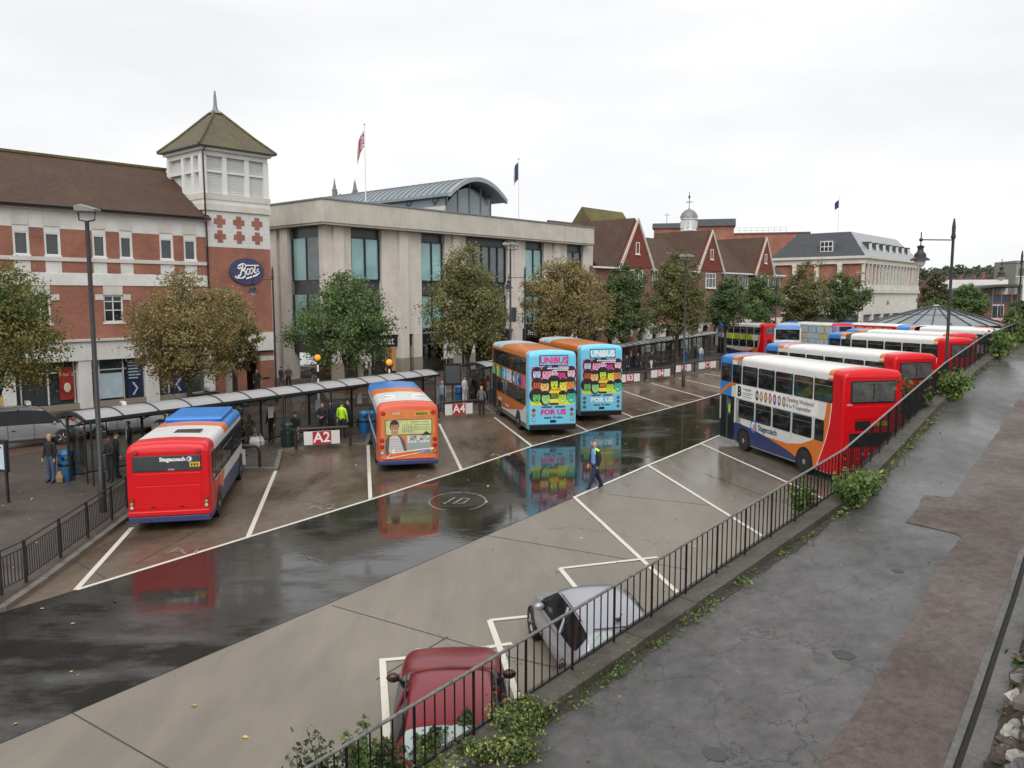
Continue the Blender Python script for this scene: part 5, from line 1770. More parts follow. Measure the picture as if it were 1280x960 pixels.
def bus_window(t, side, W, y0, y1, z0, z1, vent=True, mat=None, off=.012):
    x = side * (W / 2 + off)
    r = .07
    pts = []
    for cy, cz, a0_ in ((y1 - r, z0 + r, -pi / 2), (y1 - r, z1 - r, 0), (y0 + r, z1 - r, pi / 2), (y0 + r, z0 + r, pi)):
        for k in range(4):
            a = a0_ + k / 3 * pi / 2
            pts.append((cy + r * cos(a), cz + r * sin(a)))
    m = MB()
    m.prism(pts, 'x', x - side * .02, x, RUBBER)
    o = m.build('window', t)
    g = .035
    p2 = [(y0 + g + (p[0] - y0) * (1 - 2 * g / (y1 - y0)), z0 + g + (p[1] - z0) * (1 - 2 * g / (z1 - z0))) for p in pts]
    m = MB()
    m.prism(p2, 'x', x - side * .01, x + side * .004, mat or PANE_B)
    m.build('pane', o)
    if vent:
        m = MB()
        zz = z1 - (z1 - z0) * .27
        m.box(min(x, x + side * .01), max(x, x + side * .01), y0 + g, y1 - g, zz - .015, zz + .015, CHROME)
        m.build('vent_bar', o)
    return o
def wheel(t, side, W, y, r=.48, wd=.28):
    x1 = side * (W / 2 + .018)
    x0 = x1 - side * wd
    a = side_decal(t, 'wheel_arch', [(y + (r + .12) * cos(pi * k / 14), .30 + (r + .0) * 0 + .17 + (r + .13) * sin(pi * k / 14)) for k in range(15)] + [(y - r - .12, .30), (y + r + .12, .30)], W, BLACK, side, .010, .012)
    m = MB()
    m.lathe([(r * .6, x0), (r * .96, x0), (r, x0 + side * .05), (r, x1 - side * .06), (r * .95, x1 - side * .0), (r * .66, x1)], 22, TYRE, (0, y, r), 'x')
    w_ = m.build('wheel', t, smooth=True)
    m = MB()
    m.lathe([(r * .66, x1 - side * .01), (r * .62, x1 - side * .05), (r * .42, x1 - side * .09), (r * .32, x1 - side * .03), (r * .22, x1), (0, x1 + side * .004)], 18, RIM, (0, y, r), 'x')
    for k in range(8):
        a_ = 2 * pi * k / 8
        m.box(min(x1 - side * .07, x1 - side * .03), max(x1 - side * .07, x1 - side * .03), y + r * .5 * cos(a_) - .03, y + r * .5 * cos(a_) + .03, r + r * .5 * sin(a_) - .03, r + r * .5 * sin(a_) + .03, CHROME)
    m.build('rim', w_, smooth=True)
def rear_box(t, name, x0, x1, z0, z1, mat, proud=.015, bevel=0):
    return MB().box(x0, x1, -proud, .03, z0, z1, mat).build(name, t, bevel=bevel)
def rear_window(t, x0, x1, z0, z1, fr=.06, proud=.03, pane=None, fmat=None):
    o = rear_box(t, 'rear_window', x0, x1, z0, z1, fmat or RUBBER, proud, .02)
    MB().box(x0 + fr, x1 - fr, -proud - .006, -proud + .01, z0 + fr, z1 - fr, pane or PANE_B).build('pane', o)
    return o
def lamp(t, x, z, mat, r=.07):
    m = MB()
    m.lathe([(r * 1.25, .02), (r * 1.25, -.02), (r, -.022)], 12, BLACK, (x, 0, z), 'y')
    m.lathe([(r, -.0221), (r * .9, -.035), (0, -.04)], 12, mat, (x, 0, z), 'y')
    return m.build('tail_lamp', t, smooth=True)
def seats(t, L, W, zf):                     # seat backs inside the saloon
    pass
def mirror(t, W, L, z):
    for s in (-1, 1):
        MB().tube([(s * W / 2 * .9, L - .05, z + .2), (s * (W / 2 + .22), L + .2, z + .25)], .02, 6, BLACK).box(s * (W / 2 + .22) - .1, s * (W / 2 + .22) + .1, L + .14, L + .22, z - .1, z + .28, BLACK).build('mirror', t)
def coach_logo(t, x, z, s, flip=1, wcol=None, plane='rear'):
    return None
def rear_root(px, side_z, heading, W, which):
    pass

def stage_double(label, loc, heading, group, side_both=True, L=9.7, W=2.5, H=4.4):
    t = thing('double_decker_bus', label, 'bus', loc, -radians(heading), group)
    zb = .32
    def col(x, y, z):
        roof = z > H - .34
        if y < .02 or (y < .72): 
            if y < .72: return BRED
        if y > L - 1.25: return BBLUE if z > 2.6 or y < L - .5 else (BWHITE if z > 1.2 else BNAVY)
        if roof:
            if y > L - 2.15: return BORANGE
            if y < .98: return BORANGE
            return ROOFW
        return BWHITE
    shell(t, L, W, H, zb, (1.2, 2.3), (.4, .70, .98, 2, 4, 6, 8, L - 2.15, L - 1.3, L - 1.25), col)
    red = [(.70, 4.0), (.68, 3.0), (.76, 2.3), (.95, 1.65), (1.22, 1.05), (1.55, zb + .05), (.0 + .17, zb + .05), (.17, 4.0)]
    org = [(.98, 4.0), (.98, 3.1), (1.08, 2.5), (1.35, 1.9), (1.85, 1.45), (2.6, 1.17), (3.6, 1.0), (5.3, 1.0), (3.6, .72), (2.9, .55), (2.8, zb + .05)] + red[4:6][::-1] + [red[3], red[2], red[1], red[0]]
    nav = [(L - .2, zb + .05), (L - .2, 1.15), (7.6, 1.22), (6.4, 1.13), (5.3, 1.0), (3.6, .72), (2.9, .55), (2.8, zb + .05)]
    blu = [(L - .15, 2.5), (L - .55, 2.78), (L - .95, 2.98), (L - 1.27, 3.06), (L - 1.27, 4.0), (L - .15, 4.0)]
    orf = [(L - .15, 2.3), (L - .6, 2.6), (L - 1.1, 2.86), (L - 1.75, 2.98), (L - 1.75, 3.06), (L - 1.27, 3.06), (L - .95, 2.98), (L - .55, 2.78), (L - .15, 2.5)]
    wline = [(.70, 3.9), (.68, 3.0), (.76, 2.3), (.95, 1.65), (1.22, 1.05), (1.55, zb + .05), (1.60, zb + .05), (1.26, 1.05), (.985, 1.66), (.795, 2.3), (.715, 3.0), (.735, 3.9)]
    for s in (-1, 1):
        side_decal(t, 'red_swoop', red, W, BRED, s)
        side_decal(t, 'orange_swoop', org, W, BORANGE, s, .005)
        side_decal(t, 'navy_skirt', nav, W, BNAVY, s, .003)
        side_decal(t, 'blue_front_panel', blu, W, BBLUE, s)
        side_decal(t, 'orange_swoop', orf, W, BORANGE, s, .006)
        side_decal(t, 'white_pinstripe', wline, W, WHT, s, .008)
        for i in range(5):
            y0 = .55 + i * 1.40
            bus_window(t, s, W, y0 + (.0 if i else .1), y0 + 1.30, 3.06, 3.92)
        bus_window(t, s, W, 7.58, L - 1.32, 3.06, 3.92, False)
        bus_window(t, s, W, L - 1.22, L - .22, 3.06, 3.92, False)
        lows = [(1.12, 1.72), (1.92, 3.28), (3.42, 4.78), (4.92, 6.2), (6.34, 7.72)]
        for i, (a, b) in enumerate(lows):
            bus_window(t, s, W, a, b, 1.5, 2.34, i > 0)
        for y in (1.8, 3.35, 4.85, 6.27):
            side_decal(t, 'panel_joint', [(y - .012, 1.25), (y + .012, 1.25), (y + .012, 4.0), (y - .012, 4.0)], W, M('grey_panel_joint', (0.3, 0.3, 0.29), .5), s, .0055)
        wheel(t, s, W, 2.35)
        wheel(t, s, W, 7.2)
    # nearside door (left), folded open and dark
    d = side_decal(t, 'door', [(L - 1.55, .36), (L - .28, .36), (L - .28, 2.4), (L - 1.55, 2.4)], W, BLACK, -1, .014, .02)
    MB().box(-W / 2 - .03, -W / 2 - .012, L - .95, L - .88, .4, 2.38, CHROME).build('door_rail', d)
    bus_window(t, 1, W, L - 1.75, L - .4, 1.5, 2.4, False)
    # front
    MB().box(-1.05, 1.05, L - .06, L + .015, 1.3, 2.45, PANE_B).build('windscreen', t)
    MB().box(-1.05, 1.05, L - .06, L + .015, 3.06, 3.9, PANE_B).build('upper_windscreen', t)
    MB().box(-.8, .8, L - .06, L + .012, 2.6, 2.95, BLACK).build('destination_blind', t)
    mirror(t, W, L, 1.9)
    # rear
    rear_window(t, -.96, .96, 3.12, 3.97, .06, .03, M('grey_rear_window', (.085, .09, .09), .08, 0, .6, 1.6), RUBBER)
    m = MB()
    for a, b, c_, d_ in ((-.84, .84, 3.24, 3.28), (-.84, .84, 3.86, 3.9), (-.86, -.82, 3.24, 3.9), (.82, .86, 3.24, 3.9)):
        m.box(a, b, -.042, -.03, c_, d_, CHROME)
    m.box(-.02, .02, -.041, -.03, 3.28, 3.86, BLACK)
    m.build('window_trim', t)
    rear_box(t, 'engine_panel', -.85, .78, 2.52, 3.0, BRED, .02, .012)
    rear_box(t, 'air_grille', -.72, -.08, 2.12, 2.46, GRILLE, .022)
    rear_box(t, 'dark_window', -.95, .85, 1.48, 2.0, PANE_B, .022, .015)
    p = rear_box(t, 'number_plate', .12, .68, 2.25, 2.42, PLATE, .022)
    rear_box(t, 'engine_cover', -.95, .95, .62, 1.38, BRED, .03, .02)
    rear_box(t, 'bumper', -1.2, 1.2, .34, .56, BNAVY, .06, .03)
    for s in (-1, 1):
        for z, mt in ((1.25, LREDm), (1.05, LAMBER), (.85, LREDm)):
            lamp(t, s * 1.1, z, mt, .06)
    return t
def rear_at(pl, pr, z, heading, W):
    a, b = G(pl[0], pl[1], z), G(pr[0], pr[1], z)
    c_ = (a + b) / 2
    return Vector((c_.x, c_.y, 0))
GR_BAY = 'buses parked along the right-hand wall'
HD1 = -13.0
f1 = h2(HD1)
rgt = Vector((f1.y, -f1.x, 0))
wm = (G(927.5, 564.5) + G(1005.7, 590.6)) / 2
c1 = wm - f1 * (7.2 + 2.35) / 2 + rgt * 1.25
c1.z = 0
bus1 = stage_double('white double decker with long white event banner and door open nearest the railing', c1, HD1, GR_BAY)
# event banner on the nearside of the first bus, and the driver's yellow jacket behind the door
W_ = 2.5
bn = side_decal(bus1, 'banner', [(1.55, 2.38), (8.0, 2.38), (8.0, 3.02), (1.55, 3.02)], W_, WHT, -1, .016, .012)
def side_text(s, size, mat, parent, y, z, bold=0.0, sx=1.0, off=.021, align='LEFT'):
    return text(s, size, mat, parent, (-W_ / 2 - off, y, z), (pi / 2, 0, -pi / 2), 'lettering', .001, align, 0, bold, sx)
side_text('B', .62, BLKT, bn, 7.85, 2.7, .03)
side_text('THE BEANEY', .13, BLKT, bn, 7.35, 2.85)
m = MB()
for z, l_ in ((2.68, .85), (2.60, .7), (2.5, .8)):
    m.box(-W_ / 2 - .0205, -W_ / 2 - .0175, 7.35 - l_, 7.35, z, z + .022, BLKT)
m.build('small_print', bn)
side_text('Opening Weekend', .25, BLKT, bn, 3.75, 2.84)
side_text('8 to 9 September', .25, BLKT, bn, 3.75, 2.58)
rr = random.Random(4)
m = MB()
for i, c_ in enumerate(((.03, .04, .08), (.35, .2, .06), (.3, .12, .05), (.4, .1, .18), (.25, .03, .2), (.1, .18, .4), (.3, .2, .08))):
    mt = M('banner_print_%d' % i, c_, .5)
    y = 6.1 - i * .36
    x = -W_ / 2 - .019
    pts = [(y + .13 * cos(2 * pi * k / 12) * (1 + .2 * sin(3 * k + i)), 2.7 + .24 * sin(2 * pi * k / 12)) for k in range(12)]
    m.prism(pts, 'x', x, x - .002, mt)
    m.prism([(p[0] * .5 + y * .5, p[1] * .5 + 1.36) for p in pts], 'x', x - .002, x - .004, M('banner_print_light', (.6, .5, .3), .5))
m.build('printed_objects', bn)
side_text('Stagecoach', .36, BNAVY, bus1, 5.95, 1.28, .006, .95, .012)
lg = MB()
cy_, cz_ = 6.35, 1.28
x = -W_ / 2 - .012
lg.prism([(cy_ + .26 * cos(2 * pi * k / 20), cz_ + .3 * sin(2 * pi * k / 20)) for k in range(20)], 'x', x + .006, x, BBLUE)
lg.prism([(cy_ + .17 * cos(2 * pi * k / 20), cz_ + .2 * sin(2 * pi * k / 20)) for k in range(20)], 'x', x, x - .002, WHT)
lg.prism([(cy_ - .06 + .09 * cos(2 * pi * k / 12), cz_ + .14 * sin(2 * pi * k / 12)) for k in range(12)], 'x', x - .002, x - .004, BORANGE)
lg.prism([(cy_ + .17, cz_ - .05), (cy_ - .1, cz_ - .18), (cy_ + .05, cz_ - .2)], 'x', x - .002, x - .004, BRED)
lg.build('emblem', bus1)
HIVIS = M('yellow_hi_vis_cloth', (0.42, 0.72, 0.03), 0.7)
text('16376', .1, WHT, bus1, (-1.0, -.012, 3.07), (pi / 2, 0, 0), 'fleet_number', .001)
m = MB()
for x0, x1 in ((-.42, -.3), (-.1, .02), (.06, .2), (.24, .34), (.4, .62)):
    m.box(x0, x1, -.034, -.031, 1.15, 1.25, WHT)
m.build('small_print', bus1)
MB().box(-W_ / 2 - .0315, -W_ / 2 - .02, 8.45, 8.85, 1.5, 2.25, M('grey_rear_window', (.085, .09, .09))).build('door_glass', bus1)
m = MB()
m.prism([(8.47, 1.6), (8.62, 1.62), (8.66, 1.8), (8.62, 2.0), (8.52, 2.05), (8.47, 1.95)], 'x', -W_ / 2 - .0345, -W_ / 2 - .0325, HIVIS)
m.build('driver_jacket', bus1)
# the rest of the row
b2 = stage_double('second double decker in the right-hand row with big clear rear window', Vector((0, 0, 0)), HD1, GR_BAY)
for o in list(b2.children):
    pass
def place_rr(o, px, py, z, heading, W=2.5):        # rear right upper corner seen at a pixel
    q = G(px, py, z)
    f_ = h2(heading); r_ = Vector((f_.y, -f_.x, 0))
    c_ = q - r_ * W / 2
    o.location = (c_.x, c_.y, 0)
    o.rotation_euler = (0, 0, -radians(heading))
place_rr(b2, 1172, 441, 4.38, -18)
b2.scale = (1, 1.06, 1)
b3 = copy_tree(b2, label='third double decker in the right-hand row beside the tall lamp')
place_rr(b3, 1218, 422.5, 4.34, -24)
b4 = copy_tree(b2, label='fourth double decker in the right-hand row showing only its roof edge')
place_rr(b4, 1223, 417.2, 4.32, -24)
b5 = copy_tree(b2, label='fifth double decker with blue front under the glass cone roof')
q = G(1240, 405, 4.35)
b5.location = (41.5, 66, 0)
b5.rotation_euler = (0, 0, radians(30))
b6 = copy_tree(b2, label='double decker seen by its red roof right of the glass cone roof')
place_rr(b6, 1258, 399.5, 4.3, -40)
# stand C: buses at the far platform
GC = 'buses at the far stands'
bc1 = copy_tree(b2, label='double decker with green and yellow side advert at the far stand', group=GC)
hd_c = -20
f_ = h2(hd_c); r_ = Vector((f_.y, -f_.x, 0))
c_ = Vector((24.6, 97, 0)) - f_ * 9.7 * .91 + r_ * 1.25 * .91
bc1.location = (c_.x, c_.y, 0)
bc1.rotation_euler = (0, 0, -radians(hd_c))
bc1.scale = (.91, .91, .93)
ADG = M('green_yellow_advert', (0.42, 0.55, 0.06), .5, 0, .5, 1.2)
a_ = MB().prism([(2.2, 2.36), (7.4, 2.36), (7.4, 3.0), (2.2, 3.0)], 'x', -1.25 - .022, -1.25 - .012, ADG).build('advert_panel', bc1)
def wrap_bus(label, px, py, z, heading, base, roofc, win):
    t = thing('coach_bus', label, 'bus', (0, 0, 0), -radians(heading), GC)
    L, W, H = 9.6, 2.5, 4.3
    shell(t, L, W, H, .32, (1.2, 2.4), (.5, 1, 3, 5, 7), lambda x, y, z: roofc(y) if z > H - .3 else base(y, z), .3)
    for s in (-1, 1):
        for i in range(6):
            bus_window(t, s, W, .7 + i * 1.4, 1.98 + i * 1.4, 3.0, 3.85, False, win)
            bus_window(t, s, W, .7 + i * 1.4, 1.98 + i * 1.4, 1.5, 2.35, False, win)
        wheel(t, s, W, 2.3); wheel(t, s, W, 7.1)
    MB().box(-1.08, 1.08, L - .06, L + .02, 2.95, 3.95, PANE_B).build('upper_windscreen', t)
    MB().box(-1.08, 1.08, L - .06, L + .02, 1.2, 2.5, PANE_B).build('windscreen', t)
    rear_window(t, -.9, .9, 3.1, 3.9)
    q = G(px, py, z)
    t.location = (q.x, q.y, 0)
    return t
multi = [M('wrap_purple', (.34, .25, .45), .4), M('wrap_yellow', (.55, .48, .2), .4), M('wrap_blue', (.42, .55, .62), .4)]
wb = wrap_bus('bus facing the camera with wide windscreen beside the green advert bus', 983, 404.5, 4.2, 199, lambda y, z: BWHITE if z > 1.2 else BNAVY, lambda y: BBLUE if y > 7 else ROOFW, PANE_B)
f_ = h2(199)
wb.location = V(985, 404, 77)[:2] + (0,)
wb.location = Vector(wb.location) - f_ * 9.6
ov = MB().prism([(.62 * cos(2 * pi * k / 24), 2.72 + .22 * sin(2 * pi * k / 24)) for k in range(24)], 'y', 9.6, 9.64, WHT).build('oval_board', wb)
wb2 = wrap_bus('bus with purple yellow and blue side wrap at the far stand', 1035, 403, 4.3, -80, lambda y, z: multi[int(y * .7) % 3] if z > 1 else BRED, lambda y: BBLUE if y > 7.5 else ROOFW if y > 1 else BRED, multi[2])
wb3 = wrap_bus('red bus with cream lettered side at the far stand', 1075, 401, 4.3, -80, lambda y, z: BRED, lambda y: BBLUE if y > 7.5 else ROOFW, M('cream_red_wrap', (.55, .33, .22), .4, 0, .6, 3))
for o_, x_, y_, k_ in ((wb2, 33.0, 98.5, .95), (wb3, 38.2, 95.5, .95)):
    f_ = h2(-20); r_ = Vector((f_.y, -f_.x, 0))
    c_ = Vector((x_, y_, 0)) - f_ * 9.6 * k_ + r_ * 1.25 * k_
    o_.location = (c_.x, c_.y, 0)
    o_.rotation_euler = (0, 0, radians(20))
    o_.scale = (k_, k_, k_)
wb4 = copy_tree(wb2, label='bus with bright wrap cut by the railing at far right')
q = G(1236, 406, 4.3)
wb4.location = (q.x, q.y, 0); wb4.rotation_euler = (0, 0, radians(30))

# ---- blue advert double deckers
ART = {}
def A(name, c):
    return M('print_' + name, c, .4, 0, .03)
def face(m, cx, cz, s, skin, hair, y, style=0, tilt=0.0):
    def el(rx, rz, ox=0, oz=0, n=14, a0_=0, a1_=2 * pi):
        return [(cx + (ox + rx * cos(a0_ + (a1_ - a0_) * k / n)) * s, cz + (oz + rz * sin(a0_ + (a1_ - a0_) * k / n)) * s) for k in range(n)]
    d = .0012
    blk = A('ink', (.025, .02, .03))
    if style == 0:      # long hair
        m.prism(el(1.0, 1.3, 0, -.05), 'y', y - d, y, hair)
    elif style == 1:    # short crop
        m.prism(el(.83, 1.1, 0, .16), 'y', y - d, y, hair)
    elif style == 2:    # big round hair
        m.prism(el(1.35, 1.3, 0, .3, 18), 'y', y - d, y, hair)
    m.prism(el(.70, 1.0, .05 + tilt, -.12), 'y', y - 2 * d, y - d, skin)
    m.prism(el(.75, .34, tilt * .6, .72), 'y', y - 2.5 * d, y - 2 * d, hair)
    for sx in (-.28, .34):
        m.prism(el(.14, .07, sx + tilt, .08, 8), 'y', y - 3 * d, y - 2.5 * d, blk)
        m.prism(el(.17, .035, sx + tilt, .26, 6), 'y', y - 3 * d, y - 2.5 * d, blk)
    m.prism(el(.07, .16, .06 + tilt, -.2, 6), 'y', y - 3 * d, y - 2.5 * d, hair)
    m.prism(el(.27, .09, .04 + tilt, -.58, 10), 'y', y - 3 * d, y - 2.5 * d, WHT if style != 2 else blk)
    m.prism(el(.30, .05, .04 + tilt, -.50, 8), 'y', y - 3 * d, y - 2.6 * d, blk)
def unibus(label, loc, heading, tcol, plate_orange, lamps_lit):
    L, W, H, zb = 9.7, 2.5, 4.38, .34
    t = thing('double_decker_bus', label, 'bus', loc, -radians(heading), 'blue advert double deckers')
    AORG = P('bus_deep_orange_paint', (0.55, 0.15, 0.02))
    def col(x, y, z):
        if y < .55: return BSKY
        if z > H - .34:
            if y > 8.3: return ROOFW
            if y > 6.6: return M('roof_pale_blue', (.35, .55, .65), .3)
            if y < .75: return ROOFW
            return AORG
        return AORG if z > .66 or y > 5 else BWHITE
    shell(t, L, W, H, zb, (1.25, 2.4), (.5, .58, .75, 2, 4, 6.6, 8.3), col)
    for s in (-1, 1):
        m = MB()
        rr_ = random.Random(8)
        cols = [A('green', (.2, .5, .08)), A('lime', (.5, .62, .05)), A('black', (.02, .02, .02)), A('teal', (.05, .4, .45)), A('sky', (.2, .5, .7)), A('white', (.7, .7, .7)), A('sky', (.2, .5, .7)), A('navy', (.03, .08, .2)), A('pink', (.65, .12, .25)), A('magenta', (.5, .05, .2)), A('rose', (.6, .3, .4))]
        x0 = s * (W / 2 + .006)
        for i in range(40):
            y = 9.3 - i * .218
            cc = cols[min(10, int(i / 40 * 8 + rr_.random() * 3))]
            hgt = rr_.uniform(.45, .72)
            pts = [(y + (.1 + .09 * sin(k * 2.1 + i)) * cos(2 * pi * k / 10) * 1.5, 2.68 + hgt * .55 * sin(2 * pi * k / 10)) for k in range(10)]
            m.prism([(p_[0], p_[1]) for p_ in pts], 'x', x0 - s * .004, x0 + s * (.001 + .0004 * (i % 7)), cc)
        m.build('side_advert', t)
        ar = [(L - .4, 1.3), (L - .4, 2.35), (.62, 2.35), (.62, 1.3)]
        for i in range(7):
            y0 = .7 + i * 1.22
            bus_window(t, s, W, y0, y0 + 1.17, 3.08, 3.95, i in (2, 4))
        for i in range(6):
            y0 = .75 + i * 1.28
            bus_window(t, s, W, y0, y0 + 1.22, 1.5, 2.32, False)
        side_decal(t, 'white_skirt', [(.58, .4), (.58, 1.5), (.72, 1.5), (1.3, 1.2), (2.9, 1.02), (4.6, .78), (6.4, .66), (9.2, .62), (9.2, .4)], W, BWHITE, s, .005)
        side_decal(t, 'grey_skirt', [(.58, .36), (L - .3, .36), (L - .3, .6), (.58, .6)], W, M('grey_skirt_panel', (.1, .1, .1), .5), s, .008)
        if s < 0:
            side_text('UNiBUS', .28, WHT, t, 7.6, 1.08, .004, 1, .012)
            side_text('Stagecoach', .2, WHT, t, 5.6, .95, 0, 1, .012)
        wheel(t, s, W, 2.35)
        wheel(t, s, W, 7.3)
    MB().box(-W / 2 - .014, -W / 2 + .02, L - 1.5, L - .3, .36, 2.4, BLACK).build('door', t)
    MB().box(-1.05, 1.05, L - .06, L + .015, 1.3, 2.45, PANE_B).build('windscreen', t)
    MB().box(-1.05, 1.05, L - .06, L + .015, 3.06, 3.9, PANE_B).build('upper_windscreen', t)
    mirror(t, W, L, 1.9)
    # rear: framed window with lettering, picture panel, lamps
    ov = MB().box(-1.14, 1.14, -.012, .03, .62, 4.05, BSKY).build('rear_panel', t, bevel=.01)
    wn = rear_window(t, -.72, .80, 3.60, 4.14, .045, .03, BSKY, BLACK)
    text('UNiBUS', .47, tcol, wn, (.04, -.038, 3.86), (pi / 2, 0, 0), 'lettering', .002, bold=.02, sx=.9)
    m = MB()
    y = -.014
    for z0, z1, c_ in ((2.88, 3.56, (.62, .10, .22)), (2.32, 2.88, (.70, .27, .02)), (1.60, 2.32, (.70, .66, .04))):
        m.box(-1.13, 1.13, y, y + .004, z0, z1, A('band%.1f' % z0, c_))
    hair = A('ink', (.025, .02, .03))
    y -= .001
    row1 = [(-.82, 3.24, A('lavender', (.5, .47, .72)), 0), (-.34, 3.15, A('rosy', (.72, .30, .42)), 1), (.08, 3.25, A('lilac', (.62, .42, .6)), 1), (.46, 3.14, A('magenta2', (.6, .05, .22)), 1), (.95, 3.2, A('blush', (.75, .45, .52)), 0)]
    row2 = [(-.86, 2.62, A('brick', (.48, .09, .03)), 1), (-.40, 2.6, A('peach', (.76, .45, .14)), 0), (.06, 2.66, A('lime2', (.5, .72, .05)), 2), (.50, 2.62, A('lemon', (.74, .72, .06)), 1), (.94, 2.66, A('tangerine', (.66, .23, .05)), 1)]
    row3 = [(-.86, 2.0, A('leaf', (.13, .5, .12)), 2), (-.42, 1.98, A('mint', (.3, .62, .22)), 0), (.54, 2.02, A('lime3', (.45, .66, .06)), 1), (.96, 2.0, A('jade', (.06, .45, .32)), 1)]
    k = 0
    for row in (row1, row2, row3):
        for cx, cz, sk, sty in row:
            face(m, cx + .02 * ((k * 7) % 3 - 1), cz + .03 * ((k * 5) % 3 - 1), (.31 if sty != 2 else .275) * (1 + .05 * ((k * 3) % 4 - 1.5)), sk, hair, y - .0006 * k, sty, .06 * ((k % 3) - 1))
            k += 1
    y2 = y - .02
    m.box(-.15, .25, y2, y, 1.93, 2.2, A('ink', (.02, .02, .02)))
    m.box(-.1, .2, y2 - .001, y, 1.97, 2.16, A('screen_a' if not plate_orange else 'screen_b', (.12, .22, .05) if not plate_orange else (.6, .15, .03)))
    m.box(-.17, .30, y2, y, 1.72, 1.90, A('lemon', (.74, .72, .06)))
    m.box(-.17, .30, y2 - .001, y, 1.62, 1.70, A('ink', (.02, .02, .02)))
    m.build('rear_advert', t)
    m = MB()
    for x0, x1, z in ((-.3, .75, 3.44), (.05, .75, 3.34)):
        x = x0
        while x < x1:
            m.box(x, x + .07, -.045, -.042, z, z + .065, WHT)
            x += .095
    m.build('small_print', t)
    text('FOR US', .36, tcol, t, (.03, -.016, 1.23), (pi / 2, 0, 0), 'lettering', .002, bold=.02, sx=1.1)
    text('every 10 mins', .17, BLKT, t, (.03, -.016, .96), (pi / 2, 0, 0), 'lettering', .002, bold=.006)
    rear_box(t, 'number_plate', -.14, .18, .70, .83, BLACK, .02)
    m = MB()
    for a in (-.6, .1):
        for q in range(4):
            m.box(a, a + .55, -.02, .0, 1.46 + q * .025, 1.472 + q * .025, BLACK)
    m.build('louvre', t)
    for s in (-1, 1):
        for z, mt in ((1.36, LREDm), (1.12, LAMBER), (.86, LCLEAR)):
            lamp(t, s * 1.0, z, mt if lamps_lit else M('dull_lamp_lens', (.2, .14, .12), .2), .075)
    rear_box(t, 'bumper', -1.22, 1.22, .34, .62, BLACK, .07, .03)
    return t
MAG = M('magenta_letters', (0.62, 0.03, 0.20), 0.4)
unibus('blue double decker with magenta lettering and rows of printed faces on its rear', rear_at((659, 537.8), (721.9, 535), .36, -13, 2.5), -12.5, MAG, False, True)
unibus('blue double decker with white lettering and rows of printed faces on its rear', rear_at((724.5, 520), (778, 517.5), .36, -13, 2.5), -12.5, WHT, True, False)

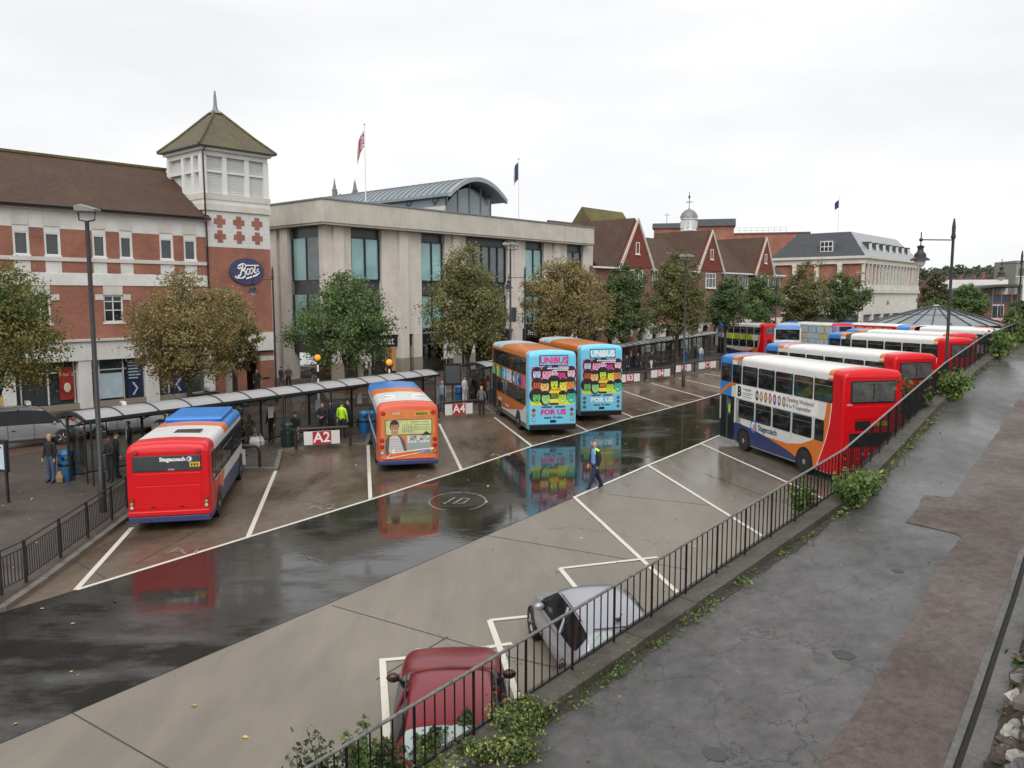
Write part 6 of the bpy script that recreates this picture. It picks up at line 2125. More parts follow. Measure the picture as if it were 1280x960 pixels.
# ---- red single decker with the grocery style advert (stand A3)
def single_advert(loc, heading):
    L, W, H, zb = 8.9, 2.46, 2.84, .30
    t = thing('single_decker_bus', 'orange red single decker with a smiling man advert on its rear', 'bus', loc, -radians(heading), 'red single decker buses')
    def col(x, y, z):
        if y < .75: return BSALMON if z > .5 else BNAVY
        if z > H - .36:
            return ROOFW if y < 3.9 else BORANGE if y < 5.6 else BBLUE
        return BWHITE if z > .95 else BNAVY
    shell(t, L, W, H, zb, (.5, .95), (.4, .75, 2, 3.9, 5.6, 7), col, .26)
    for s in (-1, 1):
        for i in range(6):
            bus_window(t, s, W, .95 + i * 1.2, 2.1 + i * 1.2, 1.3, 2.3, False)
        wheel(t, s, W, 2.2, .45); wheel(t, s, W, 6.6, .45)
        side_decal(t, 'red_swoop', [(.7, .34), (1.7, .34), (1.2, .9), (.95, 1.3), (.8, 2.3), (.7, 2.3)], W, BSALMON, s)
    for x in (-.55, .55):
        MB().box(x - .22, x + .22, 2.2, 2.6, H - .02, H + .05, ROOFW).build('roof_hatch', t, bevel=.02)
    MB().box(-1, 1, L - .06, L + .02, .9, 2.4, PANE_B).build('windscreen', t)
    # printed rear
    pnl = MB().box(-1.1, 1.1, -.012, .03, .55, 2.52, M('advert_warm_print', (0.60, 0.20, 0.06), .4, 0, .2, 1.5)).build('rear_panel', t, bevel=.01)
    wn = rear_window(t, -.94, .96, 1.52, 2.16, .03, .02, M('advert_pale_green', (0.50, 0.55, 0.24), .4, 0, .25, 1.2), BLACK)
    m = MB()
    skin, hair_ = A('tan_skin', (.45, .24, .14)), A('dark_hair', (.04, .03, .025))
    face(m, -.56, 1.86, .23, skin, hair_, -.028, 1)
    m.prism([(-.68, 1.50), (-.44, 1.50), (-.42, 1.68), (-.70, 1.68)], 'y', -.028, -.024, skin)
    y = -.030
    m.prism([(-.95, .95), (-.92, 1.35), (-.80, 1.5), (-.35, 1.5), (-.18, 1.3), (-.05, .75), (-.9, .72)], 'y', y, y + .01, A('grey_jacket', (.10, .095, .10)))
    y -= .002
    m.prism([(-.80, .82), (-.76, 1.44), (-.66, 1.5), (-.46, 1.5), (-.36, 1.42), (-.18, .85)], 'y', y, y + .01, A('pale_shirt', (.55, .53, .52)))
    for k in range(6):
        m.box(-.74, -.32 + .02 * k, y - .002, y, 1.36 - k * .1, 1.375 - k * .1, A('grey_stripe', (.2, .2, .22)))
    m.box(-.08, .9, -.026, -.01, .80, 1.5, A('shop_front', (.35, .36, .33)))
    for i in range(7):
        for j in range(3):
            if (i + j) % 4 == 3: continue
            m.box(-.05 + i * .13, .05 + i * .13, -.029, -.026, 1.20 + j * .095, 1.28 + j * .095, A('shop_pane%d' % ((i * j) % 3), [(.65, .65, .6), (.18, .17, .16), (.45, .5, .55)][(i * j) % 3]))
    for i in range(4):
        m.box(-.03 + i * .17, .11 + i * .17, -.0295, -.026, .84, 1.14, A('shop_window_print', (.28, .36, .36)))
    m.box(.66, .88, -.0297, -.026, .84, .98, A('green_crates', (.08, .35, .07)))
    m.prism([(.5, 1.5), (.62, 1.58), (.72, 1.66), (.82, 1.58), (.92, 1.5)], 'y', -.031, -.026, BLKT)
    for i in range(6):
        m.prism([(-.24 + i * .07, 1.62), (-.2 + i * .07, 1.62), (-.21 + i * .07, 1.92 + .05 * (i % 3)), (-.225 + i * .07, 1.97), (-.235 + i * .07, 1.9)], 'y', -.029, -.026, A('spire_print', (.25, .28, .2)))
    m.prism([(-.92, .58), (-.62, .95), (-.55, .95), (-.6, .82), (1.0, .98), (1.0, .90), (.3, .74), (-.7, .6)], 'y', -.036, -.030, WHT)
    m.prism([(-.86, .62), (-.64, .90), (-.68, .78), (.95, .94), (.3, .77), (-.66, .64)], 'y', -.038, -.036, BORANGE)
    m.build('rear_advert', t)
    text('arrows', .17, M('bright_blue_letters', (.05, .25, .6), .4), t, (.62, -.04, .86), (pi / 2, -.06, 0), 'lettering', .001, bold=.008)
    m = MB()
    rq = random.Random(2)
    for zz, xa in ((2.02, .12), (1.90, .25), (1.80, .1), (1.71, .2)):
        x = xa
        while x < .82:
            l_ = rq.uniform(.03, .1)
            m.prism([(x, zz), (x + l_, zz + .03), (x + l_, zz + .055), (x, zz + .02)], 'y', -.0285, -.026, BLKT)
            x += l_ + .03
    m.build('small_print', t)
    text('33358', .12, WHT, t, (-.5, -.016, 2.40), (pi / 2, 0, 0), 'fleet_number', .001)
    p = rear_box(t, 'number_plate', .28, .82, 2.30, 2.45, PLATE, .02)
    for i_ in range(7):
        MB().box(.31 + i_ * .07, .36 + i_ * .07, -.0225, -.0195, 2.33, 2.42, BLKT).build('character', p)
    for s in (-1, 1):
        lamp(t, s * 1.0, 2.42, LREDm, .075)
        for z, mt in ((1.32, LREDm), (1.06, LREDm), (.82, LAMBER if s > 0 else LCLEAR)):
            lamp(t, s * 1.06, z, mt, .07)
    rear_box(t, 'bumper', -1.2, 1.2, .32, .5, BNAVY, .06, .03)
    rear_box(t, 'bumper_trim', -1.0, 1.0, .52, .6, BSALMON, .05, .02)
    return t
single_advert(rear_at((471.8, 582.4), (549.7, 578.3), .31, -12, 2.46), -12.5)

# ---- red single decker (stand A1)
def single_red(loc, heading):
    L, W, H, zb = 7.8, 2.38, 2.74, .30
    t = thing('single_decker_bus', 'bright red single decker with dark rear window strip nearest the left pavement', 'bus', loc, -radians(heading), 'red single decker buses')
    def col(x, y, z):
        if y < 1.0:
            return BRED if z > .52 else BNAVY
        if z > H - .36:
            return ROOFW if y < 3.3 else BORANGE if y < 4.2 else BBLUE
        return BWHITE if z > .95 else BNAVY
    shell(t, L, W, H, zb, (.52, .95, 1.3), (.4, 1.0, 2, 3.3, 4.2, 6), col, .24, .05)
    MB().box(-.95, .95, 4.35, 7.2, H - .04, H + .10, BBLUE).build('roof_pod', t, bevel=.06)
    MB().box(-.8, .8, 4.6, 6.9, H + .08, H + .118, M('bus_mid_blue_paint', (.025, .2, .56), .3)).build('pod_lid', t, bevel=.01)
    MB().box(-.15, .65, 1.75, 2.35, H - .01, H + .02, BLACK).build('roof_hatch', t, bevel=.01)
    for s in (-1, 1):
        side_decal(t, 'window_band', [(.55, 1.36), (L - .3, 1.36), (L - .3, 2.3), (.55, 2.3)], W, PANE_B, s, .008)
        for i in range(5):
            bus_window(t, s, W, 1.0 + i * 1.3, 2.25 + i * 1.3, 1.4, 2.27, i in (1, 2))
        side_decal(t, 'red_swoop', [(.9, .56), (2.2, .56), (1.9, .9), (2.05, 1.3), (.9, 1.3)], W, BRED, s)
        side_decal(t, 'orange_swoop', [(1.95, .98), (2.55, .70), (2.55, .98), (2.9, 1.32), (2.1, 1.32)], W, BORANGE, s, .006)
        wheel(t, s, W, 1.55, .42); wheel(t, s, W, 6.9, .42)
    MB().box(-1, 1, L - .06, L + .02, .9, 2.35, PANE_B).build('windscreen', t)
    mirror(t, W, L, 1.7)
    wn = rear_window(t, -1.0, .96, 1.86, 2.34, .02, .02, M('grey_rear_glass', (.05, .055, .06), .1, 0, .3), BLACK)
    text('Stagecoach', .165, WHT, wn, (.14, -.032, 2.22), (pi / 2, 0, 0), 'lettering', .001, bold=.007)
    m = MB()
    m.prism([(.62 + .085 * cos(2 * pi * k / 18), 2.22 + .085 * sin(2 * pi * k / 18)) for k in range(18)], 'y', -.034, -.026, M('pale_blue_ring', (.3, .45, .7), .4))
    m.prism([(.62 + .055 * cos(2 * pi * k / 18), 2.22 + .055 * sin(2 * pi * k / 18)) for k in range(18)], 'y', -.036, -.034, WHT)
    m.prism([(.60 + .03 * cos(2 * pi * k / 12), 2.22 + .045 * sin(2 * pi * k / 12)) for k in range(12)], 'y', -.038, -.036, BRED)
    m.build('emblem', wn)
    p = MB().box(.62, .92, -.03, -.02, 1.98, 2.12, PLATE).build('number_plate', wn)
    m = MB()
    for i_ in range(3):
        m.box(.66 + i_ * .08, .71 + i_ * .08, -.0315, -.0295, 2.01, 2.08, BLKT)
    m.build('print', wn)
    text('47651', .08, WHT, wn, (.1, -.03, 1.91), (pi / 2, 0, 0), 'fleet_number', .001)
    rear_box(t, 'engine_hatch', -.93, .93, .72, 1.42, BRED, .018, .01)
    rear_box(t, 'hatch_lip', -.95, .95, 1.44, 1.80, BRED, .012, .01)
    rear_box(t, 'bumper', -1.16, 1.16, .5, .66, BRED, .06, .03)
    rear_box(t, 'skirt', -1.16, 1.16, .31, .49, BNAVY, .045, .02)
    for x in (-.45, .35):
        rear_box(t, 'hatch_handle', x - .07, x + .07, .76, .79, BLACK, .03)
    for s in (-1, 1):
        lamp(t, s * .88, 2.44, LREDm, .055)
        for z, mt in ((1.02, LREDm), (.90, LAMBER), (.78, LCLEAR)):
            lamp(t, s * 1.06, z, mt, .055)
    return t
single_red(rear_at((160.6, 655.8), (264, 648), .31, -12, 2.38), -11.5)
# ------------------------------------------------------------------ cars: one lofted, subdivided skin split into body and glass
def tint_glass(name, c):
    return M(name, c, 0.06, 0, .3, 1.0, spec=.8)
def car_skin(t, st, bodym, glassm, trim, roofm=None):
    # st: stations from tail (y=0) to nose: y, half width at sill, half width max, sill z, belt z, half width at belt, half width roof, roof z, glass flags
    ring = []
    for (y, ws, wm_, zs, zm, zb, wb, wr, zr) in st:
        ring.append([(ws, y, zs), (wm_, y, zs + (zm - zs) * .45), (wm_ * 1.0, y, zm), (wb, y, zb), (wr + (wb - wr) * .12, y, zb + (zr - zb) * .86), (wr * .82, y, zr), (0, y, zr + .02)])
    n = 7
    bm = bmesh.new()
    vr = []
    for r_ in ring:
        right = [bm.verts.new(p) for p in r_]
        left = [bm.verts.new((-p[0], p[1], p[2])) for p in r_[:-1]]
        vr.append(right + left[::-1])
    N = len(vr[0])
    cl = bm.edges.layers.float.get('crease_edge') or bm.edges.layers.float.new('crease_edge')
    fl = bm.faces.layers.int.new('kind')
    for i in range(len(vr) - 1):
        for k in range(N - 1):
            f = bm.faces.new((vr[i][k], vr[i][k + 1], vr[i + 1][k + 1], vr[i + 1][k]))
            f[fl] = 0
        f = bm.faces.new((vr[i][N - 1], vr[i][0], vr[i + 1][0], vr[i + 1][N - 1]))
    bm.faces.new(vr[0]); bm.faces.new(vr[-1][::-1])
    bm.verts.ensure_lookup_table()
    return bm, vr, fl, cl
def car(name, label, loc, heading, paint, st, glass, cat='car', roof_bars=False, group=None, wheels=(.8, 3.35), r=.31, glassm=None, mir=2.75, mz=.98, lights=True, side=None, taxi=None, dark_mirror=None, screenm=None):
    t = thing(name, label, cat, loc, -radians(heading), group)
    glassm = M('dark_car_glass', (.012, .014, .015), .08, 0, .4, 1.5, spec=.3)
    bm, vr, fl, cl = car_skin(t, st, paint, glassm, BLACK)
    bm.faces.ensure_lookup_table()
    N = 13
    nst = len(st)
    # glass: dict key (i, k) -> crease
    for f in bm.faces:
        pass
    fi = 0
    gset = {}
    for i in range(nst - 1):
        for k in range(N):
            kk = k
            kk = min(k, 11 - k) if k < 12 else 99
            if (i, kk) in glass:
                gset[fi] = 1 if kk == 3 else 2
            fi += 1
    bm.faces.ensure_lookup_table()
    for f in bm.faces:
        f.material_index = 0
    bm.faces.index_update()
    for i_, f in enumerate(bm.faces):
        f.material_index = gset.get(i_, 0)
    for e in bm.edges:
        ks_ = {f.material_index for f in e.link_faces}
        if len(ks_) == 2: e[cl] = .75
    bmesh.ops.recalc_face_normals(bm, faces=bm.faces)
    me = bpy.data.meshes.new('body')
    bm.to_mesh(me); bm.free()
    me.materials.append(paint); me.materials.append(glassm); me.materials.append(glassm)
    o = bpy.data.objects.new('body', me)
    COL.objects.link(o)
    md = o.modifiers.new('s', 'SUBSURF'); md.levels = 2; md.render_levels = 2
    bpy.context.view_layer.update()
    ev = bpy.data.meshes.new_from_object(o.evaluated_get(bpy.context.evaluated_depsgraph_get()))
    bpy.data.objects.remove(o)
    # split glass islands off as windows of their own
    bm = bmesh.new(); bm.from_mesh(ev)
    bm.faces.ensure_lookup_table()
    seen = set()
    isl = []
    for f in bm.faces:
        if f.material_index and f.index not in seen:
            stack, cur = [f], []
            mi_ = f.material_index
            seen.add(f.index)
            while stack:
                g = stack.pop(); cur.append(g)
                for e in g.edges:
                    for h in e.link_faces:
                        if h.material_index == mi_ and h.index not in seen:
                            # a pillar: split where the normal turns sharply
                            seen.add(h.index); stack.append(h)
            isl.append((cur, mi_))
    for cur, mi_ in isl:
        vm, vs, fs = {}, [], []
        for f in cur:
            idx = []
            for v in f.verts:
                if v.index not in vm:
                    vm[v.index] = len(vs); vs.append(tuple(v.co + v.normal * .004))
                idx.append(vm[v.index])
            fs.append(tuple(idx))
        m = MB(); m.add(vs, fs, glassm if mi_ == 1 else (screenm or glassm))
        m.build('window' if mi_ == 1 else 'windscreen', t, smooth=True, fix=False)
    for f in bm.faces: f.smooth = True
    bm.to_mesh(ev); bm.free()
    ev.materials.clear(); ev.materials.append(paint); ev.materials.append(BLACK); ev.materials.append(BLACK)
    b = bpy.data.objects.new('body', ev)
    COL.objects.link(b); b.parent = t
    hw_ = max(s[2] for s in st)
    for y in wheels:
        for s in (-1, 1):
            m = MB()
            x1, x0 = s * (hw_ - .0), s * (hw_ - .2)
            m.lathe([(r * .6, x0), (r, x0), (r, x1 - s * .02), (r * .93, x1), (r * .68, x1)], 20, TYRE, (0, y, r), 'x')
            w_ = m.build('wheel', t, smooth=True)
            m = MB()
            m.lathe([(r * .68, x1 - s * .005), (r * .6, x1 - s * .03), (r * .2, x1 - s * .02), (0, x1 + s * .0)], 16, M('alloy_rim', (.36, .36, .37), .35, .5), (0, y, r), 'x')
            for k in range(5):
                a = k * 2 * pi / 5
                m.tube([(x1 - s * .01, y + r * .15 * cos(a), r + r * .15 * sin(a)), (x1 - s * .01, y + r * .62 * cos(a), r + r * .62 * sin(a))], .03, 4, CHROME)
            m.build('rim', w_)
            m = MB()
            m.lathe([(r + .05, x1 - s * .22), (r + .05, x1 - s * .004), (r + .02, x1 - s * .003), (r + .02, x1 - s * .21)], 20, BLACK, (0, y, r), 'x')
            m.build('wheel_arch', t)
    for s in (-1, 1):
        m = MB()
        m.ell((s * (hw_ + .02), mir, mz), (.11, .07, .08), dark_mirror or paint, 10, 6)
        m.tube([(s * (hw_ - .14), mir + .02, mz - .06), (s * (hw_ + .0), mir, mz - .03)], .03, 5, BLACK)
        m.build('mirror', t, smooth=True)
    return t
SILVER = M('silver_car_paint', (0.33, 0.34, 0.375), 0.32, .45, .05, 1, 0, .3)
MAROON = M('maroon_car_paint', (0.17, 0.006, 0.013), 0.3, .2, .1, 1, 0, .25, .35, .04)
GREYC = M('grey_car_paint', (0.26, 0.265, 0.27), 0.25, .3, .1, 1, 0, .6)
SILV2 = M('pale_silver_car_paint', (0.36, 0.37, 0.38), 0.25, .3, .06, 1, 0, .6)
BLKC = M('black_car_paint', (0.012, 0.012, 0.014), 0.15, 0, .1, 1, 0, .8)
# stations: y, ws, wm, zs, zm, zb, wb, wr, zr    (tail to nose)
HATCH = [(0.00, .62, .74, .42, .62, .80, .70, .62, .86), (.10, .74, .82, .26, .64, .92, .78, .64, .98), (.34, .78, .85, .22, .64, .95, .80, .60, 1.33), (.80, .79, .86, .2, .64, .95, .81, .61, 1.45), (1.6, .79, .86, .2, .64, .93, .81, .63, 1.485), (2.25, .79, .86, .2, .63, .91, .81, .62, 1.44), (2.95, .79, .86, .2, .62, .90, .80, .66, .98), (3.5, .77, .84, .22, .60, .82, .76, .62, .86), (3.88, .68, .76, .26, .52, .66, .66, .52, .70), (4.02, .5, .6, .34, .46, .54, .5, .4, .56)]
HATCH2 = [(0.00, .66, .78, .42, .64, .84, .74, .62, .92), (.10, .78, .87, .26, .66, .98, .82, .62, 1.05), (.34, .82, .90, .22, .66, 1.0, .84, .57, 1.38), (.75, .83, .91, .2, .66, 1.0, .85, .57, 1.46), (1.4, .83, .91, .2, .66, .99, .85, .58, 1.48), (1.85, .83, .91, .2, .65, .98, .85, .58, 1.45), (2.55, .83, .91, .2, .64, .97, .85, .68, 1.08), (3.3, .82, .90, .22, .66, .95, .84, .70, 1.03), (3.8, .76, .86, .26, .62, .86, .80, .66, .95), (4.06, .58, .7, .34, .54, .68, .62, .54, .76)]
HATCH3 = [(0.00, .66, .78, .42, .64, .82, .74, .62, .88), (.10, .78, .87, .26, .66, .94, .82, .64, 1.0), (.34, .82, .90, .22, .66, .97, .845, .58, 1.33), (.80, .83, .91, .2, .66, .96, .85, .59, 1.45), (1.6, .83, .91, .2, .66, .94, .85, .61, 1.485), (2.25, .83, .91, .2, .65, .92, .85, .60, 1.44), (2.95, .83, .91, .2, .64, .92, .85, .68, 1.0), (3.5, .82, .89, .22, .62, .85, .82, .68, .9), (3.85, .74, .82, .26, .54, .70, .74, .60, .75), (4.0, .56, .66, .34, .48, .58, .56, .46, .61)]
HG = {(2, 3), (3, 3), (4, 3), (5, 3), (1, 4), (1, 5), (5, 4), (5, 5)}
TEALG = M('pale_teal_windscreen', (0.19, 0.25, 0.245), 0.07, 0, .3, 1.5, spec=.8)
GC_ = 'cars parked in the yard'
def park(px, py, z, heading, back, rgt_=0):
    q = G(px, py, z)
    f_ = h2(heading); r_ = Vector((f_.y, -f_.x, 0))
    p = q - f_ * back + r_ * rgt_
    return Vector((p.x, p.y, 0.0))
# maroon hatchback: nose away from the camera
mc = car('parked_car', 'maroon hatchback parked nose out with pale rear window below the railing', park(565, 807, .86, -4, 4.0), -4, MAROON, HATCH2, HG, group=GC_, glassm=PANE, screenm=TEALG, mir=2.45, mz=1.05, wheels=(.72, 3.3), dark_mirror=M('dark_maroon_mirror', (.04, .01, .012), .3))
sc_ = car('parked_car', 'silver hatchback parked nose out beside the railing', Vector((1.98, 13.15, 0)), -12, SILVER, HATCH3, HG, group=GC_, screenm=TEALG, mir=2.55, dark_mirror=SILVER)
for t_, lens in ((mc, 0), (sc_, 1)):
    for s in (-1, 1):
        m = MB()
        m.ell((s * .77, .10, .78), (.13, .14, .2), LREDm, 10, 7)
        m.build('tail_light', t_, smooth=True)
        m = MB()
        m.ell((s * .56, 3.80 + .0 * lens, .80 - .17 * lens), (.17, .15, .11), LCLEAR, 10, 7)
        m.build('headlight', t_, smooth=True)
        MB().tube([(s * .86, .75, .84), (s * .872, 1.9, .84), (s * .86, 3.1, .80)], .008, 5, BLACK).build('body_crease', t_)
        MB().tube([(s * .862, 1.55, .30), (s * .874, 1.56, .6), (s * .84, 1.60, .93)], .006, 5, BLACK).build('door_gap', t_)
        MB().box(s * .868 - .014, s * .868 + .014, 1.35, 1.52, .80, .835, BLACK if lens == 0 else SILVER).build('door_handle', t_, bevel=.006)
        MB().tube([(s * (.62 if lens else .645), .70, 1.405), (s * (.635 if lens else .665), 1.5, 1.45), (s * (.625 if lens else .655), 1.95, 1.43)], .011, 5, BLACK).build('roof_gutter', t_)
    for s in (-1, 1):
        MB().tube([(s * (.835 + .018 * lens), 1.30, .96), (s * (.66 + .01 * lens), 1.36, 1.40)], .032, 6, MAROON if lens == 0 else SILVER).build('pillar', t_, smooth=True)
    zr_ = 1.475 if lens == 0 else 1.478
    MB().tube([(-.5, .40, zr_ - .115), (0, .345, zr_ - .09), (.5, .40, zr_ - .115)], .014, 5, BLACK).build('roof_edge', t_)
    MB().tube([(.35, .16, 1.10), (-.1, .25, 1.22)], .011, 5, BLACK).build('wiper', t_)
    MB().box(-.05, .05, -.02, .03, .80, .88, CHROME).build('badge', t_, bevel=.01)
    MB().box(-.7, .7, -.035, .0, .40, .47, BLACK).build('bumper_strip', t_, bevel=.01)
    MB().box(-.26, .26, -.03, .02, .58, .69, PLATE).build('number_plate', t_)
    MB().tube([(-.62, .20, 1.04), (0, .12, 1.055), (.62, .20, 1.04)], .012, 5, BLACK).build('window_seal', t_)
    MB().tube([(-.60, 2.66 + .34 * lens, 1.055 - .06 * lens), (0, 2.73 + .34 * lens, 1.08 - .06 * lens), (.60, 2.66 + .34 * lens, 1.055 - .06 * lens)], .016, 5, BLACK).build('window_seal', t_)
MB().tube([(0, .55, 1.43), (0, .35, 1.62)], .009, 5, BLACK).ell((0, .55, 1.44), (.05, .06, .03), BLACK, 8, 5).build('aerial', sc_)
# people carrier and taxis in the street behind the shelter
VAN = [(0.00, .70, .84, .42, .7, 1.0, .82, .70, 1.1), (.08, .82, .92, .28, .7, 1.08, .88, .72, 1.45), (.35, .86, .95, .24, .7, 1.1, .90, .73, 1.82), (1.2, .87, .95, .22, .7, 1.1, .90, .74, 1.88), (2.6, .87, .95, .22, .7, 1.08, .90, .74, 1.88), (3.3, .87, .95, .22, .7, 1.06, .89, .72, 1.75), (4.05, .86, .94, .22, .7, 1.02, .86, .70, 1.12), (4.6, .82, .9, .24, .66, .92, .80, .66, .98), (4.92, .68, .76, .3, .56, .72, .66, .5, .76), (5.0, .5, .6, .36, .5, .6, .5, .4, .62)]
VG = {(2, 3), (3, 3), (4, 3), (5, 3), (1, 4), (1, 5), (5, 4), (5, 5)}
SALOON = [(0.00, .60, .72, .42, .6, .78, .66, .56, .82), (.12, .74, .82, .28, .62, .86, .76, .62, .93), (.75, .8, .87, .24, .64, .9, .81, .64, .99), (1.3, .81, .88, .22, .64, .9, .82, .6, 1.36), (2.0, .81, .88, .22, .64, .9, .82, .62, 1.45), (2.7, .81, .88, .22, .63, .89, .82, .61, 1.41), (3.45, .8, .87, .22, .62, .88, .8, .64, .97), (4.1, .77, .84, .24, .58, .8, .74, .6, .84), (4.5, .62, .72, .3, .5, .64, .6, .46, .66), (4.6, .5, .6, .36, .46, .54, .5, .36, .55)]
SGS = {(2, 3), (3, 3), (4, 3), (5, 3), (2, 4), (2, 5), (5, 4), (5, 5)}
GT = 'cars in the street behind the shelter'
HS = 50
TAXI_W = M('white_taxi_sign', (.75, .74, .7), .4)
def street_car(name, label, px_nose, py, st, gl, paint, roof, cat='car', wheels=(.9, 3.7), r=.32, hs=HS):
    q = G(px_nose, py, KH)
    L = st[-1][0]
    f_ = h2(hs)
    p = q - f_ * (L - wheels[1] * 0 - .95)
    t = car(name, label, Vector((p.x, p.y, KH + .004)), hs, paint, st, gl, cat, group=GT, wheels=wheels, r=r, mir=st[6][0] - .35, mz=st[6][5] + .05)
    for s in (-1, 1):
        MB().ell((s * .6, L - .16, .68), (.15, .13, .1), LCLEAR, 8, 6).build('headlight', t, smooth=True)
        MB().ell((s * .74, .06, .8), (.08, .08, .16), LREDm, 8, 6).build('tail_light', t, smooth=True)
        MB().box(s * .93 - .02, s * .93 + .02, 1.0, L - 1.1, .42, .5, M('grey_trim', (.2, .2, .2), .5)).build('sill_trim', t) if st is VAN else None
    for s in (-1, 1):
        for yy in (L * .36, L * .57):
            MB().tube([(s * (st[3][2] + .004), yy, .36), (s * (st[3][2] + .008), yy, .7), (s * (st[3][6] + .012), yy, st[3][5])], .008, 4, BLACK).build('door_gap', t)
        MB().box(s * (st[3][2] - .01) - .015, s * (st[3][2] - .01) + .015, L * .39, L * .42, .82, .86, BLACK).build('door_handle', t)
        MB().tube([(s * (st[3][6] - .12), L * .46, st[3][5] + .02), (s * (st[3][7] + .03), L * .455, st[3][8] - .1)], .03, 5, BLACK).build('pillar', t)
    if roof:
        zr = max(s_[8] for s_ in st)
        m = MB().prism([(-.3, zr + .02), (-.24, zr + .2), (.24, zr + .2), (.3, zr + .02)], 'y', st[4][0] + .1, st[4][0] + .3, TAXI_W)
        m.build('taxi_sign', t, bevel=.02)
        MB().box(-.22, .22, st[4][0] + .08, st[4][0] + .32, zr + .06, zr + .1, LAMBER).build('taxi_stripe', t)
    return t
street_car('people_carrier', 'grey people carrier with roof sign at the left edge behind the shelter end', 75, 552, VAN, VG, GREYC, True, 'people carrier', (.95, 4.0), .34)
street_car('taxi', 'silver saloon taxi with orange striped roof sign behind the shelter', 193, 538, SALOON, SGS, SILV2, True, 'taxi')
street_car('taxi', 'black saloon taxi beyond the shelter under the browning tree', 290, 516, SALOON, SGS, BLKC, True, 'taxi')
# ------------------------------------------------------------------ sloping walkway with its railing, right
RK = .9
RP = [(V(px, py, Y * RK), 1) for px, py, Y in ((230, 1050, 7.9), (355, 977, 9.1), (1055, 562, 19.5), (1182, 453, 32), (1231, 419.5, 38), (1280, 400, 48), (1345, 381, 64))]
RH = 1.0 * RK
TOP = [p for p, _ in RP]
BASE = [Vector((p.x, p.y, p.z - RH)) for p in TOP]
CUM = [0.0]
for i in range(len(BASE) - 1):
    CUM.append(CUM[-1] + (BASE[i + 1] - BASE[i]).length)
def along(s, pts=BASE):
    for i in range(len(CUM) - 1):
        if s <= CUM[i + 1] or i == len(CUM) - 2:
            f = (s - CUM[i]) / (CUM[i + 1] - CUM[i])
            return pts[i].lerp(pts[i + 1], f)
def tang(s):
    a, b = along(max(0, s - 1.2)), along(min(CUM[-1], s + 1.2))
    d = b - a; d.z = 0
    return d.normalized()
def right(s):
    d = tang(s)
    return Vector((d.y, -d.x, 0))
def off(s, w_, dz=0.0):
    p = along(s) + right(s) * w_
    return Vector((p.x, p.y, p.z + dz))
rl = thing('railing', 'long black iron railing along the edge of the sloping walkway', 'railing', BASE[0], 0)
O = BASE[0]
RAILW = M('wet_black_rail', (0.008, 0.008, 0.009), 0.5, 0, .2, 8, .1, 0, .25)
GALV = M('worn_grey_handrail', (0.16, 0.155, 0.15), 0.35, .2, .4, 14, .15)
for i in range(len(TOP) - 1):
    a, b = TOP[i] - O, TOP[i + 1] - O
    MB().tube([a, b], .024, 8, GALV if i > 0 else RAILW).build('top_rail', rl, smooth=True)
    c_, d_ = BASE[i] - O + Vector((0, 0, .06)), BASE[i + 1] - O + Vector((0, 0, .06))
    MB().tube([c_, d_], .018, 6, RAILW).build('bottom_rail', rl, smooth=True)
bal = MB().tube([(0, 0, .06), (0, 0, RH - .012)], .0115, 6, RAILW)
post = MB().tube([(0, 0, -.12), (0, 0, RH - .005)], .0195, 8, RAILW)
bo = po = None
step = .162
s = .1
k = 0
far_b = MB()
cnt = 0
while s < CUM[-1] - .1:
    p = along(s) - O
    if k % 6 == 0:
        if po is None: po = post.build('post', rl, smooth=True); po.location = p
        else: inst(po, 'post', rl, p)
    elif cnt < 290:
        if bo is None: bo = bal.build('baluster', rl, smooth=True); bo.location = p
        else: inst(bo, 'baluster', rl, p)
        cnt += 1
    else:
        far_b.tube([p + Vector((0, 0, .06)), p + Vector((0, 0, RH - .012))], .0105, 5, RAILW)
    s += step
    k += 1
if far_b.v:
    o = far_b.build('far_balusters', rl)
    o['kind'] = 'stuff'
# coping, kerb face and retaining wall
def ribbon(name, w0, w1, z0, z1, mat, s0=0.0, s1=None, n=90, kind='structure', jitter=None, parent=None):
    s1 = s1 or CUM[-1]
    m = MB()
    vs = []
    for i in range(n + 1):
        s = s0 + (s1 - s0) * i / n
        j0 = jitter(s, 0) if jitter else 0
        j1 = jitter(s, 1) if jitter else 0
        vs += [off(s, w0 + j0, z0), off(s, w1 + j1, z1)]
    m.add(vs, [(2 * i, 2 * i + 1, 2 * i + 3, 2 * i + 2) for i in range(n)], mat)
    return m.build(name, parent, kind=kind, fix=False)
DZ = -.15
cw = thing('coping_wall', 'mossy concrete coping and retaining wall carrying the railing', 'wall', (0, 0, 0), 0)
cs0 = None
s = 0
while s < CUM[-1] - 1.0:                        # coping stones end to end
    e = min(CUM[-1], s + 1.45)
    m = MB()
    q = [off(s + .006, -.14), off(e - .006, -.14), off(e - .006, .34), off(s + .006, .34)]
    lo = [Vector((p.x, p.y, p.z - .22)) for p in q]
    tp_ = [Vector((p.x, p.y, p.z + random.uniform(-.008, .008))) for p in q]
    m.add(lo + tp_, [(0, 3, 2, 1), (4, 5, 6, 7), (0, 1, 5, 4), (1, 2, 6, 5), (2, 3, 7, 6), (3, 0, 4, 7)], COPING)
    m.build('coping_stone', cw)
    s = e
m = MB()
vs = []
n = 80
for i in range(n + 1):
    s = CUM[-1] * i / n
    a, b = off(s, -.09, -.215), off(s, .31, -.215)
    vs += [(a.x, a.y, -.02), tuple(a), tuple(b), (b.x, b.y, b.z - .4)]
fs = []
for i in range(n):
    for k in range(3):
        fs.append((4 * i + k, 4 * i + 4 + k, 4 * i + 5 + k, 4 * i + 1 + k))
m.add(vs, fs, BRICK2)
m.build('retaining_wall', cw, fix=False)
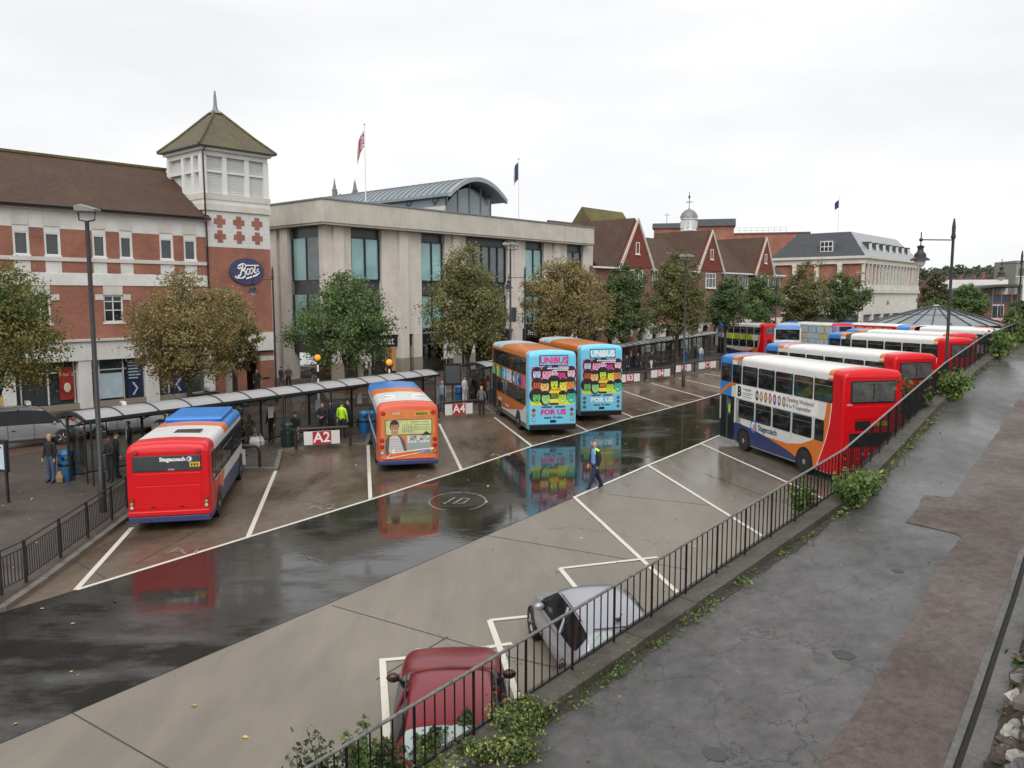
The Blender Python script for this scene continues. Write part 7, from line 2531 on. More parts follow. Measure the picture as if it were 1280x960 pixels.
# path surfaces
PW = 4.35
ribbon('walkway', .16, PW + .05, DZ, DZ, PATH, n=120)
def jit(a, b, seed):
    rr_ = random.Random(seed)
    ph = [rr_.uniform(0, 6) for _ in range(4)]
    return lambda s, k: (a if k == 0 else b) * (.5 * sin(s * 2.1 + ph[0]) + .3 * sin(s * 5.3 + ph[1]) + .2 * sin(s * 11 + ph[2]))
def s_at(px, py):                                # where along the walkway a pixel of its surface lies
    best = None
    for i in range(300):
        s = 55 * i / 300
        for j in range(24):
            w_ = j * .25
            p = off(s, w_, DZ)
            q = p - Vector((0, 0, CAM_H))
            zc = q.y * CP - q.z * SP
            if zc < .5: continue
            X = 640 + F_PX * q.x / zc
            Y = 480 - F_PX * (q.y * SP + q.z * CP) / zc
            d = (X - px) ** 2 + (Y - py) ** 2
            if best is None or d < best[0]: best = (d, s, w_)
    s0_, w0_ = best[1], best[2]
    for i in range(-10, 11):
        for j in range(-10, 11):
            s, w_ = s0_ + i * .02, w0_ + j * .025
            p = off(max(0, s), w_, DZ)
            q = p - Vector((0, 0, CAM_H))
            zc = q.y * CP - q.z * SP
            X = 640 + F_PX * q.x / zc
            Y = 480 - F_PX * (q.y * SP + q.z * CP) / zc
            d = (X - px) ** 2 + (Y - py) ** 2
            if d < best[0]: best = (d, s, w_)
    return best[1], best[2]
def wfun(pts):
    pts = sorted(pts)
    def f(s):
        if s <= pts[0][0]: return pts[0][1]
        for (a, wa), (b, wb) in zip(pts, pts[1:]):
            if s <= b: return wa + (wb - wa) * (s - a) / max(1e-6, b - a)
        return pts[-1][1]
    return f
BPX = [(1000, 990), (1030, 943), (1060, 903), (1108, 827), (1157, 743), (1178, 705), (1199, 672)]
BPX2 = [(1131, 655), (1142, 640), (1155, 618)]
BPX3 = [(1192, 617), (1240, 550), (1280, 492)]
bl = [(-3, 4.2)]
for p in BPX: bl.append(s_at(*p))
l2 = [s_at(*p) for p in BPX2]
l3 = [s_at(*p) for p in BPX3]
sj = l2[0][0]
bl = [q for q in bl if q[0] < sj - .25]
bl.append((sj - .04, s_at(1199, 672)[1]))
bl.append((l2[0][0] - .02 if l2[0][0] - .02 > bl[-1][0] else bl[-1][0] + .02, bl[-1][1]))
bl += l2 + [(l2[-1][0] + .03, l3[0][1])] + [q for q in l3 if q[0] > l2[-1][0] + .05] + [(46, 2.4), (60, 2.0), (75, 2)]
wb = wfun(bl)
j_ = jit(.03, .03, 5)
gpx = [s_at(*p) for p in ((1190, 960), (1215, 885), (1245, 800), (1262, 748), (1280, 690))]
PWF = wfun([(gpx[0][0] - 6, gpx[0][1] + (gpx[0][1] - gpx[1][1]) / max(.1, gpx[1][0] - gpx[0][0]) * 6)] + gpx + [(40, 3.6), (80, 3.4)])
print('GUTTER', gpx)
def surf(name, f0, f1, dz, mat, s0, s1, n):
    m = MB()
    vs = []
    for i in range(n + 1):
        s = s0 + (s1 - s0) * i / n
        vs += [off(s, f0(s), dz), off(s, f1(s), dz)]
    m.add(vs, [(2 * i, 2 * i + 1, 2 * i + 3, 2 * i + 2) for i in range(n)], mat)
    return m.build(name, kind='structure', fix=False)
bpy.data.objects.remove(bpy.data.objects['walkway'])
surf('walkway', lambda s: .30, lambda s: PWF(s) + .3, DZ, PATH, 0, CUM[-1], 140)
surf('tarmac_patch', lambda s: wb(s) + j_(s, 0), lambda s: PWF(s), DZ + .008, PATCH, 0, CUM[-1], 700)
sx, _w = s_at(1275, 447)
surf('tarmac_patch', lambda s: .25 + .05 * sin(s * 9), lambda s: PWF(s) - .1, DZ + .006, PATCH, s_at(1262, 447)[0] - .3, s_at(1262, 447)[0] + 1.0, 20)
surf('kerb_strip_mud', lambda s: .33, lambda s: .50 + .04 * sin(s * 1.7) * sin(s * .6 + 1) + .025 * sin(s * 6) + .02 * sin(s * 13), DZ + .006, M('leaf_litter_mud', (.04, .035, .03), .8, 0, .4, 6, .5), 0, CUM[-1], 500)
GUT = wet_mat('grey_gutter_concrete', (.07, .067, .062), (.125, .121, .114), .4, .7, 1.6, bmpv=.2, spot=.35)
surf('gutter', lambda s: PWF(s) - .07, lambda s: PWF(s) + .02, DZ + .03, GUT, 0, 40, 120)
surf('gutter', lambda s: PWF(s) + .02, lambda s: PWF(s) + .10, DZ - .06 + .066, M('dark_gutter_slot', (.012, .011, .01), .8), 0, 40, 120)
surf('gutter', lambda s: PWF(s) + .10, lambda s: PWF(s) + .32, DZ + .034, GUT, 0, 40, 120)
# manhole-like dark spots and iron covers in the walkway
for px, py, r in ((1122, 714, .1), (1054, 818, .16), (893, 943, .16), (1050, 790, .0)):
    if r:
        s_, w_ = s_at(px, py)
        m = MB()
        m.poly([tuple(off(s_ + r * .8 * sin(k * .5236), w_ + r * cos(k * .5236) * (1 + .15 * sin(k * 2.3)), DZ + .007)) for k in range(12)], M('dark_tarmac_spot', (.05, .05, .05), .7))
        m.build('tarmac_spot', kind='structure')
# rubble bank of the old wall, lower right corner
fw = thing('flint_wall', 'rough old flint and mortar wall at the lower right corner', 'wall', (0, 0, 0), 0)
FLM = [M('white_flint', (.34, .32, .29), .6, 0, .55, 6, .8, dirt=.5), M('grey_flint', (.12, .115, .11), .5, 0, .4, 8, .5), M('brown_flint', (.075, .055, .042), .7, 0, .4, 8, .5), M('pale_lime_mortar', (.16, .145, .12), .9, 0, .3, 6, .8)]
def bank(s, u_):                      # 0 foot .. 1 top
    w_ = PWF(s) + .34 + u_ * 2.0
    p = off(s, w_, DZ)
    return Vector((p.x, p.y, p.z + .05 + 1.25 * u_ ** 1.2 * 2.0))
m = MB()
vs = []
nS, nU = 220, 26
rb_ = random.Random(11)
for i in range(nS + 1):
    for j in range(nU + 1):
        p = bank(1 + 24 * i / nS, j / nU)
        vs.append(p + Vector((rb_.uniform(-.05, .05), rb_.uniform(-.05, .05), rb_.uniform(-.05, .05))))
m.add(vs, [(i * (nU + 1) + j, i * (nU + 1) + j + 1, (i + 1) * (nU + 1) + j + 1, (i + 1) * (nU + 1) + j) for i in range(nS) for j in range(nU)], M('dark_wall_rubble', (.045, .036, .028), .95, 0, .5, 5, 1.0))
m.build('rubble_core', fw, fix=False)
for k in range(285):
    s_, u_ = rb_.uniform(5.5, 14), .06 + .42 * rb_.random() ** 1.3
    p = bank(s_, u_)
    a = rb_.uniform(.07, .2)
    mt = FLM[0 if rb_.random() < .3 else rb_.randrange(1, 4)]
    m = MB()
    n, q = 8, 5
    m.ell((0, 0, 0), (a * rb_.uniform(.8, 1.4), a * rb_.uniform(.6, 1.0), a * rb_.uniform(.5, .8)), mt, n, q)
    m.v = [tuple(Vector(v) * rb_.uniform(.82, 1.14)) for v in m.v]
    o = m.build('flint', fw, tuple(p), rb_.uniform(0, 3), smooth=False)

# ------------------------------------------------------------------ plants along the railing
def bushy(name, label, c, r, h, n, size, mat, seed, cat='plant', group=None, stems=7, drape=0.0):
    rq = random.Random(seed)
    t = thing(name, label, cat, c, rq.uniform(0, 6), group)
    m = MB()
    pts = []
    for k in range(stems):
        a = rq.uniform(0, 2 * pi)
        rad = r * rq.uniform(.25, .95)
        top = Vector((cos(a) * rad, sin(a) * rad, h * rq.uniform(.55, 1.0)))
        mid = Vector((cos(a) * rad * .4, sin(a) * rad * .4, top.z * .6))
        m.tube([(0, 0, 0), mid, top], [.012, .009, .004], 5, BARK)
        for i in range(n // stems):
            f = rq.uniform(.15, 1.0)
            p = mid.lerp(top, (f - .5) * 2) if f > .5 else Vector((0, 0, 0)).lerp(mid, f * 2)
            d = Vector((rq.gauss(0, 1), rq.gauss(0, 1), rq.gauss(0, .7)))
            q = p + d * r * .22
            if q.z < .02 - drape: q.z = .02
            pts.append((q, Vector((d.x, d.y, d.z + .6)) * .5))
    m.build('stem', t)
    vs, fs = leaves(pts, size, rq, .5)
    me = bpy.data.meshes.new('foliage')
    me.from_pydata(vs, [], fs)
    me.materials.append(mat)
    o = bpy.data.objects.new('foliage', me)
    COL.objects.link(o)
    o.parent = t
    return t
def on(px, py):
    s_, w_ = s_at(px, py)
    return s_, w_
GP = 'plants growing along the railing'
LTALL = leaf_mat('dark_lance_leaves', [(0.02, 0.045, 0.012), (0.045, 0.08, 0.02), (0.10, 0.13, 0.035)], 1.5)
# tall weeds on the yard side of the railing, bottom left
tall = [(372, 938, .3, 'shrub cut by the bottom edge left of the railing'), (412, 912, .34, 'leafy shrub rising through the railing left of the maroon car'), (450, 886, .2, 'tallest shoot standing above the handrail left of the maroon car'), (484, 920, .24, 'shrub against the left flank of the maroon car'), (536, 935, .2, 'dark leafy shrub before the rear window of the maroon car'), (585, 925, .15, 'thin shrub before the right end of the maroon rear window')]
def s_of_px(px, dz=.5):
    best = None
    for i in range(900):
        p = off(i * .012, -.3, dz)
        zc = p.y * CP - (p.z - CAM_H) * SP
        if zc < .5: continue
        X = 640 + F_PX * p.x / zc
        if best is None or abs(X - px) < best[0]: best = (abs(X - px), i * .012)
    return best[1]
for i, (px, ptop, r, lb) in enumerate(tall):
    s_ = s_of_px(px)
    b = off(s_, -.32, -.35)
    h = max(.5, V(px, ptop, b.y).z - b.z)
    bushy('wild_shrub', lb, b, r, h * 1.05, 760, .04, LTALL if i != 2 else LBRIGHT, 60 + i, 'shrub', GP, 9)
# ivy over the coping and down to the path
ivs = [(640, 918, .36, .26, 'variegated ivy sprawling over the coping at the bottom'), (600, 950, .3, .18, 'variegated ivy clump by the bottom edge of the photo'), (545, 966, .3, .14, 'ivy clump cut by the bottom edge below the maroon car'), (672, 905, .32, .22, 'right tip of the ivy lying on the coping'), (650, 950, .34, .25, 'ivy hanging from the coping onto the walkway')]
for i, (px, py, r, h, lb) in enumerate(ivs):
    s_, w_ = s_at(px, py)
    c = off(s_, max(.05, w_ - .05), -.12)
    bushy('ivy', lb, c, r * 1.15, h * 1.1, 1300, .028, LIVY, 80 + i, 'ivy', GP, 12)
for i, (px, py, r, h, mt, lb) in enumerate([(1052, 632, .55, .75, LBRIGHT, 'bright bush growing through the railing behind the first bus'), (1078, 618, .5, .55, LIVY, 'low leafy bush spilling onto the walkway beyond the bright bush'), (1020, 640, .35, .6, LBRIGHT, 'yellow green weeds on the yard side of the railing under the first bus'),
                                            (1186, 499, .75, 1.0, LBRIGHT, 'pale green bush leaning over the kerb halfway along the walkway'), (1150, 512, .6, 1.1, LTALL, 'dark shrub on the far side of the railing behind the second bus'), (1242, 449, .85, 1.35, LBRIGHT, 'rounded green bush farther up the walkway'), (1275, 431, 1.0, 1.5, LBRIGHT, 'green bush at the right edge where the walkway ends')]):
    s_, w_ = s_at(px, py)
    ww = .42 if lb.find('yard side') < 0 and lb.find('far side') < 0 else -.35
    c = off(s_, ww, DZ if ww > 0 else -.6)
    bushy('bush', lb, c, r, h + (.5 if ww < 0 else 0), 900, .05 if py > 550 else .075, mt, 100 + i, 'bush', GP, 11)
# low weeds and fallen leaves in the mud strip
rq = random.Random(5)
pts, lit = [], []
for k in range(150):
    s_ = rq.uniform(3.5, 60) if k > 60 else rq.uniform(3.5, 24)
    c = off(s_, rq.uniform(.34, .52), DZ + .02)
    nn = rq.randrange(6, 40)
    sp_ = rq.uniform(.04, .15)
    for _ in range(nn):
        pts.append((c + Vector((rq.gauss(0, sp_), rq.gauss(0, sp_), abs(rq.gauss(0, sp_ * .6)))), Vector((0, 0, .6))))
for k in range(900):
    s_ = rq.uniform(3.5, 60)
    lit.append((off(s_, abs(rq.gauss(.42, .1)), DZ + .016), Vector((0, 0, 5))))
for k in range(70):
    lit.append((off(rq.uniform(3, 30), rq.uniform(.5, 3.6), DZ + .016), Vector((0, 0, 5))))
for k in range(90):
    s_ = rq.uniform(3, 16)
    p_ = off(s_, PWF(s_) + rq.uniform(.34, .62), DZ + .05)
    for _ in range(9):
        lit.append((p_ + Vector((rq.gauss(0, .05), rq.gauss(0, .05), rq.uniform(0, .05))), Vector((0, 0, 1))))
yl = []
for k in range(130):
    yl.append((Vector((rq.uniform(-12, 12), rq.uniform(10, 45), .022)), Vector((0, 0, 6))))
for k in range(60):
    yl.append((Vector((rq.uniform(-18, -12), rq.uniform(17, 32), KH + .012)), Vector((0, 0, 6))))
for nm, pp, sz, mt in (('leaf_litter', yl, .05, leaf_mat('yellow_fallen_leaves', [(.12, .06, .02), (.35, .24, .05), (.5, .42, .1)], 2, .1)), ('weeds', pts, .03, LBRIGHT), ('leaf_litter', lit, .026, leaf_mat('fallen_leaves', [(.05, .03, .015), (.16, .08, .02), (.22, .15, .04)], 2, .1))):
    vs, fs = leaves(pp, sz, rq, .4)
    me = bpy.data.meshes.new(nm)
    me.from_pydata(vs, [], fs)
    me.materials.append(mt)
    o = bpy.data.objects.new(nm, me)
    COL.objects.link(o)
    tag(o, kind='stuff')
s_, w_ = s_at(1250, 830)
bushy('weed', 'small dark weed growing by the gutter at the lower right', off(s_, PWF(s_) + .42, DZ), .14, .22, 60, .05, LTALL, 140, 'weed', GP, 6)
# ------------------------------------------------------------------ people
SKIN = M('skin', (.50, .29, .21), .55, 0, .05)
SKIN2 = M('brown_skin', (.16, .085, .055), .55, 0, .05)
HAIRD = M('dark_hair', (.02, .015, .012), .6)
HAIRB = M('blond_hair', (.42, .28, .12), .6)
HAIRG = M('grey_hair', (.3, .29, .28), .7)
CL = lambda n, c: M(n + '_cloth', c, .85, 0, .12, 5)
C_BLK, C_NAVY, C_GREY, C_JEAN = CL('black', (.014, .014, .016)), CL('navy', (.015, .02, .05)), CL('grey', (.12, .12, .125)), CL('denim', (.06, .09, .16))
C_WHT, C_BLUE, C_BEIGE, C_RED, C_BROWN, C_PINK = CL('white', (.62, .62, .6)), CL('light_blue', (.17, .29, .58)), CL('beige', (.35, .29, .2)), CL('dark_red', (.2, .03, .03)), CL('brown', (.07, .05, .035)), CL('grey_blue', (.2, .25, .3))
SHOE = M('black_shoe', (.012, .012, .012), .4)
def body(pose):
    """one continuous skinned figure; x right, y forward; returns mesh and bone label per face"""
    J, E, R = {}, [], {}
    def j(n, p, r, par=None):
        J[n] = Vector(p); R[n] = r
        if par: E.append((par, n))
    h = pose.get('hip', .93)
    lean = pose.get('lean', 0.0)
    bk = pose.get('bulk', 1.1)
    j('pelvis', (0, 0, h), (.155 * bk, .115 * bk))
    j('waist', (0, .0 + lean * .12, h + .16), (.155 * bk, .112 * bk), 'pelvis')
    j('chest', (0, lean * .3, h + .36), (.19 * bk, .13 * bk), 'waist')
    j('collar', (0, lean * .4 - .01, h + .50), (.11, .085), 'chest')
    j('neck', (0, lean * .46, h + .575), (.055, .055), 'collar')
    hx = pose.get('look', 0.0)
    j('skull', (0.0, lean * .5 + .02, h + .68), (.082, .092), 'neck')
    j('crown', (0.0, lean * .5 + .015, h + .775), (.074, .085), 'skull')
    for s, k in ((-1, 'l'), (1, 'r')):
        a1, a2, out_ = pose.get('arm_' + k, (0.1, .25, .1))
        sh = J['collar'] + Vector((s * .185, 0, -.035))
        j('sh' + k, sh, .066 * bk, 'collar')
        el = sh + Vector((s * (.04 + out_ * .28), sin(a1) * .28, -cos(a1) * .28))
        j('el' + k, el, .053 * bk, 'sh' + k)
        inn = pose.get('in_' + k, 0.0)
        wr = el + Vector((-s * inn * .24, sin(a1 + a2) * .25, -cos(a1 + a2) * .25))
        j('wr' + k, wr, .034, 'el' + k)
        d = (wr - el).normalized()
        pl = wr + d * .075
        j('pa' + k, pl, (.036, .02), 'wr' + k)
        side_ = Vector((0, 1, 0)) if abs(d.y) < .8 else Vector((0, 0, 1))
        for q in range(4):
            o_ = side_ * (.03 - q * .02)
            f1_ = pl + d * (.045 - .006 * abs(q - 1.3)) + o_
            f2_ = f1_ + d * .03 + Vector((-s * .015, 0, 0))
            j('f%d%s' % (q, k), f1_, .0095, 'pa' + k)
            j('g%d%s' % (q, k), f2_, .008, 'f%d%s' % (q, k))
        th = wr + d * .04 + side_ * .045
        j('th' + k, th, .0105, 'wr' + k)
        j('tt' + k, th + d * .03 + side_ * .012, .009, 'th' + k)
        l1, l2, lo_ = pose.get('leg_' + k, (0.0, 0.0, 0.0))
        hp = Vector((s * .095, 0, h - .05))
        j('hp' + k, hp, (.102 * bk, .108 * bk), 'pelvis')
        kn = hp + Vector((s * (.01 + lo_), sin(l1) * .42, -cos(l1) * .42))
        j('kn' + k, kn, .073 * bk, 'hp' + k)
        an = kn + Vector((0, sin(l1 - l2) * .40, -cos(l1 - l2) * .40))
        j('ca' + k, kn.lerp(an, .35), .068 * bk, 'kn' + k)
        j('an' + k, an, .056 * bk, 'ca' + k)
        ft = pose.get('foot_' + k, 0.0)
        j('he' + k, an + Vector((0, -.03, -.045)), .036, 'an' + k)
        j('to' + k, an + Vector((s * .02, .17 * cos(ft), -.055 + .17 * sin(ft))), .033, 'an' + k)
    names = list(J)
    me = bpy.data.meshes.new('body')
    me.from_pydata([J[n] for n in names], [(names.index(a), names.index(b)) for a, b in E], [])
    o = bpy.data.objects.new('body', me)
    COL.objects.link(o)
    md = o.modifiers.new('skin', 'SKIN')
    md.use_smooth_shade = True
    md.branch_smoothing = .3
    sv = me.skin_vertices[0].data
    for i, n in enumerate(names):
        r = R[n]
        sv[i].radius = r if isinstance(r, tuple) else (r, r)
        sv[i].use_root = (n == 'pelvis')
    ss = o.modifiers.new('sub', 'SUBSURF'); ss.levels = 1; ss.render_levels = 1
    bpy.context.view_layer.update()
    ev = bpy.data.meshes.new_from_object(o.evaluated_get(bpy.context.evaluated_depsgraph_get()))
    bpy.data.objects.remove(o)
    lab = []
    for f in ev.polygons:
        c = f.center
        best = None
        for a, b in E:
            A_, B_ = J[a], J[b]
            ab = B_ - A_
            t = max(0, min(1, (c - A_).dot(ab) / max(1e-9, ab.length_squared)))
            ra, rb__ = R[a], R[b]
            ra = ra[0] if isinstance(ra, tuple) else ra
            rb__ = rb__[0] if isinstance(rb__, tuple) else rb__
            d = (c - A_ - ab * t).length - (ra + (rb__ - ra) * t)
            if best is None or d < best[0]: best = (d, a, b, t)
        lab.append((best[1], best[2], best[3], tuple(c), tuple(f.normal)))
    lo = min(v.co.z for v in ev.vertices)
    return ev, lab, J, lo
POSES = {
    'walk': dict(leg_l=(.46, .10, 0), leg_r=(-.36, .22, 0), arm_l=(-.10, .30, .12), arm_r=(.06, .40, .14), in_l=.22, in_r=.22, foot_l=.25, foot_r=-.4, lean=.05, hip=.90, bulk=1.22),
    'stand': dict(arm_l=(.03, .2, .12), arm_r=(.06, .25, .12), leg_l=(.02, .02, .02), leg_r=(-.02, .02, .02)),
    'fold': dict(arm_l=(.15, 1.25, .05), arm_r=(.2, 1.35, .05), in_l=.55, in_r=.6, leg_l=(.05, .05, .03), leg_r=(-.05, .02, .02)),
    'phone': dict(arm_l=(.1, .3, .1), arm_r=(.3, 1.9, .05), in_r=.25, lean=.08, leg_l=(.06, .08, 0), leg_r=(-.06, .03, 0)),
    'stroll': dict(leg_l=(-.25, .12, 0), leg_r=(.28, .1, 0), arm_l=(.3, .3, .1), arm_r=(-.25, .2, .1), hip=.915),
    'sit': dict(hip=.52, leg_l=(1.42, 1.42, .04), leg_r=(1.38, 1.45, .04), arm_l=(.45, .8, .08), arm_r=(.45, .85, .08), in_l=.3, in_r=.3, lean=.12),
}
BODY = {}
def person(label, p, heading, pose, skin, hair, top, legs, style='plain', scale=1.0, group='people waiting at the bus stands', hairlen=0):
    if pose not in BODY: BODY[pose] = body(POSES[pose])
    ev, lab, J, lo = BODY[pose]
    me = ev.copy()
    mats = [skin, top, legs, SHOE, C_BLUE, HIVIS, hair, C_BLK]
    me.materials.clear()
    for mt in mats: me.materials.append(mt)
    for f, (a, b, t, c, nn) in zip(me.polygons, lab):
        k = 1
        if b[:2] in ('hp', 'kn', 'ca', 'an') or a[:2] in ('hp', 'kn', 'ca'): k = 2
        if b[:2] in ('he', 'to'): k = 3
        if b in ('skull', 'crown', 'neck'): k = 0 if (b != 'neck' or t > .55) else 1
        if b[0] in 'fg' or b[:2] in ('pa', 'th', 'tt'): k = 0
        if a == 'pelvis' and b == 'waist' and t < .12: k = 2
        if style == 'open_hivis':
            torso = b in ('waist', 'chest', 'collar') or (a == 'pelvis')
            if torso and nn[1] > .25 and abs(c[0]) < .075 and c[2] > .93: k = 4
            elif torso and nn[1] > .1 and -.125 < c[0] <= -.075 and c[2] > 1.0: k = 5
            if b == 'shl' and nn[2] > .45: k = 5
        if style == 'hivis' and k == 1: k = 5
        if style == 'suit' and k == 1 and nn[1] > .4 and abs(c[0]) < .07: k = 4
        if style == 'skirt' and k == 2 and b[:2] == 'ca': k = 0
        f.material_index = k
    if style == 'suit': me.materials[4] = C_WHT
    me.polygons.foreach_set('use_smooth', [True] * len(me.polygons))
    t = thing('person', label, 'person', (p.x, p.y, p.z), -radians(heading), group)
    t.scale = (scale,) * 3
    o = bpy.data.objects.new('body', me)
    COL.objects.link(o)
    o.parent = t
    o.location = (0, 0, -lo if pose != 'sit' else -lo)
    sk = J['skull']
    m = MB()
    hc = (sk.x, sk.y - .012, sk.z + .055 - lo)
    if hairlen >= 0:
        n = 10
        vs, fs = [], []
        for jx in range(6):
            th = jx / 5 * (1.75 + .25 * hairlen)
            for k in range(n):
                a = 2 * pi * k / n
                fr = max(0, sin(a))
                tt = th * (1 - .45 * fr) if True else th
                vs.append((hc[0] + .093 * sin(tt) * cos(a), hc[1] + .104 * sin(tt) * sin(a), hc[2] + .094 * cos(tt) - (hairlen * .11 * max(0, jx - 3) / 2 * (1 - fr))))
        for jx in range(5):
            for k in range(n):
                fs.append((jx * n + k, (jx + 1) * n + k, (jx + 1) * n + (k + 1) % n, jx * n + (k + 1) % n))
        m.add(vs, fs, hair)
        m.build('hair', t, smooth=True)
    m = MB()
    fz, fy = sk.z - lo, sk.y
    m.ell((sk.x, fy + .088, fz + .012), (.014, .02, .022), skin, 6, 5)
    for s in (-1, 1):
        m.ell((sk.x + s * .03, fy + .078, fz + .04), (.012, .01, .008), C_BLK, 6, 4)
        m.ell((sk.x + s * .083, fy + .0, fz + .02), (.012, .022, .03), skin, 6, 5)
    m.ell((sk.x, fy + .078, fz - .028), (.022, .01, .005), C_RED, 6, 4)
    m.build('face', t, smooth=True)
    return t
def at(px, py, z=KH): return G(px, py, z)
person('bald man walking in dark jacket with yellow flashes over a light blue shirt', G(744, 611.5, 0.012), -118, 'walk', SKIN, HAIRG, C_NAVY, C_NAVY, 'open_hivis', 1.05, 'people crossing the yard', -1)
Q = [
    ('person in black jacket and jeans beside the blue bin at the shelter end', 65, 603, -160, 'stand', SKIN, HAIRB, C_BLK, C_JEAN, 'plain', 0),
    ('dark clothed person right of the tall lamp post at left', 139, 602, -150, 'fold', SKIN2, HAIRD, C_BLK, C_BLK, 'plain', 0),
    ('second dark clothed person just behind the one by the tall lamp post', 147, 597, 60, 'stand', SKIN, HAIRD, C_BLK, C_BLK, 'plain', 0),
    ('person in black and white clothes standing left of the red bus roof', 163, 580, -120, 'stand', SKIN, HAIRD, C_BLK, C_GREY, 'suit', 0),
    ('pale haired person in beige sitting right of the red bus front', 312, 556, 150, 'sit', SKIN, HAIRB, C_BEIGE, C_GREY, 'plain', 1),
    ('person in dark clothes sitting under the shelter beside the one in beige', 302, 556, 170, 'sit', SKIN, HAIRD, C_GREY, C_BLK, 'plain', 0),
    ('person in brown standing by the dark shelter post left of the green bin', 340, 552, -150, 'stand', SKIN, HAIRD, C_BROWN, C_BROWN, 'plain', 0),
    ('seated person in dark coat left above the A2 board', 370, 551, 170, 'sit', SKIN, HAIRD, C_BLK, C_GREY, 'plain', 0),
    ('person in black standing above the A2 board', 404, 549, -170, 'fold', SKIN, HAIRD, C_BLK, C_BLK, 'plain', 0),
    ('person in dark coat between the black coat and the yellow jacket', 415, 547, 150, 'stand', SKIN, HAIRD, C_NAVY, C_BLK, 'plain', 0),
    ('person in bright yellow jacket under the shelter above the A2 board', 428, 547, 20, 'stand', SKIN, HAIRD, HIVIS, C_BLK, 'hivis', 0),
    ('dark clothed person right of the yellow jacket', 437, 543, -120, 'phone', SKIN, HAIRD, C_BLK, C_BLK, 'plain', 0),
    ('person in pale blue shirt standing by the shelter end beside the A4 board', 553, 512, -150, 'stand', SKIN, HAIRG, C_PINK, C_JEAN, 'plain', 0),
    ('person in white jacket and trousers at the left of the bus queue', 581, 505, 120, 'stand', SKIN, HAIRD, C_WHT, C_WHT, 'plain', 0),
    ('person in black next to the white clothes in the bus queue', 588, 506, 100, 'stand', SKIN2, HAIRD, C_BLK, C_BLK, 'plain', 0),
    ('person in dark coat in the middle of the bus queue', 595, 503, 90, 'phone', SKIN, HAIRD, C_NAVY, C_BLK, 'plain', 1),
    ('tall person in black at the back of the bus queue', 591, 499, 110, 'stand', SKIN, HAIRD, C_BLK, C_GREY, 'plain', 0),
    ('blond person in grey patterned top and black leggings at the front of the queue', 602, 519, 20, 'stand', SKIN, HAIRB, C_GREY, C_BLK, 'plain', 1),
    ('person in dark red top by the bus door in the queue', 605, 501, 60, 'stand', SKIN, HAIRD, C_RED, C_BLK, 'plain', 0),
    ('person in dark top with white trousers at the B4 stand', 814, 463, 150, 'stroll', SKIN, HAIRD, C_NAVY, C_WHT, 'plain', 0),
    ('dark clothed person left of the B4 stand', 797, 466, 150, 'stand', SKIN, HAIRD, C_BLK, C_BLK, 'plain', 0),
    ('dark clothed person beside the far shelter right of the white lettered blue bus', 783, 470, 120, 'stand', SKIN, HAIRD, C_NAVY, C_BLK, 'plain', 0),
    ('person in brown red coat at the B5 stand', 845, 457, 150, 'stand', SKIN, HAIRD, C_RED, C_BROWN, 'plain', 0),
    ('person in black behind the B5 board', 855, 455, 100, 'fold', SKIN, HAIRD, C_BLK, C_BLK, 'plain', 0),
    ('person in white shirt at the C1 stand', 876, 452, 160, 'stand', SKIN, HAIRD, C_WHT, C_BLUE, 'plain', 0),
    ('person in dark clothes behind the white shirt at the C1 stand', 869, 448, 100, 'stand', SKIN, HAIRD, C_BROWN, C_BLK, 'plain', 0),
]
for lb, px, py, hd_, po_, sk_, ha_, tp_, lg_, sty, hl in Q:
    p = at(px, py)
    person(lb, p, hd_, po_, sk_, ha_, tp_, lg_, sty, random.uniform(.97, 1.05), hairlen=hl)
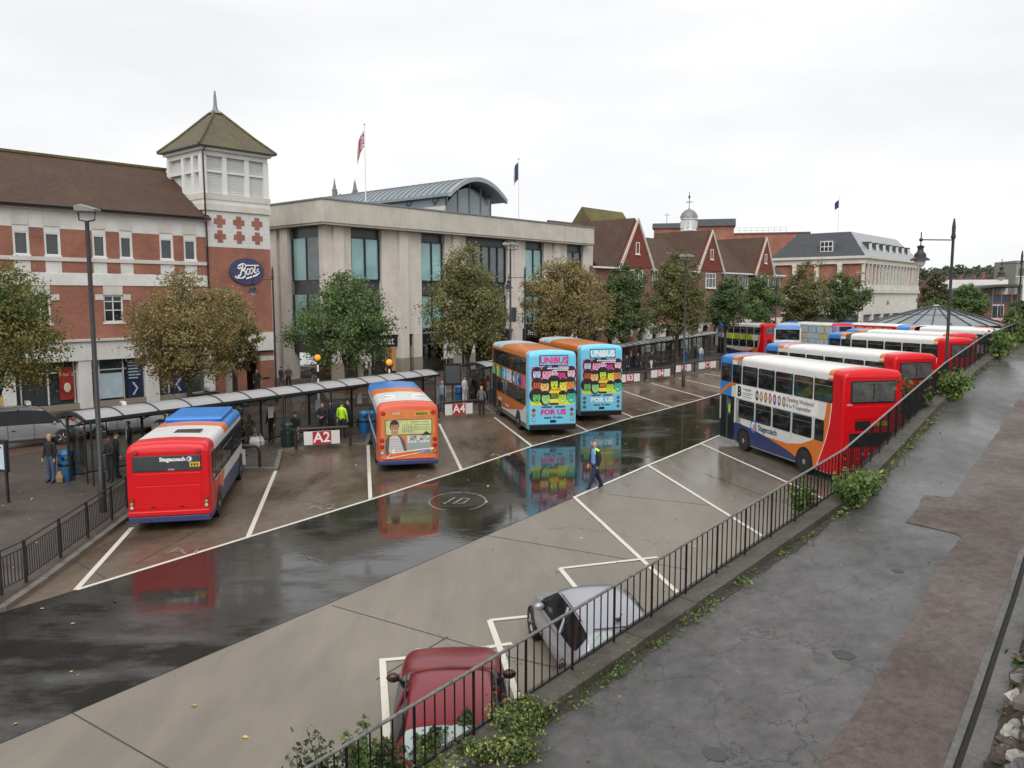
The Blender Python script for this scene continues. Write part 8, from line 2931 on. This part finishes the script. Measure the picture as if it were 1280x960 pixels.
S = [
    ('person in black at the brick tower entrance', 322, 492, 150, 'stand', C_BLK, C_BLK),
    ('dark clothed shopper left of the stone store corner', 352, 487, 30, 'stroll', C_BLK, C_BROWN),
    ('shopper in brown by the stone store side door', 361, 486, 160, 'stand', C_BROWN, C_BLK),
    ('shopper in black behind the left orange beacon', 393, 483, 20, 'stroll', C_BLK, C_GREY),
    ('man in black suit and white shirt under the green tree', 458, 474, 150, 'stand', C_BLK, C_BLK),
    ('person in white shirt and open dark coat beside the man in black suit', 463, 473, 170, 'stand', C_BLK, C_BLK),
    ('shopper in black left of the right orange beacon', 479, 473, 20, 'stroll', C_BLK, C_BLK),
    ('dark clothed shopper behind the right orange beacon', 487, 472, 160, 'stand', C_NAVY, C_BLK),
]
for lb, px, py, hd_, po_, tp_, lg_ in S:
    p = at(px, py)
    person(lb, p, hd_, po_, SKIN, HAIRD, tp_, lg_, 'suit' if 'white shirt' in lb else 'plain', 1.0, 'shoppers on the far pavement', 0)
# bags on the platform
BAGP = M('brown_paper_bag', (.32, .2, .11), .8, 0, .15)
BAGW = M('white_plastic_bag', (.6, .6, .6), .4, 0, .1)
def bag(lab, p, mat, s=1.0):
    t = thing('carrier_bag', lab, 'bag', (p.x, p.y, p.z), random.uniform(0, 3), 'bags set down on the platform')
    m = MB()
    m.add([(-.2 * s, -.1 * s, 0), (.2 * s, -.1 * s, 0), (.2 * s, .1 * s, 0), (-.2 * s, .1 * s, 0), (-.23 * s, -.13 * s, .2 * s), (.22 * s, -.12 * s, .22 * s), (.23 * s, .12 * s, .2 * s), (-.22 * s, .13 * s, .21 * s), (-.17 * s, -.05 * s, .42 * s), (.18 * s, -.04 * s, .40 * s), (.17 * s, .05 * s, .42 * s), (-.18 * s, .04 * s, .41 * s)],
          [(3, 2, 1, 0), (0, 1, 5, 4), (1, 2, 6, 5), (2, 3, 7, 6), (3, 0, 4, 7), (4, 5, 9, 8), (5, 6, 10, 9), (6, 7, 11, 10), (7, 4, 8, 11), (8, 9, 10, 11)], mat)
    m.build('sack', t, bevel=.02)
    MB().tube([(-.08 * s, 0, .40 * s), (-.06 * s, 0, .52 * s), (.06 * s, 0, .52 * s), (.08 * s, 0, .40 * s)], .012, 5, mat).build('handle', t)
bag('brown paper bag beside the blue bin at the shelter end', at(77, 602), BAGP)
bag('white plastic bag at the feet of the seated people', at(319, 558), BAGW, 1.1)
bag('second white plastic bag right of the first by the seated people', at(326, 556), BAGW, 1.0)
